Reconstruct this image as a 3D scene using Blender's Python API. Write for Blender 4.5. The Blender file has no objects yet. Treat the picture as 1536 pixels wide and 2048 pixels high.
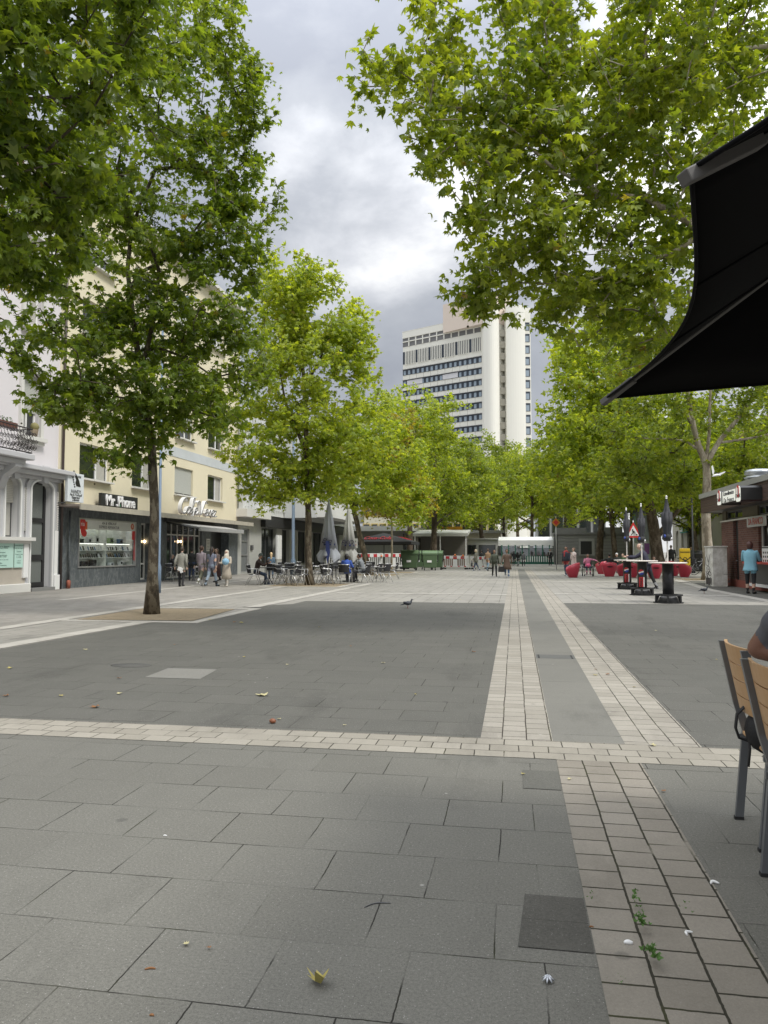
import bpy, bmesh, math, random
import numpy as np
from mathutils import Vector, Matrix, Euler
from mathutils.kdtree import KDTree
R=math.radians
rnd=random.Random(7)
sc=bpy.context.scene
# ---------------------------------------------------------------- camera
TH=math.atan(260/1500); PH=math.atan(80/1500); HC=1.4
cd=bpy.data.cameras.new('camera'); cam=bpy.data.objects.new('camera',cd); sc.collection.objects.link(cam); sc.camera=cam
cam.location=(0,0,HC); cam.rotation_euler=(math.pi/2+PH,0,TH)
cd.sensor_fit='VERTICAL'; cd.sensor_height=24; cd.lens=24*1500/2048; cd.clip_start=.05; cd.clip_end=3000
sc.render.resolution_x=768; sc.render.resolution_y=1024
# ---------------------------------------------------------------- light
SUN_EL=R(52); SUN_AZ=R(118)      # azimuth measured clockwise from +Y (the street direction)
sd=bpy.data.lights.new('sun','SUN'); sun=bpy.data.objects.new('sun',sd); sc.collection.objects.link(sun)
sd.energy=2.2; sd.angle=R(14); sd.color=(1,.965,.9)
sun.rotation_euler=(math.pi/2-SUN_EL,0,math.pi-SUN_AZ)
sc.view_settings.view_transform='Standard'; sc.view_settings.look='None'; sc.view_settings.exposure=0.22; sc.view_settings.gamma=1
sc.render.engine='CYCLES'
sc.cycles.max_bounces=8; sc.cycles.transparent_max_bounces=12; sc.cycles.transmission_bounces=6; sc.cycles.diffuse_bounces=4
# camera rays through photograph pixels (used to measure where things stand)
F=np.array([-math.sin(TH)*math.cos(PH),math.cos(TH)*math.cos(PH),math.sin(PH)])
RT=np.array([math.cos(TH),math.sin(TH),0.]); UP=np.cross(RT,F); C0=np.array([0,0,HC])
def ray(px,py): return F+RT*((px-768)/1500)+UP*((1024-py)/1500)
def G(px,py):
    v=ray(px,py); p=C0+v*(-HC/v[2]); return Vector((p[0],p[1],0))
def D(px,py,Z): return Vector(C0+ray(px,py)*Z)
def PX(px,py,x):
    v=ray(px,py); p=C0+v*(x/v[0]); return p[1],p[2]
def PYp(px,py,y):
    v=ray(px,py); p=C0+v*(y/v[1]); return p[0],p[2]
def DEP(p): return float(np.dot(np.array(p)-C0,F))
def HT(g,py):     # height above ground of the point over g seen at row py
    z=0.
    for _ in range(6): z=HC+ray(768,py)[2]*DEP((g[0],g[1],z))
    return z
# ---------------------------------------------------------------- world: cloudy sky
w=bpy.data.worlds.new('World'); sc.world=w; w.use_nodes=True
class NT:
    def __init__(s,nt): s.t=nt; s.t.nodes.clear()
    def n(s,typ,props=None,**inp):
        nd=s.t.nodes.new(typ)
        for k,v in (props or {}).items(): setattr(nd,k,v)
        for k,v in inp.items():
            key=k.replace('_',' ') if not k.startswith('i') or not k[1:].isdigit() else int(k[1:])
            so=nd.inputs[key]
            if isinstance(v,bpy.types.NodeSocket): s.t.links.new(v,so)
            else: so.default_value=v
        return nd
    def math(s,op,a,b=0.,c=None):
        d=dict(i0=a,i1=b)
        if c is not None: d['i2']=c
        return s.n('ShaderNodeMath',{'operation':op},**d).outputs[0]
    def ramp(s,f,stops,interp='LINEAR'):
        nd=s.n('ShaderNodeValToRGB',i0=f); cr=nd.color_ramp; cr.interpolation=interp
        while len(cr.elements)<len(stops): cr.elements.new(.5)
        for e,(p,c) in zip(cr.elements,stops):
            e.position=p; e.color=(c,c,c,1) if isinstance(c,(int,float)) else (*c,1)
        return nd.outputs[0]
    def mix(s,f,a,b,mode='MIX'):
        def c(v): return (*v,1) if isinstance(v,tuple) and len(v)==3 else v
        return s.n('ShaderNodeMix',{'data_type':'RGBA','blend_type':mode},i0=f,i6=c(a),i7=c(b)).outputs[2]
    def noise(s,vec,scale,detail=3,rough=.55,**k):
        return s.n('ShaderNodeTexNoise',Vector=vec,Scale=scale,Detail=detail,Roughness=rough,**k).outputs[0]
W=NT(w.node_tree)
tc=W.n('ShaderNodeTexCoord').outputs['Generated']
sky=W.n('ShaderNodeTexSky',{'sky_type':'NISHITA','sun_disc':False,'sun_elevation':SUN_EL,'sun_rotation':SUN_AZ,'air_density':1.2,'dust_density':2.0}).outputs[0]
bl=ray(705,430); bl=bl/np.linalg.norm(bl)
sep=W.n('ShaderNodeSeparateXYZ',Vector=tc)
up=W.math('MAXIMUM',sep.outputs[2],0.)
mp=W.n('ShaderNodeMapping',{'vector_type':'TEXTURE'},Vector=tc,Scale=(1.,1.,.62),Location=(.31,.1,.17)).outputs[0]
n1=W.noise(mp,2.1,9,.52,Distortion=.3)
n2=W.noise(mp,7.5,7,.6,Distortion=.2)
dt=W.n('ShaderNodeVectorMath',{'operation':'DOT_PRODUCT'},i0=tc,i1=tuple(bl)).outputs['Value']
glow=W.n('ShaderNodeMapRange',{'interpolation_type':'SMOOTHSTEP'},Value=dt,From_Min=.982,From_Max=1.).outputs[0]
dk=ray(610,120); dk=dk/np.linalg.norm(dk)
dt2=W.n('ShaderNodeVectorMath',{'operation':'DOT_PRODUCT'},i0=tc,i1=tuple(dk)).outputs['Value']
dark=W.n('ShaderNodeMapRange',{'interpolation_type':'SMOOTHSTEP'},Value=dt2,From_Min=.915,From_Max=.995).outputs[0]
v=W.math('ADD',W.math('MULTIPLY',n1,.82),W.math('MULTIPLY',n2,.18))
v=W.math('ADD',W.math('MULTIPLY',W.math('SUBTRACT',v,.5),1.45),.515)
v=W.math('ADD',v,W.math('MULTIPLY',glow,.24))
v=W.math('SUBTRACT',v,W.math('MULTIPLY',dark,.2))
cl=W.ramp(v,[(.34,(.33,.35,.40)),(.48,(.44,.46,.50)),(.58,(.64,.655,.69)),(.70,(1.02,1.02,1.01))])
gain=W.math('ADD',W.math('MULTIPLY',W.math('POWER',up,3.),4.2),.9)
cl=W.n('ShaderNodeVectorMath',{'operation':'SCALE'},i0=cl,Scale=gain).outputs[0]
sk=W.n('ShaderNodeVectorMath',{'operation':'SCALE'},i0=sky,Scale=.1).outputs[0]
col=W.mix(.93,sk,cl)
W.n('ShaderNodeOutputWorld',Surface=W.n('ShaderNodeBackground',Color=col,Strength=1.).outputs[0])
# ---------------------------------------------------------------- materials
MC={}
def newmat(name):
    m=bpy.data.materials.new(name); m.use_nodes=True; return m,NT(m.node_tree)
def fin(T,col,rough=.7,metal=0.,bump=None,bs=.3,bd=.01,**k):
    d=dict(Base_Color=col if isinstance(col,bpy.types.NodeSocket) else (*col,1),Roughness=rough,Metallic=metal); d.update(k)
    if bump is not None: d['Normal']=T.n('ShaderNodeBump',Strength=bs,Distance=bd,Height=bump).outputs[0]
    p=T.n('ShaderNodeBsdfPrincipled',**d); T.n('ShaderNodeOutputMaterial',Surface=p.outputs[0]); return p
def M(name,col=(.5,.5,.5),rough=.65,metal=0.,var=.18,vs=2.5,bump=.0,bsc=60,emit=None,es=1.,**k):
    if name in MC: return MC[name]
    m,T=newmat(name); MC[name]=m
    tc=T.n('ShaderNodeTexCoord').outputs['Object']
    a=T.noise(tc,vs,5,.6); b=T.noise(tc,vs*9,3,.6)
    f=T.math('ADD',T.math('MULTIPLY',a,.65),T.math('MULTIPLY',b,.35))
    g=T.math('ADD',T.math('MULTIPLY',f,2*var),1-var)
    c=T.n('ShaderNodeVectorMath',{'operation':'SCALE'},i0=(*col,),Scale=g).outputs[0]
    if emit: k.update(Emission_Color=(*emit,1),Emission_Strength=es)
    fin(T,c,rough,metal,T.noise(tc,bsc,3) if bump else None,bump,.01,**k)
    return m
def glassdark(name='window_glass',tint=(.02,.025,.025),rough=.06):
    if name in MC: return MC[name]
    m,T=newmat(name); MC[name]=m
    tc=T.n('ShaderNodeTexCoord').outputs['Object']
    fin(T,tint,rough,0,T.noise(tc,1.3,2),.06,.02,Specular_IOR_Level=.9); return m
def glassclear(name='clear_glass',a=.12):
    if name in MC: return MC[name]
    m,T=newmat(name); MC[name]=m
    g=T.n('ShaderNodeBsdfGlossy',Color=(1,1,1,1),Roughness=.03).outputs[0]; t=T.n('ShaderNodeBsdfTransparent',Color=(.9,.93,.92,1)).outputs[0]
    gi=T.n('ShaderNodeNewGeometry').outputs; dp=T.n('ShaderNodeVectorMath',{'operation':'DOT_PRODUCT'},i0=gi['Incoming'],i1=gi['Normal']).outputs['Value']; fr=T.math('ADD',T.math('MULTIPLY',T.math('POWER',T.math('SUBTRACT',1.,T.math('ABSOLUTE',dp)),4.),.6),a*.5)
    T.n('ShaderNodeOutputMaterial',Surface=T.n('ShaderNodeMixShader',Fac=fr,i1=t,i2=g).outputs[0]); return m
# ---------------------------------------------------------------- mesh helpers
class MB:
    def __init__(s): s.v=[]; s.f=[]; s.m=[]; s.sm=[]
    def add(s,vs,fs,mi=0,smooth=False):
        o=len(s.v); s.v+= [tuple(x) for x in vs]; s.f+=[tuple(i+o for i in f) for f in fs]; s.m+=[mi]*len(fs); s.sm+=[smooth]*len(fs); return s
    def box(s,c,d,rot=None,mi=0,taper=1.):
        x,y,z=d[0]/2,d[1]/2,d[2]/2
        vs=[Vector((a*x*(taper if e>0 else 1),b*y*(taper if e>0 else 1),e*z)) for e in(-1,1) for a,b in((-1,-1),(1,-1),(1,1),(-1,1))]
        if rot is not None: q=Euler(rot).to_matrix() if not isinstance(rot,Matrix) else rot; vs=[q@v for v in vs]
        vs=[v+Vector(c) for v in vs]
        return s.add(vs,[(0,3,2,1),(4,5,6,7),(0,1,5,4),(1,2,6,5),(2,3,7,6),(3,0,4,7)],mi)
    def bb(s,x0,x1,y0,y1,z0,z1,mi=0): return s.box(((x0+x1)/2,(y0+y1)/2,(z0+z1)/2),(abs(x1-x0),abs(y1-y0),abs(z1-z0)),None,mi)
    def tube(s,pts,r,n=8,mi=0,caps=True,smooth=True,flat=1.):
        pts=[Vector(p) for p in pts]; rs=r if isinstance(r,(list,tuple)) else [r]*len(pts)
        vs=[];fs=[];prev=None
        for i,p in enumerate(pts):
            t=(pts[min(i+1,len(pts)-1)]-pts[max(i-1,0)])
            t=t.normalized() if t.length>1e-9 else Vector((0,0,1))
            if prev is None: a=t.cross(Vector((0,0,1)) if abs(t.z)<.95 else Vector((1,0,0))).normalized()
            else:
                a=prev-t*prev.dot(t); a=a.normalized() if a.length>1e-6 else t.orthogonal().normalized()
            prev=a; b=t.cross(a)
            for k in range(n):
                q=2*math.pi*k/n; vs.append(p+(a*math.cos(q)+b*math.sin(q)*flat)*rs[i])
        for i in range(len(pts)-1):
            for k in range(n):
                fs.append((i*n+k,i*n+(k+1)%n,(i+1)*n+(k+1)%n,(i+1)*n+k))
        s.add(vs,fs,mi,smooth)
        if caps:
            o=len(s.v)-len(vs); s.f.append(tuple(o+k for k in range(n))[::-1]); s.f.append(tuple(o+(len(pts)-1)*n+k for k in range(n))); s.m+=[mi]*2; s.sm+=[False]*2
        return s
    def cyl(s,p,r,h,n=16,mi=0,r2=None): return s.tube([p,(p[0],p[1],p[2]+h)],[r,r if r2 is None else r2],n,mi)
    def lathe(s,prof,n=20,c=(0,0,0),mi=0,smooth=True,caps=True,sx=1,sy=1):
        vs=[];fs=[]
        for r,z in prof:
            for k in range(n):
                q=2*math.pi*k/n; vs.append((c[0]+r*math.cos(q)*sx,c[1]+r*math.sin(q)*sy,c[2]+z))
        L=len(prof)
        for i in range(L-1):
            for k in range(n): fs.append((i*n+k,i*n+(k+1)%n,(i+1)*n+(k+1)%n,(i+1)*n+k))
        if caps: fs+= [tuple(range(n))[::-1],tuple((L-1)*n+k for k in range(n))]
        return s.add(vs,fs,mi,smooth)
    def ell(s,c,r,n=12,mi=0,rot=None):
        L=max(5,n//2+1); vs=[];fs=[]
        q=Euler(rot).to_matrix() if rot else None
        for i in range(L):
            a=math.pi*(i+.02)/(L-1+.04)
            for k in range(n):
                b=2*math.pi*k/n; v=Vector((r[0]*math.sin(a)*math.cos(b),r[1]*math.sin(a)*math.sin(b),-r[2]*math.cos(a)))
                if q: v=q@v
                vs.append(v+Vector(c))
        for i in range(L-1):
            for k in range(n): fs.append((i*n+k,i*n+(k+1)%n,(i+1)*n+(k+1)%n,(i+1)*n+k))
        fs+=[tuple(range(n))[::-1],tuple((L-1)*n+k for k in range(n))]
        return s.add(vs,fs,mi,True)
    def prism(s,poly,fn,mi=0):      # poly 2D, fn(u,v,side)->3D, side 0/1
        n=len(poly); vs=[fn(u,v,0) for u,v in poly]+[fn(u,v,1) for u,v in poly]
        return s.add(vs,[tuple(range(n))[::-1],tuple(range(n,2*n))]+[(i,(i+1)%n,n+(i+1)%n,n+i) for i in range(n)],mi)
    def build(s,name,mats,parent=None,world=False,loc=None,bevel=0):
        me=bpy.data.meshes.new(name); me.from_pydata(s.v,[],s.f)
        if not isinstance(mats,(list,tuple)): mats=[mats]
        for m in mats: me.materials.append(m)
        me.polygons.foreach_set('material_index',s.m); me.polygons.foreach_set('use_smooth',s.sm); me.update()
        bm=bmesh.new(); bm.from_mesh(me); bmesh.ops.recalc_face_normals(bm,faces=bm.faces); bm.to_mesh(me); bm.free()
        o=bpy.data.objects.new(name,me); sc.collection.objects.link(o)
        if parent is not None:
            o.parent=parent
            if world: o.location=-parent.location
        if loc is not None: o.location=loc
        if bevel:
            b=o.modifiers.new('bevel','BEVEL'); b.width=bevel; b.segments=2; b.limit_method='ANGLE'
        return o
def tag(o,label=None,cat=None,group=None,kind=None):
    if label: o['label']=label
    if cat: o['category']=cat
    if group: o['group']=group
    if kind: o['kind']=kind
    return o
def thing(name,label,cat,loc=(0,0,0),rz=0.,group=None):
    o=bpy.data.objects.new(name,None); o.empty_display_size=.2; sc.collection.objects.link(o); o.location=loc; o.rotation_euler=(0,0,rz)
    return tag(o,label,cat,group)
def kids(o): return [c for c in bpy.data.objects if c.parent==o]
def dup(o,parent=None,loc=None,rz=None,scale=None,label=None,group=None):
    c=o.copy(); sc.collection.objects.link(c); c.parent=parent
    for ch in kids(o): dup(ch,c)
    if loc is not None: c.location=loc
    if rz is not None: c.rotation_euler=(0,0,rz)
    if scale is not None: c.scale=scale if isinstance(scale,tuple) else (scale,)*3
    if label: c['label']=label
    if group: c['group']=group
    return c
def text(s,size,name,mat,parent,mtx,depth=.01,xs=1.,shear=0.,align='CENTER',world=False,offset=0.):
    c=bpy.data.curves.new('t','FONT'); c.body=s; c.size=size; c.extrude=depth/2; c.align_x=align; c.align_y='CENTER'; c.shear=shear; c.offset=offset; c.resolution_u=3
    o=bpy.data.objects.new('t',c); sc.collection.objects.link(o)
    dg=bpy.context.evaluated_depsgraph_get(); me=bpy.data.meshes.new_from_object(o.evaluated_get(dg)); bpy.data.objects.remove(o); bpy.data.curves.remove(c)
    me.transform(mtx@Matrix.Diagonal((xs,1,1,1))); me.materials.clear(); me.materials.append(mat); me.name=name
    ob=bpy.data.objects.new(name,me); sc.collection.objects.link(ob); ob.parent=parent
    if world and parent is not None: ob.location=-parent.location
    return ob
def frameX(x,y,z,s=1):    # text plane on a wall facing +X (s=1) or -X (s=-1)
    if s>0: return Matrix(((0,0,1,x),(1,0,0,y),(0,1,0,z),(0,0,0,1)))
    return Matrix(((0,0,-1,x),(-1,0,0,y),(0,1,0,z),(0,0,0,1)))
def frameY(x,y,z): # facing -Y
    return Matrix(((1,0,0,x),(0,0,-1,y),(0,1,0,z),(0,0,0,1)))
def sheet(name,poly,z,mat,kind='structure'):
    b=MB(); b.add([(x,y,z) for x,y in poly],[tuple(range(len(poly)))])
    return tag(b.build(name,mat),kind=kind)
def rect(x0,x1,y0,y1): return [(x0,y0),(x1,y0),(x1,y1),(x0,y1)]
# ---------------------------------------------------------------- paving
def paving(name,bw,rh,c1,c2,mort,ms,off=.5,swap=False,speck=.5,fade=.42,ox=0,oy=0,dirt=.12,white=.5,dirtc=None):
    m,T=newmat(name)
    tc=T.n('ShaderNodeTexCoord').outputs['Object']
    wob=T.n('ShaderNodeTexNoise',Vector=tc,Scale=2.2,Detail=2).outputs[1]
    wv=T.n('ShaderNodeVectorMath',{'operation':'MULTIPLY_ADD'},i0=wob,i1=(.016,.016,0),i2=tc).outputs[0]
    wb2=T.n('ShaderNodeTexNoise',Vector=tc,Scale=38.,Detail=2).outputs[1]
    wv=T.n('ShaderNodeVectorMath',{'operation':'MULTIPLY_ADD'},i0=wb2,i1=(.006,.006,0),i2=wv).outputs[0]
    sp=T.n('ShaderNodeSeparateXYZ',Vector=wv)
    a,b=(sp.outputs[1],sp.outputs[0]) if swap else (sp.outputs[0],sp.outputs[1])
    vec=T.n('ShaderNodeCombineXYZ',X=T.math('SUBTRACT',a,ox),Y=T.math('SUBTRACT',b,oy)).outputs[0]
    br=T.n('ShaderNodeTexBrick',{'offset':off,'squash':1.0},Vector=vec,Color1=(0,0,0,1),Color2=(1,1,1,1),Mortar=(.5,.5,.5,1),Scale=1.,Mortar_Size=ms,Mortar_Smooth=.25,Bias=0.,Brick_Width=bw,Row_Height=rh)
    per=br.outputs[0]; mf=br.outputs[1]
    brk=T.ramp(T.noise(tc,1.7,4,.6),[(fade-.06,.12),(fade+.08,1.)])
    mf=T.math('MULTIPLY',mf,brk)
    big=T.noise(tc,.35,5,.62); mid=T.noise(tc,3.,5,.65); fine=T.noise(tc,85,2,.8); f2=T.noise(tc,230,2,.6)
    c=T.mix(per,c1,c2)
    g=T.math('ADD',T.math('MULTIPLY',big,dirt*2.4),T.math('MULTIPLY',mid,dirt*1.5))
    g=T.math('ADD',g,1-dirt*1.95)
    s=T.math('ADD',T.math('MULTIPLY',fine,speck*1.1),T.math('MULTIPLY',f2,speck*1.1))
    g=T.math('MULTIPLY',g,T.math('ADD',s,1-speck*1.1))
    c=T.n('ShaderNodeVectorMath',{'operation':'SCALE'},i0=c,Scale=g).outputs[0]
    st=T.ramp(T.noise(T.n('ShaderNodeMapping',Vector=tc,Scale=(1.,.35,1.),Rotation=(0,0,.5)).outputs[0],.9,6,.7),[(.30,.72),(.46,1.),(.62,1.),(.75,1.12)])
    c=T.n('ShaderNodeVectorMath',{'operation':'SCALE'},i0=c,Scale=st).outputs[0]
    # pale aggregate grains
    vo=T.n('ShaderNodeTexVoronoi',Vector=tc,Scale=80.).outputs[0]
    gr=T.ramp(vo,[(.0,1.),(.13,.9),(.19,0.)])
    rn=T.n('ShaderNodeTexVoronoi',Vector=tc,Scale=80.).outputs[1]
    pick=T.math('GREATER_THAN',T.n('ShaderNodeSeparateXYZ',Vector=rn).outputs[0],.72)
    c=T.mix(T.math('MULTIPLY',T.math('MULTIPLY',gr,pick),white),c,(.42,.41,.38))
    # gum spots and stains
    gv=T.n('ShaderNodeTexVoronoi',Vector=tc,Scale=2.1).outputs
    gum=T.math('MULTIPLY',T.ramp(gv[0],[(.0,1.),(.05,1.),(.075,0.)]),T.math('GREATER_THAN',T.n('ShaderNodeSeparateXYZ',Vector=gv[1]).outputs[1],.55))
    c=T.mix(T.math('MULTIPLY',gum,.35),c,(.03,.03,.03))
    gl=T.n('ShaderNodeTexVoronoi',Vector=T.n('ShaderNodeVectorMath',{'operation':'ADD'},i0=tc,i1=(3.3,7.7,0)).outputs[0],Scale=3.4).outputs
    lit=T.math('MULTIPLY',T.ramp(gl[0],[(.0,1.),(.035,1.),(.05,0.)]),T.math('GREATER_THAN',T.n('ShaderNodeSeparateXYZ',Vector=gl[1]).outputs[0],.7))
    c=T.mix(T.math('MULTIPLY',lit,.45),c,(.45,.44,.4))
    moss=T.ramp(T.noise(tc,2.3,4,.7),[(.5,(0.022,.02,.016)),(.6,(.04,.045,.012))])
    mc=T.mix(.6,moss,mort)
    c=T.mix(T.math('MINIMUM',T.math('MULTIPLY',mf,1.15),1.),c,mc)
    h=T.math('SUBTRACT',T.math('ADD',T.math('MULTIPLY',fine,.12),T.math('MULTIPLY',per,.12)),mf)
    fin(T,c,.86,0,h,.55,.006,Specular_IOR_Level=.25)
    return m
dark=((.127,.123,.106),(.139,.135,.117)); mdark=((.098,.096,.084),(.108,.105,.092))
light=((.335,.315,.275),(.40,.375,.33)); grey=((.245,.235,.207),(.28,.266,.234)); walk=((.235,.22,.195),(.275,.26,.23))
mjo=(.018,.017,.014)
P_near=paving('dark_slabs_near',.46,.41,*dark,mjo,.0032,.37,fade=.49,ox=.1,oy=.24,speck=.95,white=.5)
P_mid=paving('dark_slabs_mid',.58,.41,*mdark,mjo,.0038,.41,fade=.50,ox=.2,oy=.12,speck=.8,white=.7)
P_lane=paving('lane_slabs',.54,1.2,(.15,.146,.128),(.168,.163,.142),mjo,.004,0.,fade=.5,ox=.262,speck=.5,white=.25)
P_far=paving('pale_slabs',.42,.42,*grey,(.15,.14,.12),.009,.5,fade=.45,speck=.2,white=.15,dirt=.1,swap=True)
P_walk=paving('pavement_slabs',.4,.4,*walk,(.13,.12,.1),.006,.5,fade=.5,speck=.25,white=.15,dirt=.18)
P_strip=paving('strip_bricks',.177,.181,(.255,.236,.198),(.315,.292,.248),(.05,.04,.03),.005,.37,swap=True,fade=.40,ox=.02,oy=-.272,speck=.35,white=.2,dirt=.22)
P_strip2=paving('strip_bricks_low',.177,.181,(.197,.178,.146),(.238,.216,.18),(.035,.032,.02),.0055,.37,swap=True,fade=.36,ox=.02,oy=.268,speck=.35,white=.2,dirt=.28)
P_stripR=paving('strip_bricks_right',.177,.175,(.255,.236,.198),(.315,.292,.248),(.05,.04,.03),.005,.37,swap=True,fade=.40,ox=.08,oy=.785,speck=.35,white=.2,dirt=.22)
P_band=paving('band_bricks',.205,.165,(.245,.226,.186),(.30,.278,.232),(.06,.052,.04),.0045,.5,fade=.42,ox=.03,oy=5.27,speck=.3,white=.2,dirt=.16)
P_edge=paving('edge_bricks',.4,.3,(.36,.34,.3),(.42,.4,.355),(.2,.18,.15),.005,.5,fade=.5,speck=.2,white=.1,dirt=.12)
sheet('ground',rect(-900,900,-60,2500),-.012,M('far_ground',(.24,.23,.2),.9))
sheet('plaza_paving',rect(-60,60,-12,190),-.004,P_far)
sheet('dark_paving_near',rect(-12,9,-6,5.27),.0,P_near)
sheet('dark_paving_left',[(-7.5,5.77),(-.262,5.77),(-.262,20.9),(-5.9,20.9),(-5.9,19.6),(-6.9,18.4),(-6.2,17.9),(-6.2,14.2),(-7.1,14.0)],.0,P_mid)
sheet('dark_paving_right',[(1.315,5.77),(7.0,5.77),(6.9,21.3),(1.315,21.3)],.0,P_mid)
sheet('dark_paving_kiosk',[(7.35,12),(9.5,12),(9.5,38),(8.2,38),(7.35,30)],.0,P_mid)
sheet('pavement_left',[(-17.2,-6),(-12.01,-6),(-12.01,5.27),(-7.9,5.27),(-9.2,12.0),(-9.4,60),(-17.2,60)],.0,P_walk)
sheet('transverse_band',rect(-12,9,5.27,5.765),.003,P_band)
sheet('paved_strip_left',rect(-.262,.27,5.765,62),.003,P_strip)
sheet('paved_lane',rect(.27,.785,5.765,62),.002,P_lane)
sheet('paved_strip_right',rect(.785,1.315,5.765,62),.003,P_stripR)
sheet('paved_strip_near',rect(.268,.815,-6,5.27),.003,P_strip2)
def band(name,x0,x1,y0,y1,z=.004): sheet(name,rect(x0,x1,y0,y1),z,P_edge)
sheet('edge_band_left',[(-7.95,5.765),(-7.55,5.765),(-7.15,14.0),(-7.5,14.0)],.004,P_edge)
sheet('edge_band_inner',[(-9.5,9.5),(-9.15,9.5),(-8.85,60),(-9.15,60)],.004,P_edge)
sheet('edge_band_inner_far',[(-6.75,18.2),(-6.4,18.4),(-6.1,33),(-6.45,33)],.0045,P_edge)
band('edge_band_wall',-13.2,-12.9,20,70); band('cross_band_a',-6.0,-.262,24.9,25.3); band('cross_band_b',1.315,6.9,25.6,26.0)
band('cross_band_c',-20,-.262,38.3,38.8); band('cross_band_d',1.315,20,36.2,36.7); band('cross_band_e',-9,-.262,47.5,48.1); band('cross_band_f',1.315,16,46.5,47.2)
sheet('edge_band_right',[(6.95,5.765),(7.33,5.765),(7.33,30),(8.3,41),(7.9,41),(6.95,30)],.004,P_edge)
# tree pits
def soil(name,poly,z=.006):
    m=MC.get('soil')
    if not m:
        m,T=newmat('soil'); MC['soil']=m
        tc=T.n('ShaderNodeTexCoord').outputs['Object']; n=T.noise(tc,9,6,.7); n2=T.noise(tc,80,3,.7)
        c=T.mix(n2,T.ramp(n,[(.35,(.16,.115,.065)),(.6,(.27,.205,.12))]),(.3,.25,.17)); fin(T,c,.95,0,n2,.9,.02)
    sheet(name,poly,z,m)
soil('tree_pit_soil',[(-8.95,14.3),(-6.45,14.5),(-6.75,17.6),(-9.1,17.4)])
def ringband(x0,x1,y0,y1,w=.22):
    b=MB()
    for a in ((x0-w,x1+w,y0-w,y0),(x0-w,x1+w,y1,y1+w),(x0-w,x0,y0,y1),(x1,x1+w,y0,y1)): b.bb(a[0],a[1],a[2],a[3],-.02,.0075)
    tag(b.build('tree_pit_edging',P_edge),kind='structure')
ringband(-9.15,-6.4,14.25,17.65)
for (x,y) in ((-8.56,30.98),(-8.5,45.3),(-8.28,51),(9.8,40.5)):
    soil('tree_pit_soil',rect(x-1.5,x+1.5,y-1.5,y+1.5)); ringband(x-1.5,x+1.5,y-1.5,y+1.5)
# odd slabs, patches, covers
sheet('dark_patch_slab',[(.0,2.78),(.262,2.78),(.262,3.2),(.03,3.2)],.0035,paving('old_dark_slab',3,3,(.075,.072,.062),(.075,.072,.062),mjo,.001,speck=.8,white=.3,dirt=.4))
sheet('dark_patch_slab_far',[(.04,4.6),(.262,4.6),(.262,4.98),(.04,4.98)],.0035,paving('old_slab_b',3,3,(.1,.098,.085),(.1,.098,.085),mjo,.001,speck=.8,white=.4,dirt=.35))
sheet('pale_slab',[(-4.08,7.88),(-3.42,7.88),(-3.5,8.55),(-4.12,8.55)],.0035,paving('pale_slab_mat',3,3,(.185,.18,.16),(.185,.18,.16),mjo,.001,speck=.6,white=.4))
pt=MB(); a=G(262,1331); pt.lathe([(.26,0),(.26,.0035)],24,(a.x,a.y,.0),sx=1.,sy=.6); tag(pt.build('stain_patch',M('stain',(.085,.083,.075),.9)),kind='structure')
a=G(1108,1314)
sheet('lane_patch',rect(.275,.78,a.y-.17,a.y+.2),.0036,M('lane_patch',(.1,.1,.092),.9,var=.35,vs=8))
b=MB()
for x in (.31,.74):
    for k in range(4): b.bb(x-.012,x+.012,a.y-.16+k*.09,a.y-.11+k*.09,.003,.0055)
tag(b.build('lane_slots',M('slot_black',(.01,.01,.01),.9)),kind='structure')
# ---------------------------------------------------------------- trees
def leafmat(name,ca,cb,cc):
    m,T=newmat(name)
    gi=T.n('ShaderNodeNewGeometry'); tc=T.n('ShaderNodeTexCoord').outputs['Object']
    r=gi.outputs['Random Per Island']
    c=T.ramp(r,[(0.,ca),(.45,cb),(.9,cc),(.994,cc),(.997,(.2,.12,.03))])
    big=T.noise(tc,.45,3,.6)
    c=T.mix(T.ramp(big,[(.35,0.),(.65,1.)]),c,T.mix(.55,c,cc))
    c2=T.n('ShaderNodeVectorMath',{'operation':'MULTIPLY'},i0=c,i1=(1.25,1.15,1.3)).outputs[0]
    c=T.mix(gi.outputs['Backfacing'],c,c2)
    p=T.n('ShaderNodeBsdfPrincipled',Base_Color=c,Roughness=.42,Specular_IOR_Level=.45)
    t=T.n('ShaderNodeBsdfTranslucent',Color=T.n('ShaderNodeVectorMath',{'operation':'MULTIPLY'},i0=c,i1=(2.35,2.4,.65)).outputs[0])
    T.n('ShaderNodeOutputMaterial',Surface=T.n('ShaderNodeMixShader',Fac=.45,i1=p.outputs[0],i2=t.outputs[0]).outputs[0])
    return m
def barkmat(name,a,b,c,sc_=5.):
    m,T=newmat(name)
    tc=T.n('ShaderNodeTexCoord').outputs['Object']
    mp=T.n('ShaderNodeMapping',Vector=tc,Scale=(1,1,.45)).outputs[0]
    n=T.noise(mp,sc_,5,.6); n2=T.noise(tc,sc_*7,4,.7)
    cc=T.ramp(n,[(.0,a),(.43,a),(.45,b),(.54,b),(.56,c),(1.,c)])
    cc=T.mix(T.math('MULTIPLY',n2,.5),cc,tuple(x*.55 for x in b))
    fin(T,cc,.9,0,T.math('ADD',n,T.math('MULTIPLY',n2,.5)),.8,.03); return m
L_dark=leafmat('leaves_dark',(.052,.092,.013),(.08,.13,.017),(.14,.185,.026))
L_mid=leafmat('leaves_mid',(.078,.125,.016),(.12,.17,.021),(.195,.235,.03))
L_yel=leafmat('leaves_yellow_green',(.12,.18,.022),(.18,.24,.028),(.27,.31,.04))
B_dark=barkmat('bark_dark',(.045,.036,.024),(.1,.078,.05),(.22,.19,.135),7)
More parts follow.
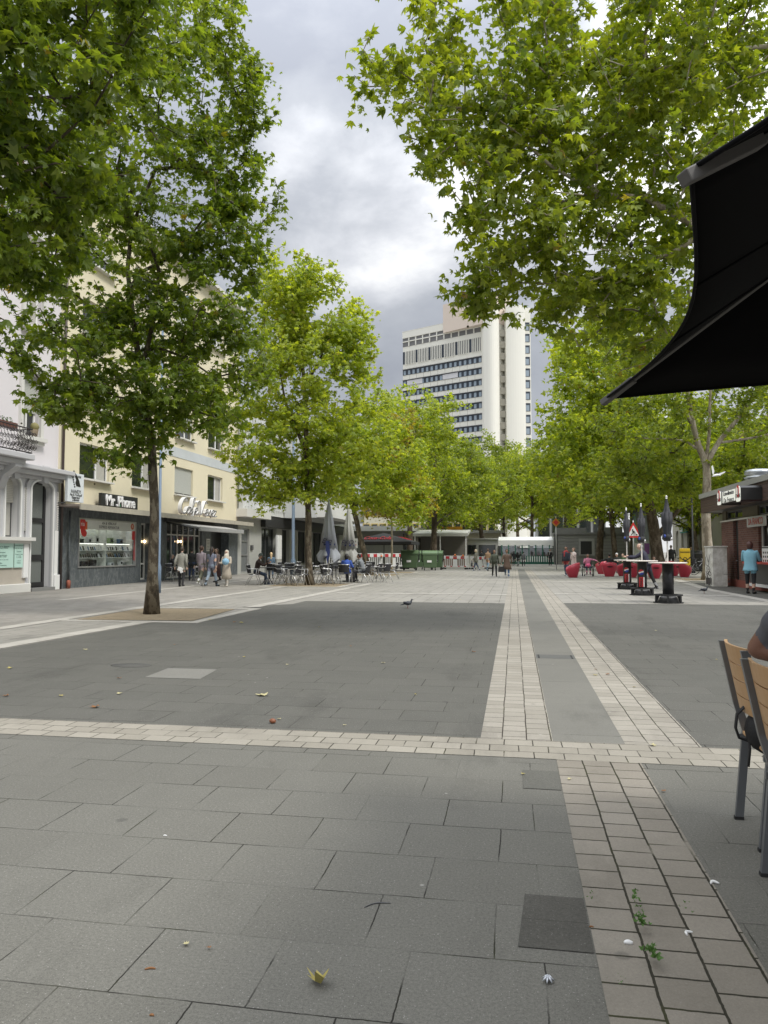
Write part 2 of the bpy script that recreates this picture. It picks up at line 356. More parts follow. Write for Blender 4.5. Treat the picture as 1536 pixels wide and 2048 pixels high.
B_pale=barkmat('bark_pale',(.2,.165,.115),(.36,.31,.23),(.5,.45,.36),4)
B_brown=barkmat('bark_brown',(.06,.045,.03),(.11,.08,.055),(.2,.16,.12),4)
B_twig=M('twig',(.07,.055,.035),.9)
def maple(lod):
    if lod==0: # five pointed lobes with teeth
        ang=[-148,-112,-100,-62,-46,-30,-8,8,30,46,62,100,112,148]; 
        out=[(180,.0)]
        pts=[(-150,.42),(-128,.26),(-92,.78),(-76,.5),(-62,.55),(-50,.36),(-34,.88),(-20,.52),(-10,.6),(0,1.),(10,.6),(20,.52),(34,.88),(50,.36),(62,.55),(76,.5),(92,.78),(128,.26),(150,.42)]
        pts=[(-152,.4),(-96,.82),(-70,.46),(-38,.92),(-18,.5),(0,1.08),(18,.5),(38,.92),(70,.46),(96,.82),(152,.4)]
    elif lod==1: pts=[(-150,.4),(-95,.8),(-66,.42),(-38,.9),(-18,.5),(0,1.05),(18,.5),(38,.9),(66,.42),(95,.8),(150,.4)]
    else: pts=[(-130,.5),(-85,.85),(-45,.5),(0,1.05),(45,.5),(85,.85),(130,.5)]
    v=[(0,.12,.0)]
    for a,r in pts: v.append((r*math.sin(R(a)),.12+r*math.cos(R(a)),-.28*abs(r*math.sin(R(a)))-.10*r*r))
    v=np.array(v); v[:,:2]*=.56
    n=len(pts); f=np.array([(0,i+1,i) for i in range(1,n)]+( [(0,1,n)] if lod<2 else [(0,1,n)]))
    return v,f
MAPLE=[maple(0),maple(1),maple(2)]
def fastmesh(name,V,Fc,mat,smooth=False):
    me=bpy.data.meshes.new(name); me.vertices.add(len(V)); me.vertices.foreach_set('co',V.astype(np.float32).ravel())
    n=len(Fc); k=Fc.shape[1]; me.loops.add(n*k); me.loops.foreach_set('vertex_index',Fc.astype(np.int32).ravel())
    me.polygons.add(n); me.polygons.foreach_set('loop_start',np.arange(0,n*k,k,dtype=np.int32)); me.polygons.foreach_set('loop_total',np.full(n,k,dtype=np.int32))
    me.polygons.foreach_set('use_smooth',np.full(n,smooth)); me.materials.append(mat); me.update(); me.validate(); return me
def leaves(centres,dirs,per,size,lod,rs,spread,flat=.7):
    """sprays of leaves round each twig end"""
    V0,F0=MAPLE[lod]; n=len(centres)*per
    c=np.repeat(centres,per,0); d=np.repeat(dirs,per,0)
    t=rs.rand(n,1)
    g_=rs.normal(size=(n,3)); g_/=np.linalg.norm(g_,axis=1)[:,None]; g_*=rs.rand(n,1)**.5
    pos=c-d*(t*2.3-.15)*spread+g_*np.array([spread,spread,spread*flat])*(.4+.65*t)
    pos[:,2]-=.05
    # normals: mostly up, tipped outward and random
    nn=np.array([0,0,.8])+rs.normal(0,.62,(n,3))+d*.45; nn/=np.linalg.norm(nn,axis=1)[:,None]
    # tip direction: hangs outward/down
    td=d*.5+rs.normal(0,.7,(n,3)); td[:,2]-=.35
    td-=nn*np.sum(td*nn,1)[:,None]; td/=np.linalg.norm(td,axis=1)[:,None]+1e-9
    sx=np.cross(td,nn)
    s=(size*(.45+.9*rs.rand(n)))[:,None,None]
    cup=(.4+1.6*rs.rand(n))[:,None,None]
    P=pos[:,None,:]+s*(V0[None,:,0:1]*sx[:,None,:]+V0[None,:,1:2]*td[:,None,:]+V0[None,:,2:3]*nn[:,None,:]*cup)
    nv=len(V0); Fc=F0[None]+(np.arange(n)*nv)[:,None,None]
    return P.reshape(-1,3),Fc.reshape(-1,3)
def grow(trunk,limbs,clusters,rs,r0,taper_top=.25):
    """nodes: pos,parent ; clusters joined to nearest wood"""
    pos=[];par=[];rad=[]
    def chain(pts,ra,rb,start=None):
        pts=[np.array(p,float) for p in pts]; dd=[np.linalg.norm(pts[i+1]-pts[i]) for i in range(len(pts)-1)]; tot=sum(dd); acc=0; last=start
        for i in range(len(pts)-1):
            k=max(1,int(dd[i]/.45))
            for j in range(k+(i==len(pts)-2)):
                t=j/k; p=pts[i]*(1-t)+pts[i+1]*t
                # catmull-ish smoothing
                if 0<i or True:
                    p0=pts[max(i-1,0)];p1=pts[i];p2=pts[i+1];p3=pts[min(i+2,len(pts)-1)]
                    p=.5*((2*p1)+(-p0+p2)*t+(2*p0-5*p1+4*p2-p3)*t*t+(-p0+3*p1-3*p2+p3)*t**3)
                s=(acc+dd[i]*t)/tot
                pos.append(p); par.append(last if last is not None else -1); rad.append(ra*(1-s)+rb*s); last=len(pos)-1
            acc+=dd[i]
        return last
    chain(trunk,r0,r0*taper_top)
    nt=len(pos)
    for L,ra,rb in limbs:
        p0=np.array(L[0]); j=int(np.argmin([np.linalg.norm(p-p0) for p in pos])); chain(L,ra,rb,j)
    base=len(pos); P=np.zeros((base+len(clusters)*8,3)); P[:base]=pos; n=base
    par=list(par)+[0]*(len(P)-base)
    lowz=trunk[0][2]+.3*(trunk[-1][2]-trunk[0][2])
    axis=np.array(trunk[-1]); 
    okk=np.array([P[i][2]>min(lowz,clusters[:,2].min()+.2) for i in range(base)])
    valid=np.zeros(len(P),bool); valid[:base]=okk
    if not okk.any(): valid[:base]=True
    woodc=P[:base][valid[:base]]
    dmin=np.array([np.min(np.linalg.norm(woodc-c,axis=1)) for c in clusters]); order=np.argsort(dmin)
    dirs=np.zeros_like(clusters)
    for ci in order:
        c=clusters[ci]; dv=P[:n]-c; di=np.linalg.norm(dv,axis=1)+np.maximum(dv[:,2],0)*.6; di[~valid[:n]]=1e9
        j=int(np.argmin(di)); a=P[j]; L=np.linalg.norm(c-a); k=min(7,max(1,int(L/.5))); last=j
        off=rs.normal(0,.07*L,3); off[2]=abs(off[2])+.05*L
        for q in range(1,k+1):
            t=q/k; P[n]=a*(1-t)+c*t+off*4*t*(1-t)*.6; par[n]=last; valid[n]=True; last=n; n+=1
        dirs[ci]=(c-P[par[last]])/(np.linalg.norm(c-P[par[last]])+1e-9)
    P=P[:n]; par=np.array(par[:n]); r=np.full(n,.0); 
    acc=np.zeros(n); 
    for i in range(n-1,-1,-1):
        ri=max(acc[i],.009**2.4) ; 
        if par[i]>=0: acc[par[i]]+=ri
        r[i]=ri**(1/2.4)
    r=np.minimum(r,r0*.7)
    r[:base]=rad
    return P,par,r,base,dirs
def woodmesh(P,par,r,sel,nsmall=4):
    V=[];Fc=[];o=0
    for i in sel:
        j=par[i]
        if j<0: continue
        a,b=P[j],P[i]; ra,rb=min(r[j],r[i]*1.5),r[i]; n=10 if rb>.06 else (6 if rb>.025 else nsmall)
        t=b-a; L=np.linalg.norm(t)
        if L<1e-6: continue
        t/=L; u=np.cross(t,[.3,.9,.1] if abs(t[2])>.9 else [0,0,1.]); u/=np.linalg.norm(u); w_=np.cross(t,u)
        q=np.arange(n)*2*np.pi/n; ring=np.cos(q)[:,None]*u+np.sin(q)[:,None]*w_
        V.append(a-t*ra*.3+ring*ra); V.append(b+ring*rb)
        k=np.arange(n); Fc.append(np.stack([o+k,o+(k+1)%n,o+n+(k+1)%n,o+n+k],1)); o+=2*n
    return np.concatenate(V),np.concatenate(Fc)
def make_tree(name,label,base,trunk,r0,limbs,env,per,size,lod,lm,bm_,seed,spread=.42,balls=0,group=None,flare=1.5):
    """env: list of (centre, radii, count)"""
    rs=np.random.RandomState(seed); cl=[]
    for c,ra,k in env:
        g=rs.normal(size=(k,3)); g/=np.linalg.norm(g,axis=1)[:,None]; rr=(.25+.75*rs.rand(k,1)**.6)**.8
        cl.append(np.array(c)+g*rr*np.array(ra))
    cl=np.concatenate(cl)
    P,par,r,nb,dirs=grow(trunk,limbs,cl,rs,r0)
    # flare at the foot
    z0=trunk[0][2]
    for i in range(nb):
        hgt=P[i][2]-z0
        if hgt<.7: r[i]*=1+(flare-1)*(1-hgt/.7)**2
    t=thing(name,label,'tree',base,0,group)
    b=np.array(base)
    # trunk as one smooth tube + limbs
    main=MB(); tp=[Vector(P[i]-b) for i in range(nb) if True]
    chains=[];cur=[]
    for i in range(nb):
        if cur and par[i]!=cur[-1]: chains.append(cur); cur=[par[i]] if par[i]>=0 else []
        cur.append(i)
    chains.append(cur)
    for ch in chains:
        pts=[P[i]-b for i in ch]; rr=[r[i] for i in ch]; rr[0]=min(rr[0],rr[1]*1.25) if ch is not chains[0] else rr[0]
        pts2=[];r2=[]
        for q,(p,x) in enumerate(zip(pts,rr)):
            pts2.append(p+rs.normal(0,.04*x,3)); r2.append(x*(1+rs.normal(0,.035)))
        main.tube(pts2,r2,14)
    V,Fc=woodmesh(P,par,r,range(nb,len(P)),4 if lod<2 else 3)
    main.add((V-b).tolist(),Fc.tolist(),0 if lod<1 else 1,True); main.build('trunk',[bm_,B_twig],t)
    V,Fc=leaves(cl,dirs,per,size,lod,rs,spread)
    o=bpy.data.objects.new('crown',fastmesh('crown',V-b,Fc,lm)); sc.collection.objects.link(o); o.parent=t
    if balls:
        sb=MB(); sb.ell((0,0,0),(.02,.02,.02),8); sb.tube([(0,0,.02),(.004,0,.09)],.0015,4)
        mt=M('seed_ball',(.06,.05,.02),.9); proto=None
        for k in range(balls):
            p=cl[rs.randint(len(cl))]-b+rs.normal(0,.15,3)-np.array([0,0,.3])
            if proto is None: proto=sb.build('seed_ball',mt,t); q=proto
            else: q=proto.copy(); sc.collection.objects.link(q); q.parent=t
            q.location=p; q.scale=(1,1,1)
    return t
# ---------------------------------------------------------------- buildings
WX=-17.0
cream=M('cream_render',(.70,.64,.47),.9,var=.1,vs=.8,bump=.25,bsc=40)
pinkw=M('pale_pink_render',(.66,.63,.64),.9,var=.06,vs=.6,bump=.15,bsc=50)
white=M('white_paint',(.74,.74,.72),.6,var=.06)
offw=M('off_white',(.62,.61,.57),.7,var=.08)
greyp=M('grey_stucco_trim',(.47,.47,.48),.8,var=.06)
blackm=M('black_metal',(.02,.02,.02),.4,var=.1)
darkm=M('dark_grey_metal',(.07,.07,.07),.45,var=.1)
alum=M('aluminium',(.55,.55,.55),.35,.8,var=.08)
curtain=M('curtain',(.4,.39,.35),.9,var=.3,vs=6)
gd=glassdark(); gc=glassclear()
def shutmat(name,col,pitch=.055):
    m,T=newmat(name); tc=T.n('ShaderNodeTexCoord').outputs['Object']; z=T.n('ShaderNodeSeparateXYZ',Vector=tc).outputs[2]
    fr=T.math('FRACT',T.math('DIVIDE',z,pitch)); h=T.ramp(fr,[(0,0.),(.12,1.),(.85,.9),(1.,0.)])
    c=T.mix(h,tuple(x*.55 for x in col),col); fin(T,c,.6,0,h,.6,.01); return m
shut=shutmat('roller_shutter',(.46,.47,.43)); shut2=shutmat('cream_shutter',(.55,.53,.46),.06)
def marble(name,a,b,c):
    m,T=newmat(name); tc=T.n('ShaderNodeTexCoord').outputs['Object']
    mp=T.n('ShaderNodeMapping',Vector=tc,Scale=(1,1.4,.6),Rotation=(R(25),0,0)).outputs[0]
    n=T.noise(mp,3.2,8,.72,Distortion=1.2); n2=T.noise(tc,11,6,.7,Distortion=.6)
    cc=T.ramp(n,[(.3,a),(.52,b),(.56,c),(.6,b),(.75,a)]); cc=T.mix(T.math('MULTIPLY',n2,.4),cc,b)
    fin(T,cc,.5,0,n2,.15,.01); return m
marb=marble('grey_blue_marble',(.05,.058,.062),(.1,.113,.12),(.2,.215,.22))
stone=M('pale_stone_panels',(.42,.42,.39),.8,var=.12,vs=1.2)
def wall(b,X,s,y0,y1,z0,z1,holes,dep=.22,back=9,mi=0):
    ys=sorted({y0,y1}|{h[0] for h in holes}|{h[1] for h in holes}); zs=sorted({z0,z1}|{h[2] for h in holes}|{h[3] for h in holes})
    ys=[y for y in ys if y0<=y<=y1]; zs=[z for z in zs if z0<=z<=z1]
    for i in range(len(ys)-1):
        for j in range(len(zs)-1):
            cy,cz=(ys[i]+ys[i+1])/2,(zs[j]+zs[j+1])/2
            if any(h[0]<cy<h[1] and h[2]<cz<h[3] for h in holes): continue
            b.add([(X,ys[i],zs[j]),(X,ys[i+1],zs[j]),(X,ys[i+1],zs[j+1]),(X,ys[i],zs[j+1])],[(0,1,2,3)],mi)
    q=X-s*dep
    for (a,c,d,e) in holes:
        for f in (((X,a,d),(X,c,d),(q,c,d),(q,a,d)),((X,a,e),(X,c,e),(q,c,e),(q,a,e)),((X,a,d),(X,a,e),(q,a,e),(q,a,d)),((X,c,d),(X,c,e),(q,c,e),(q,c,d))): b.add(f,[(0,1,2,3)],mi)
    k=X-s*back
    for f in (((k,y0,z0),(k,y1,z0),(k,y1,z1),(k,y0,z1)),((X,y0,z0),(k,y0,z0),(k,y0,z1),(X,y0,z1)),((X,y1,z0),(k,y1,z0),(k,y1,z1),(X,y1,z1)),((X,y0,z1),(X,y1,z1),(k,y1,z1),(k,y0,z1))): b.add(f,[(0,1,2,3)],mi)
def window(par,X,s,h,kind='glass',sill=True,fm=None,dep=.22,mull=.5,name='window'):
    a,c,d,e=h; fm=fm or white; q=X-s*(dep-.05); w_=.065
    fr=MB()
    for y in (a+w_/2,c-w_/2): fr.box((q,y,(d+e)/2),(.07,w_,e-d))
    for z in (d+w_/2,e-w_/2): fr.box((q,(a+c)/2,z),(.068,c-a-2*w_,w_))
    if mull: fr.box((q,a+(c-a)*mull,(d+e)/2),(.072,.09,e-d-2*w_))
    o=fr.build(name,fm,par,True)
    g=MB(); g.box((q-s*.01,(a+c)/2,(d+e)/2),(.012,c-a-w_,e-d-w_)); g.build('pane',gd,o)
    if kind in('shut','half'):
        zb=d+.1 if kind=='shut' else d+(e-d)*.4
        t=MB(); t.box((q+s*.06,(a+c)/2,(zb+e)/2),(.03,c-a-.02,e-zb)); t.build('shutter',shut,o)
    if kind=='curt':
        t=MB(); t.box((q+s*.0,a+(c-a)*.78,(d+e)/2),(.02,(c-a)*.3,e-d-.14)); t.build('curtain',curtain,o)
    if sill:
        t=MB(); t.box((X+s*.05,(a+c)/2,d-.035),(.32,c-a+.14,.07)); t.build('sill',offw,o)
    return o
def span(X,*px):   # Y positions of pixel columns on the plane X
    return [PX(p,1104,X)[0] for p in px]
def zat(X,px,py): return PX(px,py,X)[1]
# ---- ornate townhouse
t=thing('townhouse','pale pink and white ornate townhouse with arched openings and iron balcony','building',(WX,24,0))
y_a,y_b=8.0,span(WX,114)[0]
yw0,yw1=span(WX,38,73); yd0,yd1=span(WX,55,98); yg0,yg1=span(WX,2,32)
z1b,z1t=zat(WX,55,872),zat(WX,55,746); z2b,z2t=zat(WX,60,652),zat(WX,60,520)
zdT=zat(WX,76,962); zgb=zat(WX,17,1074); zgt=zat(WX,17,952)
holes=[(yw0,yw1,z1b,z1t),(yw0,yw1,z2b,z2t),(yw0,yw1,z2b+3.4,z2t+3.4),(yd0,yd1,0.12,zdT),(yg0,yg1,zgb,zgt)]
for k in(1,2):
    d=-3.1*k
    holes+= [(yw0+d,yw1+d,z1b,z1t),(yw0+d,yw1+d,z2b,z2t),(yw0+d,yw1+d,z2b+3.4,z2t+3.4)]
zc=zat(WX,90,940)
b=MB(); wall(b,WX,1,y_a,y_b,0,zc,[h for h in holes if h[3]<=zc+.3 and h[2]<3],.3,9); 
b.build('ground_floor_wall',M('white_stucco',(.62,.62,.62),.85,var=.06),t,True)
b=MB(); wall(b,WX-.04,1,y_a,y_b,zc,14.5,[h for h in holes if h[2]>3],.25,9); b.build('upper_wall',pinkw,t,True)
for h in holes:
    if h[2]>3:
        o=window(t,WX-.04,1,h,'half' if h[2]<6 else 'curt',False,white,.25)
        s_=MB()   # moulded surround
        for y in(h[0]-.09,h[1]+.09): s_.box((WX+.0,y,(h[2]+h[3])/2),(.12,.16,h[3]-h[2]+.1))
        s_.box((WX+.03,(h[0]+h[1])/2,h[3]+.14),(.2,h[1]-h[0]+.36,.18)); s_.box((WX+.06,(h[0]+h[1])/2,h[3]+.27),(.32,h[1]-h[0]+.5,.08))
        s_.box((WX+.06,(h[0]+h[1])/2,h[2]-.07),(.3,h[1]-h[0]+.42,.14)); s_.box((WX+.02,(h[0]+h[1])/2,h[2]-.2),(.2,h[1]-h[0]+.3,.12)); s_.build('surround',offw,o)
def archfill(b,X,h,rise,thick,s=1):  # lintel filling the corners above an arched opening
    a,c,d,e=h; n=12; m=(a+c)/2; hw=(c-a)/2
    pts=[(a,e+.01),(c,e+.01)]+[(m+hw*math.cos(math.pi*k/n),e-rise+rise*math.sin(math.pi*k/n)) for k in range(n+1)]
    b.prism(pts,lambda u,v,sd:(X-sd*thick,u,v))
def archtrim(b,X,h,rise,w_,out,zb):
    a,c,d,e=h; m=(a+c)/2; hw=(c-a)/2; n=14
    P=[(c,zb)]+[(m+hw*math.cos(math.pi*k/n),e-rise+rise*math.sin(math.pi*k/n)) for k in range(n+1)]+[(a,zb)]
    Q=[(c+w_,zb)]+[(m+(hw+w_)*math.cos(math.pi*k/n),e-rise+(rise+w_)*math.sin(math.pi*k/n)) for k in range(n+1)]+[(a-w_,zb)]
    for i in range(len(P)-1): b.prism([P[i],P[i+1],Q[i+1],Q[i]],lambda u,v,sd:(X+.004+sd*out,u,v))
hd=holes[3]; hg=holes[4]
b=MB(); archfill(b,WX-.02,hd,.3,.22); archfill(b,WX-.02,hg,.3,.22); b.build('arch_spandrel',MC['white_stucco'],t,True)
b=MB(); archtrim(b,WX,hd,.3,.26,.09,.12); archtrim(b,WX,hg,.3,.26,.09,zgb); b.build('arch_moulding',greyp,t,True)
b=MB(); archtrim(b,WX+.09,hd,.3,.07,.05,.12); archtrim(b,WX+.09,hg,.3,.07,.05,zgb); b.build('arch_bead',white,t,True)
b=MB()
for h in(hd,hg):   # toothed strips beside the openings
    for y in (h[0]-.33,h[1]+.33):
        for k in range(18): b.box((WX+.05,y,h[3]-.35-k*.085),(.1,.1,.06))
b.build('toothed_trim',offw,t,True)
b=MB()
for h in (hd,hg): b.prism([(-.12,0),(.12,0),(.18,.62),(-.18,.62)],lambda u,v,sd,h=h:(WX+.02+sd*.24,(h[0]+h[1])/2+u,h[3]-.08+v))
b.build('keystone',greyp,t,True)
b=MB(); b.bb(WX-.05,WX+.18,y_a,y_b,zc-.42,zc-.3); b.bb(WX-.05,WX+.42,y_a,y_b+.1,zc-.3,zc-.14); b.bb(WX-.05,WX+.6,y_a,y_b+.16,zc-.14,zc+.02); b.build('cornice',greyp,t,True,bevel=.02)
b=MB(); yp=yd0-.18
b.bb(WX-.05,WX+.3,y_a,yp,0,zat(WX,20,1168)); b.build('plinth',offw,t,True,bevel=.02)
b=MB(); b.bb(WX-.05,WX+.12,y_a,yp-.1,zat(WX,20,1168),zgb-.2); b.build('apron_panel',M('beige_stucco',(.42,.38,.32),.9),t,True)
b=MB(); b.bb(WX-.05,WX+.36,y_a,yp+.12,zgb-.12,zgb+.0); b.bb(WX-.05,WX+.24,y_a,yp+.04,zgb-.22,zgb-.121); b.build('ledge',offw,t,True)
b=MB(); b.bb(WX-.05,WX+.2,yp-.28,yp-.02,.5,zgb-.22); b.bb(WX-.02,WX+.16,y_b-.34,y_b-.02,0,.55); b.bb(WX-.02,WX+.1,y_b-.3,y_b-.08,.55,2.2); b.build('pilaster',white,t,True,bevel=.015)
# door
ribg=shutmat('ribbed_glass',(.17,.185,.17),.018)
d=MB(); q=WX-.22
for y in(yd0+.06,yd1-.06): d.box((q,y,zdT/2),(.08,.12,zdT))
zt=zat(WX,76,1040)
for z,w_ in((.2,.2),(zat(WX,76,1115),.2),(zt,.16),(zdT-.04,.1)): d.box((q,(yd0+yd1)/2,z),(.078,yd1-yd0-.24,w_))
d.box((q,yd0+.2,zt/2),(.082,.12,zt)); do=d.build('door',blackm,t,True)
d=MB(); d.box((q-.02,(yd0+yd1)/2,zdT/2),(.02,yd1-yd0,zdT-.05)); d.build('pane',ribg,do)
d=MB(); d.tube([(q+.09,yd0+.3,.95),(q+.12,yd0+.3,1.0),(q+.12,yd0+.3,1.45),(q+.09,yd0+.3,1.5)],.015,6); d.build('handle',alum,do)
d=MB(); d.bb(WX-.3,WX+.25,yd0-.05,yd1+.05,0,.12); d.build('doorstep',M('step_stone',(.2,.2,.19),.8),t,True)
# ground window with shutter
o=window(t,WX,1,hg,'glass',False,darkm,.3,0)
d=MB(); d.bb(WX-.2,WX-.17,hg[0],hg[1],zat(WX,17,1004),hg[3]); d.build('shutter',shut2,o)
d=MB(); d.bb(WX-.24,WX-.22,hg[0]+.45,hg[1]-.05,hg[2]+.05,hg[3]-.2); d.build('curtain',curtain,o)
# balcony
yb0,yb1=span(WX+.7,-60,50); zb=zat(WX+.7,30,905)
b=MB(); b.bb(WX-.1,WX+1.0,yb0,yb1,zb-.2,zb); b.bb(WX-.1,WX+.8,yb0+.15,yb1-.2,zb-.36,zb-.2); b.build('balcony_slab',greyp,t,True,bevel=.03)
b=MB(); b.prism([(0,0),(0,-.9),(.2,-.75),(.35,-.4),(.8,-.1),(.8,0)],lambda u,v,sd:(WX+u,yb1-.75+sd*.35,zb-.36+v)); b.build('balcony_bracket',greyp,t,True)
iron=M('wrought_iron',(.025,.02,.018),.6)
b=MB(); rs=random.Random(3)
def railpts(y): return y
for zz in (zb+.05,zb+.86): b.tube([(WX+.05,yb1-.05,zz),(WX+.9,yb1-.05,zz),(WX+.9,yb0+.05,zz)],.022,6)
def scroll(cy,cz,r,fx):
    pts=[]
    for k in range(16):
        a=k*.62; rr=r*(1-k/19); pts.append(fx(cy+rr*math.cos(a),cz+rr*math.sin(a)))
    b.tube(pts,.011,4,0,False)
L=yb1-yb0; n=int(L/.16)
for i in range(n):
    y=yb0+.1+i*.16; bul=.14
    b.tube([(WX+.9,y,zb+.05),(WX+.9+bul,y,zb+.3),(WX+.9+.06,y,zb+.6),(WX+.9,y,zb+.86)],.009,4,0,False)
    for cz in(.2,.42,.66): scroll(y+.08,zb+cz+rs.uniform(-.03,.03),.085,lambda u,v:(WX+.9+.14*math.sin((v-zb)/.86*math.pi),u,v))
for i in range(5):
    x=WX+.12+i*.17
    for cz in(.2,.42,.66): scroll(x,zb+cz,.085,lambda u,v:(u,yb1-.05+.1*math.sin((v-zb)/.86*math.pi),v))
b.build('balcony_railing',iron,t,True)
pl=thing('planter_box','planter of green herbs standing on the iron balcony','planter',(WX+.6,span(WX+.6,2)[0],zb+.8))
b=MB(); b.bb(-.12,.12,-.5,.5,0,.18); b.build('box',M('terracotta_brown',(.12,.05,.035),.8),pl)
rsn=np.random.RandomState(5); cc=rsn.uniform(-1,1,(26,3))*np.array([.1,.42,.1])+np.array([0,0,.32]); Vv,Ff=leaves(cc,np.tile([0,0,1.],(26,1)),10,.06,2,rsn,.06)
o=bpy.data.objects.new('foliage',fastmesh('foliage',Vv,Ff,M('herb_leaf',(.07,.13,.03),.6))); sc.collection.objects.link(o); o.parent=pl
fp=thing('flower_pot','small cream pot on the window sill above the balcony','pot',(WX+.12,span(WX,57)[0],z1b))
b=MB(); b.lathe([(.09,0),(.13,.24),(.14,.25)],12); b.build('pot',M('cream_pot',(.5,.4,.28),.7),fp)
b=MB(); b.ell((0,0,.36),(.16,.16,.16),8); b.build('foliage',M('dry_plant',(.22,.2,.08),.8),fp)
# plates on the townhouse
mint=M('mint_plate',(.48,.68,.60),.4,var=.05); txt=M('dark_green_text',(.06,.12,.1),.6)
def plate(px0,px1,pyt,pyb,label,lines,X):
    y0,y1=span(X,px0,px1); z0,z1=zat(X,(px0+px1)/2,pyb),zat(X,(px0+px1)/2,pyt)
    p=thing('name_plate',label,'sign',(X,(y0+y1)/2,(z0+z1)/2))
    m=MB(); m.box((0,0,0),(.03,y1-y0-.03,z1-z0)); m.build('board',mint,p)
    for (fz,sz,st) in lines: text(st,sz,'lettering',txt,p,frameX(.017,0,fz*(z1-z0)/2),.002)
plate(-30,27,1086,1136,'large mint green practice plate beside the townhouse door',[(.72,.07,'Dr. med. Facharzt für Allgemein-'),(.6,.07,'medizin und Innere Medizin'),(.25,.08,'Psychotherapeut'),(.02,.07,'Praxis für Physiotherapie'),(-.1,.07,'Eingang rechts 1. Stock'),(-.35,.06,'Mo-Fr 8-12   Di 15-18   Do 14-18'),(-.62,.08,'Telefon'),(-.8,.06,'Termine nach Vereinbarung')],WX+.16)
plate(28,46,1086,1135,'narrow mint green practice plate next to the large one',[(.8,.06,'Gemeinschaftspraxis'),(.58,.06,'Termine nach Absprache'),(.3,.07,'Zahnarzt'),(.08,.055,'Montag bis Freitag'),(-.06,.055,'8 - 12 Uhr'),(-.18,.055,'14 - 18 Uhr'),(-.45,.06,'2. Stock'),(-.62,.07,'Telefon')],WX+.16)
y,z=PX(47,1015,WX+.02); p=thing('house_number','small black house number plate between window and door','sign',(WX+.02,y,z)); m=MB(); m.box((0,0,0),(.03,.22,.3)); m.build('plate',blackm,p); text('9',.2,'digit',white,p,frameX(.018,0,0),.003)
# ---- cream apartment house
Y0,Y1=y_b,span(WX,475)[0]
t=thing('apartment_house','cream rendered apartment house with grey marble shop front','building',(WX,(Y0+Y1)/2,0)); CR=t
cols=[span(WX,155,216),span(WX,261,302),span(WX,347,384),span(WX,413.7,443.6)]
zb1,zt1=4.35,5.78; zcan=3.15
hs=[]
for f in range(4):
    for ci,(a,c) in enumerate(cols):
        hs.append((a,c,zb1+2.95*f,zt1+2.95*f,f,ci))
# shop front openings
sw=(*span(WX,155,270),zat(WX,155,1136),zat(WX,155,1035)); dr=(*span(WX,281,300),.1,2.75); cf=(*span(WX,333,403),.08,2.95); dw=(*span(WX,422,457),.05,2.7)
b=MB(); wall(b,WX,1,Y0,Y1,zcan,16.4,[h[:4] for h in hs],.22,9); b.build('wall',cream,t,True)
b=MB(); wall(b,WX+.01,1,Y0+.01,Y1-.01,0,zcan,[sw,dr,cf,dw],.5,.55); b.build('marble_base',marb,t,True)
kinds={(0,0):'curt',(0,1):'curt',(0,2):'shut',(0,3):'curt',(1,2):'half'}
for h in hs: window(t,WX,1,h[:4],kinds.get((h[4],h[5]),('curt','half','glass','shut')[(h[4]*3+h[5])%4]),True,white,.22,.62)
b=MB(); b.bb(WX+.0,WX+.02,span(WX,318)[0],Y1-.002,6.25,6.75); b.build('string_course',M('pale_blue_band',(.52,.55,.56),.8),t,True)
b=MB(); b.bb(WX-9.2,WX+.5,Y0,Y1,16.4,16.6); b.build('eaves',offw,t,True)
b=MB(); b.prism([(.5,16.6),(-9.2,16.6),(-4.3,19.4)],lambda u,v,sd:(WX+u,Y0+.02+sd*(Y1-Y0-.04),v)); b.build('roof',M('roof_tiles',(.18,.1,.07),.85),t,True)
XE=WX+.95
b=MB(); b.bb(WX+.0,XE,Y0-.1,Y1+.1,3.12,3.2); b.build('canopy',M('canopy_top',(.26,.22,.19),.9,var=.4,vs=5),t,True)
b=MB(); b.bb(XE-.0,XE+.05,Y0-.1,Y1+.1,3.0,3.22); b.build('canopy_fascia',M('worn_fascia',(.4,.37,.3),.8,var=.4,vs=4),t,True)
b=MB(); b.tube([(WX+.09,Y0+.12,16.2),(WX+.09,Y0+.12,.0)],.05,8); b.build('downpipe',M('brown_pipe',(.07,.05,.045),.5),t,True)
b=MB(); b.tube([(WX+.1,Y1-.25,16.2),(WX+.1,Y1-.25,3.25)],.05,8); b.build('downpipe',M('zinc',(.3,.31,.31),.5),t,True)
b=MB(); b.lathe([(.07,0),(.08,.28),(.05,.32)],8,(WX+.12,Y0+.6,0)); b.tube([(WX+.12,Y0+.6,.3),(WX+.12,Y0+.6,3.0)],.04,8,1); b.build('standpipe',[M('rusty_red',(.33,.1,.06),.7),marb],t,True)
# display window
a,c,d,e=sw
o=MB()
for y in(a+.03,c-.03): o.box((WX+.0,y,(d+e)/2),(.1,.06,e-d))
for z in(d+.03,e-.03): o.box((WX+.0,(a+c)/2,z),(.098,c-a-.12,.06))
o=o.build('display_window',alum,t,True)
g=MB(); g.bb(WX-.03,WX-.02,a+.05,c-.05,d+.05,e-.05); g.build('pane',gc,o)
inner=M('display_white',(.66,.66,.63),.7)
g=MB(); g.bb(WX-.49,WX-.47,a,c,d,e); 
for y in(a+.02,c-.02,(a+c)/2): g.bb(WX-.46,WX-.12,y-.02,y+.02,d+.04,e-.42)
g.bb(WX-.46,WX-.06,a+.05,c-.05,d+.03,d+.05)
g.build('back_panel',inner,o)
for k,zz in enumerate((.38,.68,.98)):
    g=MB(); g.bb(WX-.46,WX-.12,a+.05,c-.05,d+zz,d+zz+.02); g.build('shelf',inner,o)
yL,yR=a,c
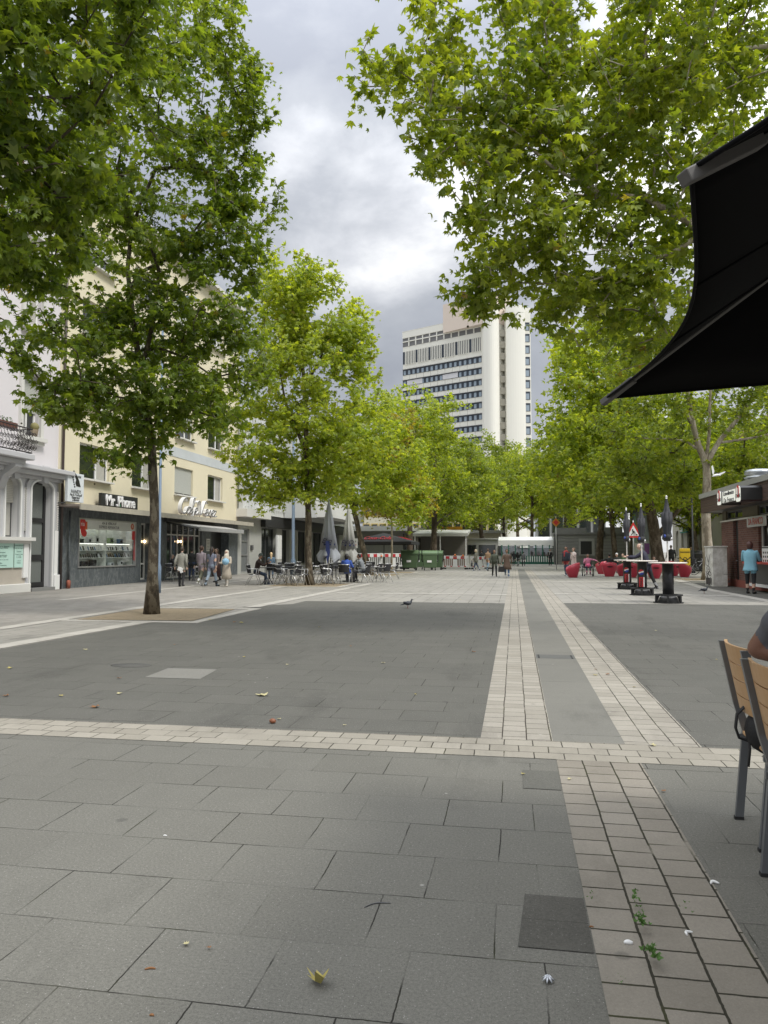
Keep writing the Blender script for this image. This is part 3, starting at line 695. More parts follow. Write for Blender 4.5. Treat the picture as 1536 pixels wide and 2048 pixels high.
g=MB(); g.bb(WX-.3,WX-.22,a+.1,c-.1,e-.02,e-.005); g.build('light_strip',M('strip_light',(1,1,1),emit=(1,.97,.9),es=9.),o)
g=MB(); g.bb(WX-.3,WX-.22,a+.1,c-.1,d+.96,d+.978); g.build('light_strip',M('strip_light_low',(1,1,1),emit=(1,.97,.9),es=2.5),o)
ph=M('handset_black',(.015,.015,.018),.25); ph2=M('handset_white',(.6,.6,.62),.3); ph3=M('handset_blue',(.06,.12,.22),.3); red=M('sign_red',(.55,.03,.03),.5); org=M('sign_orange',(.65,.12,.02),.5)
pm=[ph,ph,ph2,ph,ph3,ph2]
k=0; phone=MB(); phone.box((0,0,.08),(.014,.09,.17),(0,R(-18),0)); protos=[]
for m_ in (ph,ph2,ph3):
    q=phone.build('handset',m_); tag(q,'handset standing in the shop window','phone','handsets in the shop window'); protos.append(q)
used3=set()
def place(i,x,y,z,sc_=1.):
    q=protos[i]
    if i in used3: q=dup(q)
    used3.add(i); q.location=(x,y,z); q.scale=(sc_,)*3
for zz in(.40,.70):
    y=yL+.22
    while y<yR-.2:
        if abs(y-(a+c)/2)>.12: place(rnd.choice((0,0,0,1,1,2)),WX-.2,y,d+zz,rnd.uniform(.9,1.15)); k+=1
        y+=rnd.uniform(.13,.2)
def goods(y,w_,h_,zz,m_,lab): q=MB(); q.bb(WX-.35,WX-.2,y,y+w_,d+zz,d+zz+h_); q.box((WX-.195,y+w_/2,d+zz+h_/2),(.01,w_*.6,h_*.5),None,1); o_=q.build('goods_box',[m_,ph]); tag(o_,lab,'box','boxed goods in the shop window')
for i,(fy,w_,h_,zz,m_,lab) in enumerate(((.12,.2,.16,1.0,ph,'black box, first on the top shelf of the shop window'),(.24,.22,.2,1.0,ph2,'white box on the top shelf left of the middle post'),(.36,.24,.28,1.0,inner,'tall pale box left of the middle post'),(.6,.3,.24,1.0,M('g1',(.2,.3,.12),.6),'green box on the top shelf'),(.78,.26,.2,1.0,ph3,'blue box on the top shelf'),(.16,.3,.2,.05,ph,'black bag shaped box at the bottom of the shop window'),(.3,.36,.26,.05,ph,'large black box at the bottom of the shop window'),(.62,.3,.12,.05,ph2,'flat white box at the bottom right'),(.8,.2,.2,.05,ph2,'white box in the bottom right corner'))):
    goods(a+(c-a)*fy,w_,h_,zz,m_,lab)
# banner in the window
zb0=e-.44
p=thing('window_banner','white window banner offering purchase, sale and express repair','banner',(WX-.0,(a+c)/2,zb0))
q=MB(); q.bb(-.012,-.002,-(c-a)/2+.06,(c-a)/2-.06,.0,.38); q.build('banner',M('banner_white',(.66,.67,.62),.6),p)
dt_=M('text_dark',(.03,.03,.03),.6)
text('AN & VERKAUF',.17,'lettering',dt_,p,frameX(.0,0.05,.28),.004); text('EXPRESS REPARATUR',.17,'lettering',dt_,p,frameX(.0,.05,.12),.004)
q=MB(); 
def disc(mb,x,y,z,r,th=.006,n=24,mi=0,ry=1.): mb.prism([(r*math.cos(2*math.pi*k/n),r*ry*math.sin(2*math.pi*k/n)) for k in range(n)],lambda u,v,sd:(x+sd*th,y+u,z+v),mi)
yl=-(c-a)/2+.3
q.bb(.0,.006,yl-.15,yl+.35,-.02,.3); q.build('orange_sticker',org,p)
q=MB(); disc(q,.008,yl,.2,.24); q.build('round_sticker',red,p); text('ria',.26,'lettering',white,p,frameX(.018,yl,.2),.004)
q=MB(); q.prism([(-.14,-.22),(-.22,-.02),(-.1,.02),(.0,.0),(.12,.0),(.22,-.12),(.2,-.24),(.04,-.3)],lambda u,v,sd:(.0+sd*.005,yl+.1+u,-.02+v)); q.build('red_sticker',red,p)
q=MB(); disc(q,.0,(c-a)/2-.28,.22,.14); q.build('round_logo',M('logo_red',(.5,.12,.06),.5),p); text('R',.16,'lettering',white,p,frameX(.008,(c-a)/2-.28,.22),.003)
q=MB(); q.bb(.0,.006,(c-a)/2-.3,(c-a)/2-.06,-.38,.02); q.build('red_tab',red,p)
q=MB(); q.bb(.0,.004,(c-a)/2-.12,(c-a)/2-.05,-1.3,-.38); q.bb(.0,.004,-(c-a)/2+.05,-(c-a)/2+.12,-1.35,0); q.build('red_edge',red,p)
# door by the shop
def glazed(h,name,fm,bars,X=WX,x_off=.3,low=0,glass=gd):
    a,c,d,e=h; q=X-x_off; f=MB()
    for y in [a+.04,c-.04]+[a+(c-a)*u for u in bars]: f.box((q,y,(d+e)/2),(.08,.06,e-d))
    for z in [d+.04,e-.04]+([d+low] if low else []): f.box((q,(a+c)/2,z),(.078,c-a-.12,.07))
    o=f.build(name,fm,t,True); g=MB(); g.box((q-.02,(a+c)/2,(d+e)/2),(.012,c-a,e-d)); g.build('pane',glass,o); return o
glazed(dr,'side_door',offw,[.55],low=.75)
fo=glazed(cf,'cafe_front',offw,[.18,.34,.5,.66,.84],low=2.2,x_off=.15)
f=MB(); f.bb(WX-.52,WX-.48,dw[0],dw[1],0,dw[3]); f.build('dark_entrance',blackm,t,True)
bulb=M('warm_bulb',(1,.8,.5),emit=(1,.72,.4),es=14.)
for (px,py) in((289,1083),(355,1083),(361,1083)):
    y,z=PX(px,py,WX-.12 if px>300 else WX-.25); L=thing('pendant_lamp','glowing pendant bulb behind the cafe glass, '+('left' if px<358 else 'right')+' of the pair' if px>300 else 'glowing pendant bulb in the doorway beside the phone shop','lamp',(WX-.1 if px>300 else WX-.24,y,z),0,'warm pendant bulbs')
    q=MB(); q.ell((0,0,0),(.05,.05,.06),10); q.build('bulb',bulb,L); q=MB(); q.tube([(0,0,.05),(0,0,.6)],.008,4); q.build('cord',blackm,L)
y,z=PX(416,1090,WX+.03); p=thing('menu_board','white menu board on the marble pier of the cafe','sign',(WX+.03,y,z)); q=MB(); q.box((0,0,0),(.03,.5,.7)); q.build('board',offw,p); q=MB(); [q.box((.018,0,.24-.08*k),(.004,.36,.025)) for k in range(7)]; q.build('print',dt_,p)
# awning
ya,yb=span(WX+.1,330)[0],span(WX+1.75,481)[0]
aw=thing('awning','grey roll-out awning over the cafe front','awning',(WX,(ya+yb)/2,2.6)); q=MB()
x0,x1=WX+.12,WX+1.85; zb_,zf=2.95,2.62
q.prism([(x0,zb_),(x1,zf),(x1,zf-.03),(x0,zb_-.03)],lambda u,v,sd:(u,ya+.12+sd*(yb-ya-.24),v)); q.build('cloth',M('awning_cloth',(.36,.35,.33),.85),aw,True)
q=MB(); q.bb(x1-.02,x1+.1,ya,yb,zf-.2,zf+.02); q.build('front_bar',M('front_bar',(.33,.33,.32),.6),aw,True,bevel=.02)
q=MB(); q.bb(WX+.02,WX+.18,ya,yb,zb_-.06,zb_+.12); q.build('case',darkm,aw,True)
for y in(ya+.06,yb-.06):
    q=MB(); q.tube([(x0,y,zb_-.08),(x1,y,zf-.08)],.045,6); q.build('arm',darkm,aw,True)
# signs
y0,y1=span(WX+.3,198,271); z0,z1=zat(WX+.3,198,1014),zat(WX+.3,198,985)
p=thing('shop_sign','black phone shop sign with white pixel letters on the canopy','sign',(WX+.3,(y0+y1)/2,(z0+z1)/2)); q=MB(); q.box((0,0,0),(.14,y1-y0,z1-z0)); q.build('board',M('sign_black',(.018,.02,.02),.5),p,bevel=.01)
wl=M('letter_white',(.8,.8,.8),.4,var=.02)
text('Mr .Phone',.62,'lettering',wl,p,frameX(.1,-.02,0),.06,.92,offset=.012)
q=MB(); q.bb(.08,.13,-.18,-.12,-.2,-.1); q.build('green_dot',M('green_dot',(.02,.3,.12),.5),p)
y0,y1=span(WX+.7,142,174); z0,z1=zat(WX+.7,158,1004),zat(WX+.7,158,946)
p=thing('blade_sign','white hanging sign with a hand emblem above the phone shop window','sign',(WX+.45,(y0+y1)/2,(z0+z1)/2)); q=MB(); hh=(z1-z0)/2; q.box((0,0,0),(.12,y1-y0,2*hh)); q.build('board',M('sign_pale',(.66,.7,.72),.5),p,bevel=.01)
q=MB(); q.prism([(-.28,.62),(-.18,.72),(.02,.5),(.2,.3),(.33,.0),(.02,.02),(-.06,.16),(.0,.3),(-.1,.45)],lambda u,v,sd:(.062+sd*.01,u*.9,v*.85+.05)); 
for k in range(5): q.prism([(-.27+.035*k,.42-.1*k),(-.2+.035*k,.40-.1*k),(-.22+.035*k,.34-.1*k),(-.29+.035*k,.36-.1*k)],lambda u,v,sd:(.062+sd*.01,u*.9,v*.85+.05))
q.build('hand_emblem',blackm,p)
for zz,sz,s_ in((.8,.17,'Mr.Phone'),(-.28,.2,'HANDY'),(-.5,.15,'An & Verkauf'),(-.68,.14,'Reparatur'),(-.85,.14,'Zubehör')): text(s_,sz,'lettering',dt_,p,frameX(.068,0,zz*hh),.006,.95)
for zz in(.6,-.6):
    q=MB(); q.bb(-.45,-.06,-(y1-y0)/2+.02,-(y1-y0)/2+.06,zz-.03,zz+.03); q.build('bracket',darkm,p)
# cafe lettering, standing letters in joined script
y0,y1=span(WX+.5,354,425); p=thing('cafe_sign','big white script letters of the cafe name standing on the canopy','sign',(WX+.55,(y0+y1)/2,3.25))
import itertools
def stroke(pts,w_=.085,dx=.16):
    # ribbon stroke with side wall, in (y,z)
    pts=[np.array(p_,float) for p_ in pts]; sm=[]
    for i in range(len(pts)-1):
        p0,p1,p2,p3=pts[max(i-1,0)],pts[i],pts[i+1],pts[min(i+2,len(pts)-1)]
        for k in range(5):
            u=k/5; sm.append(.5*((2*p1)+(-p0+p2)*u+(2*p0-5*p1+4*p2-p3)*u*u+(-p0+3*p1-3*p2+p3)*u**3))
    sm.append(pts[-1]); n=len(sm); L_=[];R_=[]
    for i in range(n):
        tt=sm[min(i+1,n-1)]-sm[max(i-1,0)]; tt/=np.linalg.norm(tt)+1e-9; nn=np.array([-tt[1],tt[0]])*w_/2; L_.append(sm[i]+nn); R_.append(sm[i]-nn)
    return L_,R_
W_=y1-y0
def ltr(y,s,strokes,mb,mb2):
    for st in strokes:
        L_,R_=stroke([(y+u*s,.1+v*s*.56) for u,v in st],.075)
        for i in range(len(L_)-1):
            mb.prism([L_[i],L_[i+1],R_[i+1],R_[i]],lambda u,v,sd:(-.1+sd*.2,u,v))
        L_,R_=stroke([(y+u*s,.1+v*s*.56) for u,v in st],.03)
        for i in range(len(L_)-1):
            mb2.prism([L_[i],L_[i+1],R_[i+1],R_[i]],lambda u,v,sd:(.101+sd*.012,u,v))
A={'C':[[(.62,.8),(.5,.98),(.3,.85),(.12,.5),(.12,.15),(.3,.0),(.5,.12),(.66,.32)]],'a':[[(.4,.42),(.2,.44),(.05,.22),(.12,.03),(.3,.12),(.42,.42),(.38,.1),(.5,.05),(.6,.2)]],
 'f':[[(.0,.2),(.22,.5),(.34,.95),(.26,1.),(.16,.6),(.1,-.1),(.2,-.2),(.3,.1),(.46,.2)]],'e':[[(.0,.15),(.26,.3),(.28,.44),(.14,.42),(.08,.15),(.2,.0),(.42,.2)]],
 'V':[[(-.12,.78),(.02,.9),(.12,.7),(.14,.02),(.4,.55),(.6,.95),(.72,.8)]],'n':[[(.0,.4),(.06,.02)],[(.08,.2),(.24,.43),(.3,.3),(.3,.05),(.42,.12)]],'z':[[(.0,.4),(.24,.4),(.02,.02),(.3,.04)]]}
m1,m2=MB(),MB(); y=-W_/2; S_=1.45
for ch,adv in(('C',.58),('a',.46),('f',.36),('e',.52),('V',.62),('e',.34),('n',.36),('e',.34),('z',.3)):
    if y<W_/2-.2: ltr(y,S_ if ch in 'CVf' else S_*.95,A[ch],m1,m2)
    y+=adv*W_/3.75
m1.build('script_letters',wl,p); m2.build('face_line',blackm,p)
q=MB(); 
for k in range(6): q.tube([(0,-W_/2+.3+k*W_/6,-.05),(0,-W_/2+.3+k*W_/6,.2)],.02,4)
q.build('support_posts',blackm,p)
# ---- stone building beyond
Y2=span(WX,700)[0]
t=thing('stone_building','pale stone building with dark shop fascia and ribbed white upper floors','building',(WX,(Y1+Y2)/2,0))
gl=[(*span(WX,484,500),.1,2.9),(*span(WX,524,554),.45,3.1),(*span(WX,565,580),.45,3.1),(*span(WX,597,616),.45,3.1),(*span(WX,626,648),.2,3.1),(*span(WX,656,680),.2,3.1)]
b=MB(); wall(b,WX-.05,1,Y1+.02,Y2,0,3.9,gl,.35,9); b.build('stone_wall',stone,t,True)
up_=[]
yy=Y1+1.5
while yy<Y2-2: up_+=[(yy,yy+1.3,z,z+1.7) for z in(5.0,8.2)]; yy+=3.1
b=MB(); wall(b,WX+.35,1,Y1+.02,Y2,3.9,10.6,up_,.3,9.4); b.build('upper_wall',M('white_cladding',(.6,.61,.6),.7,var=.08),t,True)
for h in up_: window(t,WX+.35,1,h,'curt' if int(h[0]*7)%2 else 'glass',False,white,.3)
b=MB(); yy=Y1+.3
while yy<Y2: b.bb(WX+.35,WX+.5,yy,yy+.12,4.3,10.4); yy+=.52
b.build('rib',M('rib_white',(.66,.67,.66),.7),t,True)['kind']='stuff'
b=MB(); b.bb(WX-.03,WX+.3,span(WX,522)[0],Y2,3.12,3.85); b.build('fascia',M('dark_fascia',(.025,.025,.024),.5),t,True)
b=MB(); b.bb(WX-.1,WX+.7,Y1-.3,span(WX,522)[0],3.6,4.1); b.build('entrance_beam',offw,t,True)
for i,h in enumerate(gl): 
    if i==0:
        f=MB(); q=WX-.2; a,c,d,e=h
        for y in(a+.04,c-.04): f.box((q,y,(d+e)/2),(.08,.08,e-d))
        for z in(d+.04,1.2,2.1,e-.04): f.box((q,(a+c)/2,z),(.078,c-a-.16,.07))
        o=f.build('steel_door',alum,t,True); g=MB(); g.box((q-.02,(a+c)/2,(d+e)/2),(.012,c-a,e-d)); g.build('panel',M('door_grey',(.17,.18,.18),.5),o)
    else: glazed(h,'shop_window',darkm,[.5],X=WX-.05,x_off=.3)
b=MB(); b.bb(WX+.3,WX+.42,span(WX+.4,554)[0],span(WX+.4,563)[0],.9,2.6); b.build('display_case',white,t,True)
y,z=PX(504,1095,WX); p=thing('letter_plate','small steel bell plate on the stone pier','bell plate',(WX,y,z)); q=MB(); q.box((0,0,0),(.08,.4,.3)); q.build('plate',darkm,p); q=MB(); [q.box((.045,.0,.08-.08*k),(.006,.2,.03)) for k in range(3)]; q.build('button',alum,p)
# protruding first floor at its end
y0,y1=span(-14.6,621,700)
b=MB(); wall(b,-14.2,1,y0,y1,3.9,10.6,[(y0+1,y0+3.4,5,7.2),(y0+5,y0+7.4,5,7.2)],.3,2.4); o=b.build('bay',MC['white_cladding'],t,True)
for a_ in(y0+1,y0+5): window(t,-14.2,1,(a_,a_+2.4,5,7.2),'curt',False,darkm,.3)
b=MB(); b.bb(-14.18,-13.2,y0+.2,y1-.5,3.95,4.05); b.bb(-13.3,-13.2,y0+.2,y1-.5,4.05,5.0); b.bb(-14.18,-13.2,y0+.2,y0+.3,4.05,5.); b.build('balcony',white,t,True)
# ---- white-roofed pavilion
def simple(name,label,cat,x0,x1,y0,y1,h,wm,rm,roofh=.35,over=.5,win=None,face='-Y'):
    t=thing(name,label,cat,((x0+x1)/2,(y0+y1)/2,0)); b=MB(); b.bb(x0,x1,y0,y1,0,h); b.build('wall',wm,t,True)
    b=MB(); b.bb(x0-over,x1+over,y0-over,y1+over,h,h+roofh); b.build('roof',rm,t,True)
    n,z0,z1,fm=win or (0,0,0,None)
    for k in range(n):
        f=MB(); g=MB()
        if face=='-Y':
            w_=(x1-x0)/n; c=x0+w_*(k+.5); f.box((c,y0-.03,(z0+z1)/2),(w_*.86,.1,z1-z0)); g.box((c,y0-.085,(z0+z1)/2),(w_*.74,.02,(z1-z0)*.88))
        else:
            s=1 if face=='+X' else -1; X=x1 if s>0 else x0
            w_=(y1-y0)/n; c=y0+w_*(k+.5); f.box((X+s*.03,c,(z0+z1)/2),(.1,w_*.86,z1-z0)); g.box((X+s*.085,c,(z0+z1)/2),(.02,w_*.74,(z1-z0)*.88))
        o=f.build('window',fm,t,True); g.build('pane',gd,o)
    return t
pv=simple('pavilion','low glazed pavilion with a white sloping roof behind the black parasol','building',-21,-11.5,78,104,3.6,M('pavilion_wall',(.3,.3,.27),.8),white,.5,1.2,(10,.3,3.3,darkm),'+X')
simple('shop_building','low white shop front far behind the green bins','building',-11,-2.,112,120,4.2,M('cream_wall2',(.36,.33,.25),.8),M('dull_roof',(.3,.3,.28),.8),.4,.6,(7,.4,2.6,offw))
bb=simple('office_block','long cream office building with bands of yellow-framed windows in the far left','building',-26,-3,128,142,11,M('cream_wall3',(.5,.48,.38),.8),offw,.4,.3,(16,1.2,3.4,M('yellow_frame',(.5,.38,.12),.6)))
for r_ in(1,2):
    for k in range(16):
        c=-26+23/16*(k+.5); f=MB(); f.box((c,127.97,2.3+3.1*r_),(1.2,.1,1.9)); o=f.build('window',MC['yellow_frame'],bb,True); g=MB(); g.box((c,127.91,2.3+3.1*r_),(1.,.02,1.6)); g.build('pane',gd,o)
# orange patch sign, glass block behind the tent
a=D(906,1066,95); b=MB(); b.box((0,0,0),(3.,.3,1.6)); b.box((0,0,-3),(.2,.2,4.4)); tag(b.build('orange_sign',M('orange_board',(.7,.33,.03),.5),None,loc=a),'orange board above the white market stall','sign')
gb=simple('glass_block','grey office block with a glazed front behind the green market tent','building',4.5,17.5,150,165,14,M('grey_concrete',(.3,.31,.3),.8),M('dark_roof',(.1,.1,.1),.8),.4,.2,(5,3.8,12.,darkm))
# green market tent
ax,ay=G(1004,1128).x,G(1004,1128).y; bx=G(1112,1128).x
y0=ay
t=thing('market_tent','green and clear plastic market tent with white roof edge beyond the lane','tent',((ax+bx)/2,y0+3,0))
zr=HT((0,y0,0),1090)
b=MB(); b.prism([(0,zr-.1),(6,zr-.1),(6,zr+.5),(3,zr+1.0),(0,zr+.55)],lambda u,v,sd:(ax-.4+sd*(bx-ax+.8),y0+u,v)); b.build('roof',white,t,True)
b=MB(); n=8
for k in range(n+1): x=ax+(bx-ax)*k/n; b.bb(x-.06,x+.06,y0-.05,y0+.05,0,zr)
b.build('frame',M('tent_green',(.02,.12,.08),.6),t,True)
b=MB(); b.bb(ax,bx,y0,y0+.04,0,.95); b.build('lower_wall',MC['tent_green'],t,True)
b=MB()
for k in range(24): x=ax+(bx-ax)*(k+.3)/24; b.bb(x,x+(bx-ax)/60,y0-.02,y0,.25,.9)
b.build('stripe',white,t,True)
b=MB(); b.bb(ax,bx,y0+.01,y0+.03,.95,zr-.1); b.build('clear_wall',glassclear('foil',.3),t,True)
b=MB(); b.bb(ax+.2,bx-.2,y0+5,y0+5.1,0,zr-.3); b.build('back_wall',M('tent_back',(.32,.34,.32),.8),t,True)
# white market stall left of the lane
a=G(905,1135); b0=G(955,1135)
t=thing('market_stall','white market stall with a slanting canopy above the striped barriers','stall',((a.x+b0.x)/2,a.y,0)); y0=a.y+8
x0,x1=-10.2,-4.6
b=MB(); b.prism([(0,3.0),(5,3.6),(5,3.8),(0,3.3)],lambda u,v,sd:(x0+sd*(x1-x0),y0+u,v)); b.build('canopy',M('canopy_grey_white',(.46,.46,.43),.7),t,True)
b=MB(); b.bb(x0+.3,x1-.3,y0+4,y0+4.1,0,3.2); b.build('back',M('stall_back',(.2,.19,.17),.8),t,True)
for x in(x0+.2,(x0+x1)/2,x1-.2): b=MB(); b.bb(x-.05,x+.05,y0+.1,y0+.2,0,3.05); b.build('post',white,t,True)
b=MB(); b.bb(x0+.2,x1-.2,y0+.5,y0+1.4,0,.9); b.build('counter',M('stall_wood',(.16,.1,.06),.8),t,True)
simple('white_van_stall','long white sales trailer beyond the stall','trailer',-7,.3,96,99,3.0,M('trailer_white',(.45,.45,.43),.7),MC['trailer_white'],.15,.2,(3,1.1,2.3,darkm))
# grey cabin
a=G(1110,1129); zt=HT(a,1069); x0=a.x; y0=a.y; x1=G(1262,1129).x
t=thing('grey_cabin','grey ribbed metal site cabin behind the tree trunks on the right','cabin',((x0+x1)/2,y0+2,0))
def ribmat(name,col,p):
    m,T=newmat(name); tc=T.n('ShaderNodeTexCoord').outputs['Object']; z=T.n('ShaderNodeSeparateXYZ',Vector=tc).outputs[2]
    h=T.ramp(T.math('FRACT',T.math('DIVIDE',z,p)),[(0,0.),(.1,1.),(.9,1.),(1.,0.)]); fin(T,T.mix(h,tuple(x*.5 for x in col),col),.6,0,h,.7,.03); return m
b=MB(); b.bb(x0,x1,y0,y0+5,0,zt); b.build('wall',ribmat('cabin_grey',(.2,.2,.185),.36),t,True)
b=MB(); b.bb(x0-.1,x1+.1,y0-.1,y0+5,zt,zt+.22); b.bb(x0+.2,x0+3.5,y0+.4,y0+3,zt+.22,zt+.75); b.bb(x0+5,x1-1,y0+.4,y0+3,zt+.22,zt+.8); b.build('roof',M('cabin_roof',(.17,.17,.16),.7),t,True)
b=MB(); b.bb(x0-.05,x0+.3,y0-.06,y0,0,zt+.2); b.bb(x1-.3,x1,y0-.06,y0,0,zt+.2); b.build('corner_post',darkm,t,True)
p=G(1166,1128); xx=p.x
b=MB(); b.bb(xx-.8,xx+.9,y0-.12,y0,1.0,2.9); o=b.build('hatch_frame',M('hatch_grey',(.3,.3,.28),.6),t,True); b=MB(); b.bb(xx-.6,xx+.6,y0-.14,y0-.12,1.15,2.6); b.build('hatch',blackm,o)
xx=G(1183,1128).x; b=MB(); b.bb(xx+.2,xx+1.1,y0-.1,y0,3.0,3.7); b.build('vent',darkm,t,True)
# arched-window building on the right
XR=G(1347,1130).x; 
t=thing('arched_building','beige two-storey building with arched ground-floor windows and a green pharmacy sign','building',(19,72,0))
xR=19.0
ya,yb=PX(1450,1104,xR)[0],PX(1346,1104,xR)[0]
aw_=[PX(p_,1104,xR)[0] for p_ in(1355,1366,1378,1391,1405,1422)]
hh=[]
for y in aw_: hh.append((y-.75,y+.75,.9,3.9))
for y in aw_: hh.append((y-.7,y+.7,6.6,8.8))
bei=M('beige_wall',(.44,.42,.36),.85,var=.08)
b=MB(); wall(b,xR,-1,ya-6,yb,0,11,hh,.3,8); b.build('wall',bei,t,True)
for h in hh:
    window(t,xR,-1,h,'curt',False,white,.3)
    if h[2]<2:
        b=MB(); m_=(h[0]+h[1])/2; n=8
        b.prism([(m_-.76,h[3]+.01),(m_+.76,h[3]+.01)]+[(m_+.76*math.cos(math.pi*k/n),h[3]-.5+.5*math.sin(math.pi*k/n)) for k in range(n+1)],lambda u,v,sd:(xR+.02+sd*.2,u,v)); b.build('arch_head',bei,t,True)
b=MB(); b.bb(xR-.2,xR,ya-6,yb,5.2,5.5); b.bb(xR-.4,xR,ya-6,yb,10.7,11); b.build('string_course',offw,t,True)
b=MB(); b.prism([(-.5,11),(8.2,11),(4,14)],lambda u,v,sd:(xR+u,ya-6+sd*(yb-ya+6),v)); b.build('roof',MC['roof_tiles'],t,True)
y,z=PX(1368,1058,xR-.3); p=thing('pharmacy_sign','teal and white lettered sign on the arched building','sign',(xR-.3,y,z)); q=MB(); q.box((0,0,0),(.2,3.4,.9)); q.build('board',M('teal',(.02,.25,.22),.5),p); q=MB(); q.box((-.11,.9,0),(.02,1.2,.6)); q.build('panel',white,p)
# ---- kiosk
KX=8.85; yk0=PX(1536,1104,KX)[0]-6; yk1=PX(1444,1104,KX)[0]
t=thing('snack_kiosk','brick snack kiosk with a dark wooden fascia and flat roof','kiosk',(KX,yk1-4,0)); KI=t
bm2,T=newmat('red_brick'); tc=T.n('ShaderNodeTexCoord').outputs['Object']; sp=T.n('ShaderNodeSeparateXYZ',Vector=tc)
br=T.n('ShaderNodeTexBrick',Vector=T.n('ShaderNodeCombineXYZ',X=T.math('ADD',sp.outputs[0],sp.outputs[1]),Y=sp.outputs[2]).outputs[0],Color1=(.1,.035,.025,1),Color2=(.2,.085,.06,1),Mortar=(.16,.13,.11,1),Scale=1.,Mortar_Size=.012,Brick_Width=.26,Row_Height=.085,Bias=-.1)
fin(T,T.mix(T.math('MULTIPLY',T.noise(tc,6,4),.5),br.outputs[0],(.12,.05,.035)),.85,0,T.math('SUBTRACT',1.,br.outputs[1]),.8,.02)
kz=zat(KX,1450,1044); kd=span(KX,1477,1467.5); kw_=span(KX,1620,1517.5)
kh=[(kd[0],kd[1],.12,kz),(yk0+.5,kw_[1],1.05,kz)]
b=MB(); wall(b,KX,-1,yk0,yk1,.28,kz,kh,.2,7); b.build('brick_wall',bm2,t,True)
b=MB(); b.bb(KX-.03,KX+7,yk0,yk1+.03,0,.28); b.build('red_plinth',M('red_plinth',(.24,.07,.05),.8),t,True)
b=MB(); b.bb(KX+.12,KX+.16,kd[0],kd[1],.12,kz-.03); o=b.build('door',M('door_dark',(.04,.045,.042),.5),t,True); b=MB(); b.tube([(KX+.12,kd[1]-.12,1.05),(KX+.05,kd[1]-.12,1.05),(KX+.05,kd[1]-.3,1.05)],.015,6); b.build('handle',alum,o)
b=MB(); b.bb(KX-.04,KX+.0,yk0,yk1+.04,kz,kz+.06); b.build('wall_rail',offw,t,True)
ks=[span(KX,1484,1451),span(KX,1540,1514)]
zf0=zat(KX-.55,1414,1025); zf1=zat(KX-.55,1414,1000)
b=MB(); wall(b,KX+.05,-1,yk0,yk1,kz,zf0+.12,[(min(x),max(x),kz+.08,zf0) for x in ks],.15,6.9); b.build('upper_panels',M('olive_panel',(.11,.095,.06),.7),t,True)
for x in ks: window(t,KX+.05,-1,(min(x),max(x),kz+.08,zf0),'glass',False,darkm,.15)
woodf=ribmat('fascia_wood',(.075,.045,.033),.14)
yf=yk1+.9
b=MB(); b.bb(KX-.62,KX-.56,yk0-1,yf,zf0,zf1+.1); b.bb(KX-.56,KX+7.5,yf-.06,yf,zf0,zf1+.1); b.bb(KX-.56,KX+7.5,yk0-1,yk0-.94,zf0,zf1+.1); b.build('wood_fascia',woodf,t,True)
b=MB(); b.bb(KX-.68,KX-.5,yk0-1.05,yf+.05,zf1+.1,zf1+.3); b.bb(KX-.5,KX+7.5,yf-.13,yf+.05,zf1+.1,zf1+.3); b.build('roof_edge',M('zinc_edge',(.3,.3,.27),.6),t,True)
b=MB(); b.bb(KX-.5,KX+7.5,yk0-1,yf-.14,zf1+.1,zf1+.22); b.bb(KX-.55,KX+7.5,yk0-.94,yf-.06,zf0+.02,zf0+.06); b.build('roof',darkm,t,True)
# serving window
o=window(t,KX,-1,(yk0+.5,kw_[1],1.05,kz-.02),'glass',False,offw,.2,.6)
b=MB(); b.bb(KX-.6,KX+.1,yk0+.3,kw_[1]-.1,.98,1.05); b.build('red_counter',M('counter_red',(.5,.04,.03),.4),t,True,bevel=.01)
b=MB(); b.bb(KX-.4,KX-.06,yk0+.5,kw_[1]-.25,.3,.975); b.build('counter_base',M('counter_base',(.06,.062,.06),.5),t,True)
b=MB(); b.bb(KX-.45,KX-.05,yk0+.5,kw_[1]-.25,.18,.28); b.build('white_rail',white,t,True)
# its signs
def box_sign(name,label,y,z,w_,h_,dep,X,mats):
    p=thing(name,label,'sign',(X,y,z)); q=MB(); q.box((0,0,0),(dep,w_,h_)); q.build('case',mats[0],p,bevel=.03); q=MB(); q.box((-dep/2-.006,0,0),(.012,w_*.96,h_*.96)); q.build('face',mats[1],p,bevel=.004); return p
XS=KX-.95
XQ=XS-.36
lit=M('lit_white_panel',(.75,.75,.7),.4,emit=(.9,.92,.8),es=.35,var=.02)
y0,y1=span(XQ,1473,1446.5); z0,z1=zat(XQ,1460,1003.5),zat(XQ,1460,979.5)
p=box_sign('kiosk_sign','white lit sign board on the kiosk roof edge between two beer emblems',(y0+y1)/2,(z0+z1)/2,y1-y0,z1-z0,.5,XS-.09,(blackm,lit))
gt=M('goth_text',(.03,.03,.04),.6)
text('Schnellimbiss',.21,'lettering',gt,p,frameX(-.268,0,.11,-1),.008,1.25,.15); text('Da Franco',.24,'lettering',gt,p,frameX(-.268,0,-.13,-1),.008,1.3,.15)
XB=XS-.36
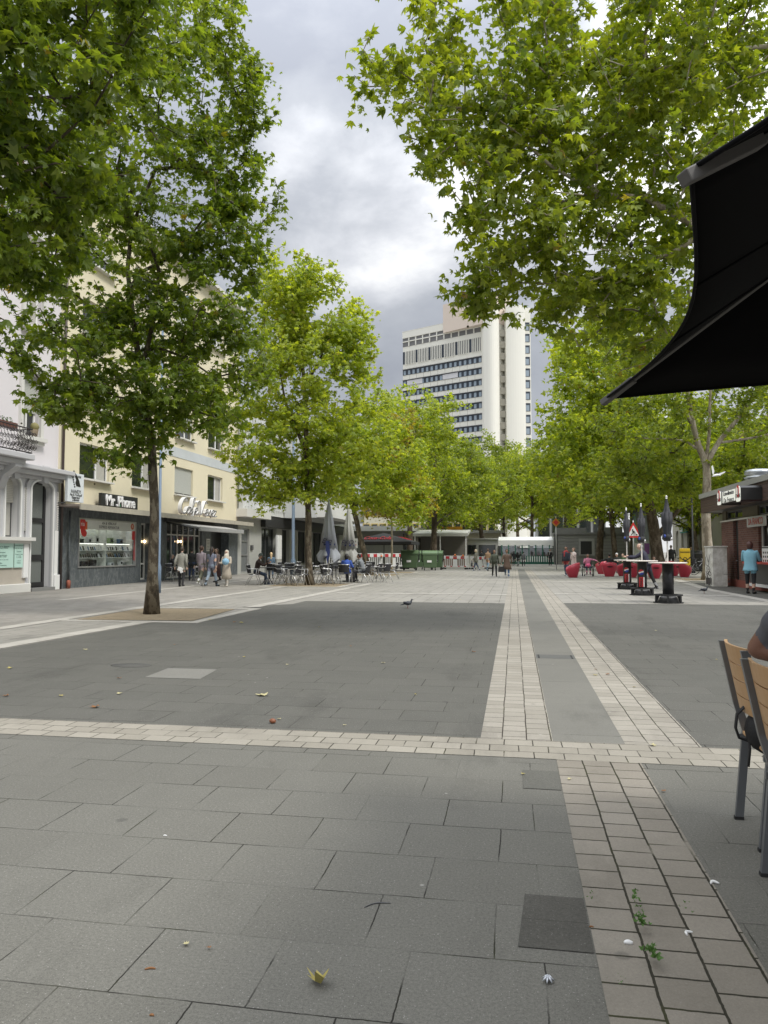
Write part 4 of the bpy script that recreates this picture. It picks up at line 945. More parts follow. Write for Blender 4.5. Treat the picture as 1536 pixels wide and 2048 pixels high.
for (pa,pb,pt_,pq,lab) in((1445,1437,982,1010,'far white beer emblem box with red oval on the kiosk fascia'),(1484,1474.5,971,1003,'near white beer emblem box with red oval on the kiosk fascia')):
    y0,y1=span(XS-.36,pa,pb); z0,z1=zat(XS-.36,(pa+pb)/2,pq),zat(XS-.36,(pa+pb)/2,pt_)
    y=(y0+y1)/2; w_=abs(y1-y0); h_=z1-z0
    p=thing('beer_emblem',lab,'sign',(XS-.1,y,(z0+z1)/2),0,'beer emblem boxes')
    sh=[(-w_*.5,-h_*.4),(-w_*.36,-h_*.5),(w_*.36,-h_*.5),(w_*.5,-h_*.4),(w_*.5,h_*.36),(w_*.25,h_*.5),(-w_*.25,h_*.5),(-w_*.5,h_*.36)]
    q=MB(); q.prism(sh,lambda u,v,sd:(-.25+sd*.7,u,v)); q.build('case',blackm,p); q=MB(); q.prism([(u*.95,v*.97) for u,v in sh],lambda u,v,sd:(-.265+sd*.012,u,v)); q.build('face',lit,p)
    q=MB(); q.prism([(.13*math.cos(k*.3927),h_*.16+.22*math.sin(k*.3927)) for k in range(16)],lambda u,v,sd:(-.275+sd*.008,u,v)); q.build('oval',red,p); q=MB(); q.prism([(.07*math.cos(k*.3927),h_*.16+.13*math.sin(k*.3927)) for k in range(16)],lambda u,v,sd:(-.282+sd*.006,u,v)); q.build('oval_core',offw,p)
    text('THOR',.2,'lettering',gt,p,frameX(-.272,0,-h_*.14,-1),.006,.95)
y0,y1=span(KX-.12,1533,1495.5); z0,z1=zat(KX-.12,1515,1053),zat(KX-.12,1515,1032)
p=box_sign('name_board','pale grey name board with red capitals over the serving window',(y0+y1)/2,(z0+z1)/2,y1-y0,z1-z0,.06,KX-.1,(offw,M('board_grey',(.42,.43,.41),.5)))
text('DA FRANCO',.36,'lettering',M('red_text',(.4,.05,.03),.6),p,frameX(-.045,0,0,-1),.01,.82)
y,z=PX(1528,1097,KX-.4); p=thing('menu_card','white menu card with pictures standing on the red counter','menu',(KX-.35,y,1.32)); q=MB(); q.box((0,0,0),(.02,.7,.54)); q.build('card',white,p); q=MB(); q.box((-.013,0,.23),(.004,.66,.05)); [q.box((-.013,-.2+.2*k,.06-.14*j),(.004,.1,.07)) for k in range(3) for j in range(3)]; q.build('print',dt_,p)
bo=thing('bottles_crate','dark crate with a red bottle cap on the kiosk counter','crate',(KX-.4,kw_[1]-.75,1.05)); q=MB(); q.bb(-.12,.12,-.2,.2,0,.14); q.build('crate',blackm,bo); q=MB(); q.cyl((-.05,.28,0),.04,.2,8); q.build('bottle',red,bo)
p=D(1517,957,27.5); v_=thing('roof_ventilator','silver mushroom ventilator on the kiosk roof','ventilator',(p.x,p.y,zf1+.22)); q=MB(); v_.scale=(.85,)*3; q.lathe([(.42,0),(.42,.1),(.3,.12),(.3,.22),(.56,.24),(.58,.3),(.38,.38),(.56,.42),(.54,.56),(.48,.62),(.0,.66)],24); q.build('cowl',M('vent_silver',(.5,.53,.55),.3,.9),v_)
# ---- tower
Zt=215.; S=Zt/1500
t=thing('office_tower','tall cream concrete office tower with long window bands','building',tuple(D(930,1104,Zt)[:2])+(0,))
conc=M('tower_concrete',(.74,.73,.66),.85,var=.04,vs=.05)
wing=math.atan2(1,1)
A0=D(1000,1104,Zt); A0.z=0     # near corner of the left wing
dirL=Vector((-math.sin(R(63)),math.cos(R(63)),0)); nL=Vector((-dirL.y,dirL.x,0)); nL=nL if nL.y<0 else -nL
# length so that the far corner falls at column 807
def pxof(p): p=np.array(p)-C0; z=p@F; return 768+1500*(p@RT)/z, 1024-1500*(p@UP)/z
L=10.
while pxof(A0+dirL*L)[0]>807: L+=.25
ztop=HC+(1104-625)/1500*Zt
fl=3.4
def lw(b,u0,u1,z0,z1,o0,o1,mi=0):   # box on the wing: along u, height, outwards
    P=[A0+dirL*u+nL*o for u,o in((u0,o0),(u1,o0),(u1,o1),(u0,o1))]
    b.add([(p.x,p.y,z) for z in(z0,z1) for p in P],[(0,3,2,1),(4,5,6,7),(0,1,5,4),(1,2,6,5),(2,3,7,6),(3,0,4,7)],mi)
b=MB(); lw(b,0,L,0,ztop-2.2,-16,0); b.build('wing_wall',conc,t,True)
zz=HC+(1104-634)/1500*Zt
wdark=M('tower_window_dark',(.035,.045,.06),.3); wl2=M('tower_pane',(.3,.36,.42),.15,spec=.5) if False else M('tower_pane',(.28,.34,.4),.15)
# roof loggia
zT=ztop
b=MB(); lw(b,0,L,zT-2.2,zT-1.9,-16,.3); lw(b,0,L,zT-1.9+.0,zT-.2,-15,-3)
lw(b,0,L,zT-.9,zT+1.2,-.2,.35); lw(b,0,L,zT+1.2,zT+1.3,-4,.4); b.build('roof_parapet',conc,t,True)
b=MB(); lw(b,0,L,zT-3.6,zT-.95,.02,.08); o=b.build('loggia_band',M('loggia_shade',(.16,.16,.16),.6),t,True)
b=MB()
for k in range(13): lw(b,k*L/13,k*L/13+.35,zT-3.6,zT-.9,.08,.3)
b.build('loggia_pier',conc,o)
b=MB(); lw(b,0,L,zT-9.2,zT-5.2,.02,.06); o=b.build('louvre_band',wdark,t,True)
b=MB(); n=56
for k in range(n):
    if k%8!=7: lw(b,k*L/n,k*L/n+L/n*.42,zT-9.5,zT-5.0,.06,.25)
b.build('louvre_fin',conc,o)
z=zT-11.
row=0
while z>8:
    b=MB(); lw(b,0,L,z-1.75,z,.02,.1); o=b.build('window_band',wdark,t,True)
    b=MB(); n=20 
    for k in range(n):
        lw(b,(k+.3)*L/n,(k+.78)*L/n,z-1.7,z-.35,.1,.16)
    b.build('panes',wl2,o)
    if row in(1,):
        b=MB(); lw(b,L*.4,L*.56,z-1.7,z-.2,.18,.22); lw(b,L*.78,L*.95,z-1.7,z-.2,.18,.22); b.build('blinds',M('blind_white',(.6,.6,.62),.6),o)
    b=MB(); lw(b,0,L,z+.02,z+.12,.0,.5); b.build('shade_rail',M('rail_grey',(.3,.3,.3),.6),o)
    z-=fl; row+=1
b=MB()
for k in range(1,13): lw(b,k*L/13-.04,k*L/13+.04,8,zT-10.5,.0,.03)
b.build('panel_joint',M('joint_grey',(.36,.35,.32),.8),t,True)
# stair towers, square to the view
def fw(b,p0,p1,z0,z1,d0,d1,bul=0.):
    A=D(p0,1104,Zt); B=D(p1,1104,Zt); dv=(B-A).normalized(); nn=Vector((dv.y,-dv.x,0)); nn=nn if nn.y<0 else -nn
    n=8 if bul else 1; P=[]
    for k in range(n+1): u=k/n; P.append(A.lerp(B,u)+nn*(d1+bul*4*u*(1-u)))
    P+= [B+nn*d0,A+nn*d0]
    m_=len(P); b.add([(p.x,p.y,zz_) for zz_ in(z0,z1) for p in P],[tuple(range(m_))[::-1],tuple(range(m_,2*m_))]+[(i,(i+1)%m_,m_+(i+1)%m_,m_+i) for i in range(m_)])
zr=HC+(1104-606)/1500*Zt
b=MB(); fw(b,969,1000,0,zr-1.5,-14,1.2,1.6); b.build('stair_tower',conc,t,True)
b=MB(); fw(b,1014.5,1053,0,zr,-14,1.2,.6); b.build('end_tower',conc,t,True)
b=MB(); fw(b,1052.5,1066.5,0,zr,-14,-.6); b.build('side_wing',conc,t,True)
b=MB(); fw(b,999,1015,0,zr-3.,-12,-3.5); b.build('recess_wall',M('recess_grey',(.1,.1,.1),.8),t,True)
z=zr-6.6; k=0
while z>6:
    b=MB(); fw(b,1000.5,1014.,z-1.9,z-.0,-1.8,-.6); b.build('balcony_parapet',M('parapet_beige',(.42,.4,.34),.85),t,True)
    b=MB(); fw(b,1053.5,1064.5,z+.3 if 0 else z-.2,z+2.2,-.6,-.52); o=b.build('side_window',wdark,t,True); b=MB(); fw(b,1055.5,1062.5,z-.1,z+1.6,-.52,-.46); b.build('pane',wl2,o)
    z-=fl; k+=1
a=D(888,1104,Zt+12); 
b=MB(); p0=D(888,1104,Zt+10); p1=D(990,1104,Zt-2)
dv=(p1-p0).normalized(); nn=Vector((-dv.y,dv.x,0)); zq=HC+(1104-578)/1500*Zt
b.add([(p.x,p.y,z_) for z_ in(zT-2,zq) for p in(p0,p1,p1+nn*10,p0+nn*10)],[(0,3,2,1),(4,5,6,7),(0,1,5,4),(1,2,6,5),(2,3,7,6),(3,0,4,7)]); b.build('plant_room',M('plant_room_pink',(.66,.57,.49),.85,var=.05,vs=.1),t,True)
p=D(929,1104,Zt); b=MB(); b.tube([(p.x,p.y,zq),(p.x,p.y,zq+7)],.12,5); b.build('mast',alum,t,True)
def E(px,py,Z,rx,ry,rz,n): return (tuple(D(px,py,Z)),(rx/1500*Z,rz,ry/1500*Z),n)
def T_(pts,Z): return [tuple(D(p[0],p[1],Z+(p[2] if len(p)>2 else 0))) for p in pts]
QL=1.0
# overhanging tree left of the camera
b=Vector((-8.2,4.5,0))
make_tree('plane_tree','large-leaved plane tree overhanging the top left, trunk left of the view',b,[(-8.2,4.5,0),(-8.1,4.6,3),(-8.0,5.2,5.2),(-7.8,6,7.5)],.17,
 [([(-8.0,5,4.8),(-7.4,7,6.3),(-6.8,9,7.6),(-6.2,10.5,8.6)],.08,.03)],
 [E(30,80,10.5,250,330,2.2,150),E(-50,430,10.5,190,240,1.8,80),E(180,-60,11,240,180,2.,80),E(-280,200,9.5,300,500,3,60),E(90,420,11.5,140,130,1.,30)],30,.2,0,L_dark,B_dark,11,spread=.36,balls=30)
# tree with the soil pit
bt=G(305,1228); Z=DEP(bt)
tr=[tuple(bt)]+T_([(306,1150),(309,1050),(306,950),(300,860),(285,760),(272,680),(262,600),(255,540),(262,470),(290,380)],Z)
make_tree('plane_tree','dark-trunked plane tree in the sandy pit in front of the phone shop',bt,tr,.128,
 [(T_([(283,735),(296,690),(312,610),(318,540),(300,490),(270,470,.3)],Z),.06,.03),(T_([(283,700),(320,697,.2),(370,715,.5),(430,755,1)],Z),.04,.018),
  (T_([(258,580),(280,545),(330,520),(375,480),(420,420)],Z),.045,.02),(T_([(295,800),(240,795,-.3),(180,770,-.8)],Z),.035,.016),(T_([(290,800),(370,815,-.4),(430,835,-.8)],Z),.03,.015)],
 [E(400,170,Z,130,170,2.6,95),E(300,300,Z-.5,210,190,2.6,110),E(470,360,Z,95,100,1.6,40),E(510,190,Z,45,60,1.,14),E(200,480,Z-1,210,130,2.2,90),E(160,680,Z-.5,140,110,2.2,75),E(330,660,Z+.3,130,90,2.2,45),E(430,600,Z,110,130,2,60),
  E(120,800,Z-.8,85,60,1.4,26),E(240,830,Z-.3,120,65,1.8,48),E(390,800,Z,100,75,1.8,44),E(212,915,Z-.6,40,32,.6,9),E(480,700,Z+.3,70,110,1.6,30),E(440,480,Z,110,60,1.5,28),E(300,770,Z,190,60,1.8,42),E(320,20,Z,160,140,2,60),E(450,90,Z,40,60,1,10)],
 27,.185,0,L_dark,B_dark,21,spread=.38,balls=40)
# second tree, right of it, by the terrace
bt=G(620,1170); Z=DEP(bt)
tr=[tuple(bt)]+T_([(617,1110),(617,1040),(614,960),(612,900),(612,820),(606,740),(600,660),(595,590)],Z)
make_tree('plane_tree','yellow-green plane tree in the soil pit beside the folded white parasols',bt,tr,.155,
 [(T_([(612,905),(590,850),(570,800),(560,740)],Z),.09,.03),(T_([(612,880),(650,885),(690,870),(720,850)],Z),.07,.03),(T_([(610,770),(640,720),(655,670)],Z),.07,.03)],
 [E(590,570,Z,75,75,2.6,60),E(650,620,Z,90,95,3,85),E(540,640,Z,90,90,3,60),E(620,740,Z,145,110,3.6,160),E(580,870,Z,135,90,3.4,120),E(710,860,Z,85,90,3,75),E(530,950,Z,65,60,2,36),E(640,960,Z,100,45,2.6,55),E(715,700,Z,48,70,2,28),E(480,860,Z,60,90,2,30)],
 30,.25,1,L_yel,B_dark,31,spread=.55,balls=0)
# leaning third tree
bt=G(740,1150); Z=DEP(bt)
tr=[tuple(bt)]+T_([(722,1080),(706,1010),(700,960),(712,880),(740,820),(760,780)],Z)
make_tree('plane_tree','leaning plane tree behind the second folded white parasol',bt,tr,.19,[],
 [E(740,850,Z,75,80,3.5,90),E(720,960,Z,90,55,3.5,70),E(800,900,Z,70,70,3,60),E(810,985,Z,75,55,3,60)],26,.3,2,L_yel,B_dark,41,spread=.7)
# thin young tree
bt=G(783,1145); Z=DEP(bt)
tr=[tuple(bt)]+T_([(784,1080),(783,1020),(785,950),(790,880)],Z)
make_tree('young_plane_tree','slim young tree with autumn-tinged leaves in front of the striped barriers',bt,tr,.075,[],
 [E(790,960,Z,65,70,2.8,70),E(800,860,Z,45,60,2.2,36),E(740,1010,Z,45,30,2,20),E(850,1000,Z,50,40,2,25)],22,.28,2,leafmat('leaves_tinged',(.11,.13,.018),(.17,.17,.022),(.25,.2,.035)),B_pale,43,spread=.65,flare=1.1)
# overhanging tree on the right
b=Vector((8.1,11.5,0))
make_tree('plane_tree','huge plane tree reaching over from the right behind the black parasol',b,[(8.1,11.5,0),(8.,11.4,3),(7.7,11.3,5),(7.3,11.3,8),(7,11,11)],.3,
 [(T_([(1560,560,0),(1470,480,0),(1370,440,0),(1290,395,.3),(1200,390,.4),(1110,300,.5),(1050,225,.6),(960,190,.8)],11.5),.07,.015),
  (T_([(1190,385,.4),(1100,330,.3),(1000,240,.3),(930,190,.3)],11.5),.03,.012),(T_([(1700,300),(1560,90),(1460,100),(1380,130)],11.5),.06,.02)],
 [E(760,140,12.3,60,50,.8,13),E(850,90,12.3,90,90,1.3,28),E(900,210,12,110,90,1.5,34),E(930,340,12,95,110,1.5,30),E(1000,40,12.5,60,80,1.3,18),E(1080,90,12.5,60,70,1.3,18),E(1050,200,12,110,80,1.6,34),E(1080,330,12,130,110,1.8,46),E(940,450,12,60,45,1,10),E(1020,480,12,90,70,1.3,24),
  E(975,575,12,75,42,.8,20),E(935,598,12,40,22,.5,6),E(1180,480,12,130,130,2,58),E(1180,200,12.5,130,150,2.2,80),E(1330,90,12.5,170,140,2.6,110),E(1330,300,12.5,150,140,2.4,95),E(1300,560,13,130,110,2.2,70),E(1160,620,13,90,60,1.6,40),E(1480,60,13,140,160,2.8,80),E(1500,300,13,120,200,2.6,60),E(1250,-100,12.5,260,110,2.6,70),E(1290,700,14,120,60,1.8,40),E(1120,20,12.5,60,60,1.2,12)],
 23,.172,0,L_mid,B_pale,51,spread=.37,balls=50)
# pale big tree by the kiosk
bt=G(1420,1160); Z=DEP(bt)
tr=[tuple(bt)]+T_([(1416,1110),(1412,1050),(1414,980),(1413,930),(1396,890),(1385,845),(1378,800),(1365,720)],Z)
make_tree('plane_tree','plane tree with pale flaking bark beside the utility cabinet',bt,tr,.29,
 [(T_([(1400,900),(1370,882),(1320,878),(1280,876)],Z),.07,.03),(T_([(1415,925),(1440,880),(1470,845),(1500,800),(1520,770)],Z),.14,.07),(T_([(1440,885),(1490,878),(1540,868),(1580,850)],Z),.07,.04),(T_([(1413,915),(1418,870),(1420,800),(1425,740)],Z),.09,.05),(T_([(1385,850),(1372,825),(1355,815)],Z),.12,.1)],
 [E(1400,740,Z,200,110,4.5,150),E(1530,800,Z+2,140,140,4.5,90),E(1280,840,Z+1,100,100,4,90),E(1350,940,Z+4,140,60,3,110),E(1500,930,Z+4,90,60,3,70),E(1230,960,Z+2,90,60,3,70),E(1450,960,Z+3,100,70,3,60)],
 26,.28,1,L_mid,B_pale,61,spread=.62)
bt=G(1319,1141); Z=DEP(bt)
tr=[tuple(bt)]+T_([(1315,1115),(1309,1070),(1303,1030),(1293,990),(1285,950),(1270,880),(1250,800)],Z)
make_tree('plane_tree','thick leaning brown plane tree beside the poster column, tallest of the right row',bt,tr,.5,
 [(T_([(1303,1030),(1280,1005),(1240,1000),(1210,1005)],Z),.2,.08),(T_([(1318,1070),(1340,1040),(1365,1010),(1390,975)],Z),.22,.1),(T_([(1290,985),(1330,960),(1360,940)],Z),.2,.1)],
 [E(1175,740,Z,85,95,6,100),E(1130,820,Z,60,80,6,60),E(1230,720,Z,110,110,7,110),E(1290,850,Z,130,110,7,140),E(1190,900,Z,130,90,7,130),E(1120,930,Z,90,70,6,70),E(1370,900,Z,110,90,7,90),E(1118,690,Z,30,40,4,16),E(1260,985,Z,120,30,6,50)],
 26,.42,2,L_yel,B_brown,66,spread=.95)
# generic row trees, one built of each and copied
def generic(name,label,seed,h,rw,lean,r0,lm,bm_,n=330,per=34,size=.3,group='plane trees along the square'):
    rs=np.random.RandomState(seed)
    tr=[(0,0,0),(lean*.3,0,h*.12),(lean*.8,.1,h*.3),(lean,.1,h*.5),(lean*.8,.1,h*.8)]
    limbs=[]
    for k in range(6):
        a=k*1.05+rs.rand(); L=rw*.75; z=h*(.24+.05*k)
        limbs.append(([(lean*.8,.1,z),(lean*.8+L*.45*math.cos(a),L*.45*math.sin(a),z+.9),(lean*.8+L*math.cos(a),L*math.sin(a),z+1.6+.3*k)],r0*.42,r0*.12))
    env=[((lean,0,h*.58),(rw*.9,rw*.9,h*.32),int(n*.5))]
    for k in range(9):
        a=k*.7*2; rr=rw*(.55+.25*rs.rand()); env.append(((lean+rr*math.cos(a),rr*math.sin(a),h*(.36+.45*rs.rand())),(rw*.42,rw*.42,h*.13),int(n*.055)))
    env.append(((lean,0,h*.88),(rw*.4,rw*.4,h*.12),int(n*.06)))
    return make_tree(name,label,(0,0,0),tr,r0,limbs,env,per,size,2,lm,bm_,seed,spread=.75,group=group)
g1=generic('plane_tree','',71,15,5.2,-.6,.25,L_yel,B_brown)
g2=generic('plane_tree','',72,15.5,5.6,.5,.33,L_mid,B_brown)
g3=generic('plane_tree','',73,14,4.8,.2,.21,L_yel,B_dark)
GT=[(g1,5,(822,1136),1.12,'plane tree behind the left end of the green bins'),(g2,1,(866,1133),1.06,'blackish-trunked plane tree directly behind the open green bin'),
 (g3,2,(893,1129),1.12,'narrow plane tree just right of the green bins'),(g1,4,(852,1126),1.15,'plane tree far behind the green bins'),
 (g2,3,(968,1126),1.12,'distant plane tree above the walking couple'),(g3,0,(925,1128),1.08,'distant plane tree above the white market stall'),(g1,2,(1062,1124),1.2,'distant plane tree above the green market tent'),
 (g3,1,(1008,1123),1.28,'distant plane tree left of the lane end with its crown at the tower foot'),(g1,5,(1038,1120),1.4,'distant plane tree straight behind the lane end'),
 (g2,5,(1198,1133),1.12,'plane tree with a low left-reaching branch in front of the grey cabin'),(g1,1,(1231,1134),1.1,'dark leaning plane tree right of the branching one by the grey cabin'),
 (g3,4,(1264,1131),1.2,'plane tree behind the triangular warning sign'),
 (g3,5,(1128,1124),1.3,'plane tree over the left corner of the grey cabin'),(g1,3,(1385,1131),.9,'plane tree in front of the building with arched windows')]
used=set()
for (g,rot,(px,py),s,lab) in GT:
    p=G(px,py)
    if g.name not in used: o=g; used.add(g.name); o.location=p; o.rotation_euler=(0,0,rot*1.05); o.scale=(s,)*3; o['label']=lab
    else: o=dup(g,None,p,rot*1.05,s,lab)
for i,(x,y,s) in enumerate(((16,70,1.),(20,52,1.1),(19,86,1.2),(26,64,1.2))):
    dup((g1,g2,g3)[i%3],None,(x,y,0),i*1.3,s,('leafy plane tree behind the arched building and kiosk','leafy plane tree directly behind the kiosk roof','leafy plane tree far behind the bicycles','leafy plane tree at the far right edge behind the kiosk')[i],None)
# ---------------------------------------------------------------- terrace furniture
chrome=M('chair_aluminium',(.6,.6,.6),.3,.85,var=.05)
weave=M('black_weave',(.022,.022,.024),.6,bump=.4,bsc=90)
def chair_proto():
    t=thing('terrace_chair','','chair'); 
    for s in(-1,1):
        q=MB(); q.tube([(s*.27,.27,0),(s*.26,.12,.46),(s*.27,.16,.66),(s*.27,.1,.68),(s*.25,-.2,.69),(s*.22,-.27,.74)],.014,7); q.build('front_leg',chrome,t)
        q=MB(); q.tube([(s*.25,-.33,0),(s*.25,-.12,.4),(s*.25,.1,.46)],.014,7); q.build('rear_leg',chrome,t)
    q=MB(); q.box((0,.02,.45),(.46,.44,.025)); q.build('seat',weave,t,bevel=.01)
    q=MB(); n=8
    for k in range(n):
        a0,a1=-1.05+2.1*k/n,-1.05+2.1*(k+1)/n
        P=[(.26*math.sin(a)*1.05,-.08-.2*math.cos(a)-.0,z) for a in(a0,a1) for z in(.5,)]+[(.27*math.sin(a)*1.05,-.12-.22*math.cos(a),.84) for a in(a1,a0)]
        q.add([P[0],P[1],P[2],P[3],(P[0][0]*.93,P[0][1]+.02,P[0][2]),(P[1][0]*.93,P[1][1]+.02,P[1][2]),(P[2][0]*.93,P[2][1]+.02,P[2][2]),(P[3][0]*.93,P[3][1]+.02,P[3][2])],[(0,1,2,3),(7,6,5,4),(0,4,5,1),(2,6,7,3),(1,5,6,2),(3,7,4,0)])
    q.build('backrest',weave,t)
    q=MB(); q.tube([(.27*math.sin(a)*1.05,-.13-.22*math.cos(a),.85) for a in [(-1.15+2.3*k/10) for k in range(11)]],.014,7); q.build('back_rail',chrome,t)
    return t
CH=chair_proto(); first=[True]
def chair(px,py,face,label='aluminium armchair with black woven seat among the close rows on the cafe terrace',grp='aluminium chairs on the cafe terrace'):
    g=G(px,py) if not isinstance(px,Vector) else px
    if first[0]: first[0]=False; o=CH; o.location=g; o.rotation_euler=(0,0,R(face))
    else: o=dup(CH,None,g,R(face))
    tag(o,label,'chair',grp); return o
# face: degrees, 0 looks along +Y (away), 90 looks left, -90 right, 180 towards the camera
chair(508,1170,-80,'aluminium armchair under the man in the flat cap, leftmost of the terrace')
chair(690,1168,0,'aluminium armchair seen from behind under the woman in blue and pink')
chair(728,1165,75,'aluminium armchair under the man in the grey jumper')
chair(345,1163,-100,'aluminium armchair by the left end of the cafe window'); chair(396,1162,120,'aluminium armchair behind the woman with the plait')
chair(785,1157,95,'empty aluminium armchair standing at the far right of the terrace'); chair(752,1162,80,'empty aluminium armchair right of the man in the grey jumper')
for (px,py,f) in((566,1170,-95),(588,1171,85),(560,1166,-60),(605,1171,-90),(640,1168,80),(655,1170,-80),(545,1162,10),(575,1162,180),(595,1160,-90),(612,1163,60),(635,1160,-80),(652,1162,90),(568,1156,-90),(590,1154,85),(655,1155,-80),(672,1157,170),(700,1156,190),(716,1157,100),(768,1164,70),(740,1154,180)):
    chair(px,py,f+rnd.uniform(-9,9))
tp=M('table_top_black',(.03,.03,.032),.35)
def table_proto():
    t=thing('bistro_table','','table'); q=MB(); q.lathe([(.0,.7),(.36,.7),(.37,.715),(.36,.73),(0,.73)],24,caps=False); q.build('table_top',tp,t)
    for k in range(4):
        a=k*math.pi/2+.78; q=MB(); q.tube([(.26*math.cos(a),.26*math.sin(a),0),(.12*math.cos(a),.12*math.sin(a),.2),(.12*math.cos(a),.12*math.sin(a),.7)],.016,6); q.build('leg',darkm,t)
    return t
def ordinal(n): return ('first','second','third','fourth','fifth','sixth','seventh','eighth','ninth','tenth')[n]
rows={}
for o in [x for x in bpy.data.objects if x.get('group')=='aluminium chairs on the cafe terrace' and str(x.get('label','')).startswith('aluminium armchair with black woven')]:
    q_=pxrow=None
    d_=DEP(o.location); rows.setdefault('front' if d_<33.2 else ('middle' if d_<37.6 else 'back'),[]).append((float((np.array(o.location)-C0)@RT)/d_,o))
for nm,l_ in rows.items():
    l_.sort(key=lambda z:z[0])
    for i_,(_,o) in enumerate(l_): o['label']='empty aluminium armchair, %s from the left in the %s row of the terrace'%(ordinal(min(i_,9)),nm)
TB=table_proto(); 
for i,(px,py,lab) in enumerate(((535,1168,'black round table the man in the flat cap leans on'),(578,1166,'black round table just left of the terrace tree trunk'),(603,1162,'black round table right behind the terrace tree trunk'),(560,1158,'black round table in front of the blonde woman'),(648,1164,'black round table just right of the terrace tree trunk'),(668,1161,'black round table under the taller folded pale parasol'),(709,1164,'black round table between the woman in pink and the man in grey'),(758,1158,'black round table at the right end of the terrace'))):
    o=TB if i==0 else dup(TB); o.location=G(px,py); tag(o,lab or 'black round bistro table hidden among the terrace chairs','table','bistro tables on the cafe terrace')
# folded pale parasols
def folded(px,py,ytop,label,fab,w_=.3,word=None,spread=1.,tint=None):
    g=G(px,py); h=HT(g,ytop); t=thing('folded_parasol',label,'parasol',g,0,'folded pale parasols on the terrace')
    zb=h*.3
    q=MB(); q.tube([(0,0,0),(0,0,h-.05)],.03,8); q.build('pole',M('parasol_pole',(.6,.6,.58),.5),t)
    q=MB(); q.lathe([(.3,0),(.3,.05),(.05,.07)],16); q.build('base',darkm,t)
    n=32; prof=[(0,h,.02),(.03,h-.1,.1),(.25,h-1.,.5),(.62,h-2.1*h/3.5,.95),(.66,zb+.62,.72),(.7,zb+.5,.7),(.95,zb+.12,1.3),(1,zb-.05,1.15)]
    q=MB(); vs=[];fs=[]; rs=random.Random(px)
    for i,(u,z,k) in enumerate(prof):
        for j in range(n):
            a=2*math.pi*j/n; fold=1+.22*math.sin(8*a+.4*i)*(1 if i>1 else 0); r=w_*k*fold*(.9)
            zz=z+( .16*math.sin(4*a+1) if i==len(prof)-1 else 0)
            vs.append((r*math.cos(a),r*math.sin(a),zz))
    for i in range(len(prof)-1):
        for j in range(n): fs.append((i*n+j,i*n+(j+1)%n,(i+1)*n+(j+1)%n,(i+1)*n+j))
    q.add(vs,fs,0,True); c=q.build('canopy',fab,t)
    q=MB(); q.lathe([(w_*.76,zb+.56),(w_*.78,zb+.64)],16); q.build('strap',M('strap_navy',(.03,.04,.12),.6),t)
    if word: text(word,.3,'lettering',M('script_navy',(.03,.03,.06),.6),t,Matrix.Translation((0,-w_*.86,h*.5))@Euler((math.pi/2,0,0)).to_matrix().to_4x4(),.02,1,.3)
    if tint:
        q=MB(); q.prism([(-.06,0),(.1,0),(.14,-.5),(.03,-1.),(-.05,-.6)],lambda u,v,sd:(u+.03,-w_*1.0-sd*.02,zb+.75+v)); q.build('blue_print',M('print_blue',(.04,.06,.2),.6),t)
    return t
pfab=M('parasol_cloth_pale',(.40,.42,.45),.85,var=.08,vs=2)
folded(657,1167,998,'tall folded pale grey parasol with dark script right of the tree trunk',pfab,.42,'Eko',tint=True)
folded(697,1163,1008,'folded pale grey parasol behind the seated woman in blue and pink',M('parasol_cloth_grey',(.42,.42,.39),.85),.38,'EKO')
# open black parasol with red script
g=G(768,1142); za=HT(g,1066); ze=HT(g,1084); t=thing('open_parasol','open black square parasol with red script lettering','parasol',g); s_=2.35
q=MB(); n=4; P=[(-s_,-s_,ze),(s_,-s_,ze),(s_,s_,ze),(-s_,s_,ze)]; q.add(P+[(0,0,za)],[(0,1,4),(1,2,4),(2,3,4),(3,0,4)]); q.add([(x*1.,y*1.,z-.03) for x,y,z in P]+[(0,0,za-.05)],[(0,1,4),(1,2,4),(2,3,4),(3,0,4)])
for i in range(4): a,b_=Vector(P[i]),Vector(P[(i+1)%4]); q.add([a,b_,b_-Vector((0,0,.2)),a-Vector((0,0,.2))],[(0,1,2,3)])
q.build('canopy',M('parasol_black',(.018,.018,.018),.8),t)
q=MB(); q.tube([(0,0,0),(0,0,za-.05)],.035,8); q.build('pole',darkm,t)
sl=math.atan2(za-ze,s_); mt=Matrix.Translation((-.2,-s_*.66-.03,ze+(za-ze)*.34+.04))@Euler((math.pi/2-(math.pi/2-sl),0,0)).to_matrix().to_4x4()
text('Coca-Cola',1.1,'lettering',M('script_red',(.5,.02,.03),.6),t,mt,.02,.42,.25)
mt2=Matrix.Translation((s_*.66+.03,.1,ze+(za-ze)*.34+.04))@Euler((0,0,math.pi/2)).to_matrix().to_4x4()@Euler((sl,0,0)).to_matrix().to_4x4(); text('Coca-Cola',1.1,'lettering',MC['script_red'],t,mt2,.02,.42,.25)
# small traffic-type sign behind
g=G(707,1150); p=thing('pictogram_sign','white sign with small red and black pictograms beside the leaning trunk','sign',g); h=HT(g,1077); hb=HT(g,1096)
q=MB(); q.tube([(0,0,0),(0,0,h)],.03,6); q.build('post',alum,p); q=MB(); q.box((0,-.05,(h+hb)/2),(.55,.03,h-hb)); q.build('board',white,p,bevel=.01)
q=MB()
for (x,z,m_) in((-.12,.1,0),(.1,.1,1),(-.1,-.1,1),(.12,-.1,0)): q.prism([(x+.07*math.cos(k*.785),(h+hb)/2+z+.07*math.sin(k*.785)) for k in range(8)],lambda u,v,sd:(u,-.066-sd*.006,v),m_)
q.build('pictogram',[red,blackm],p)
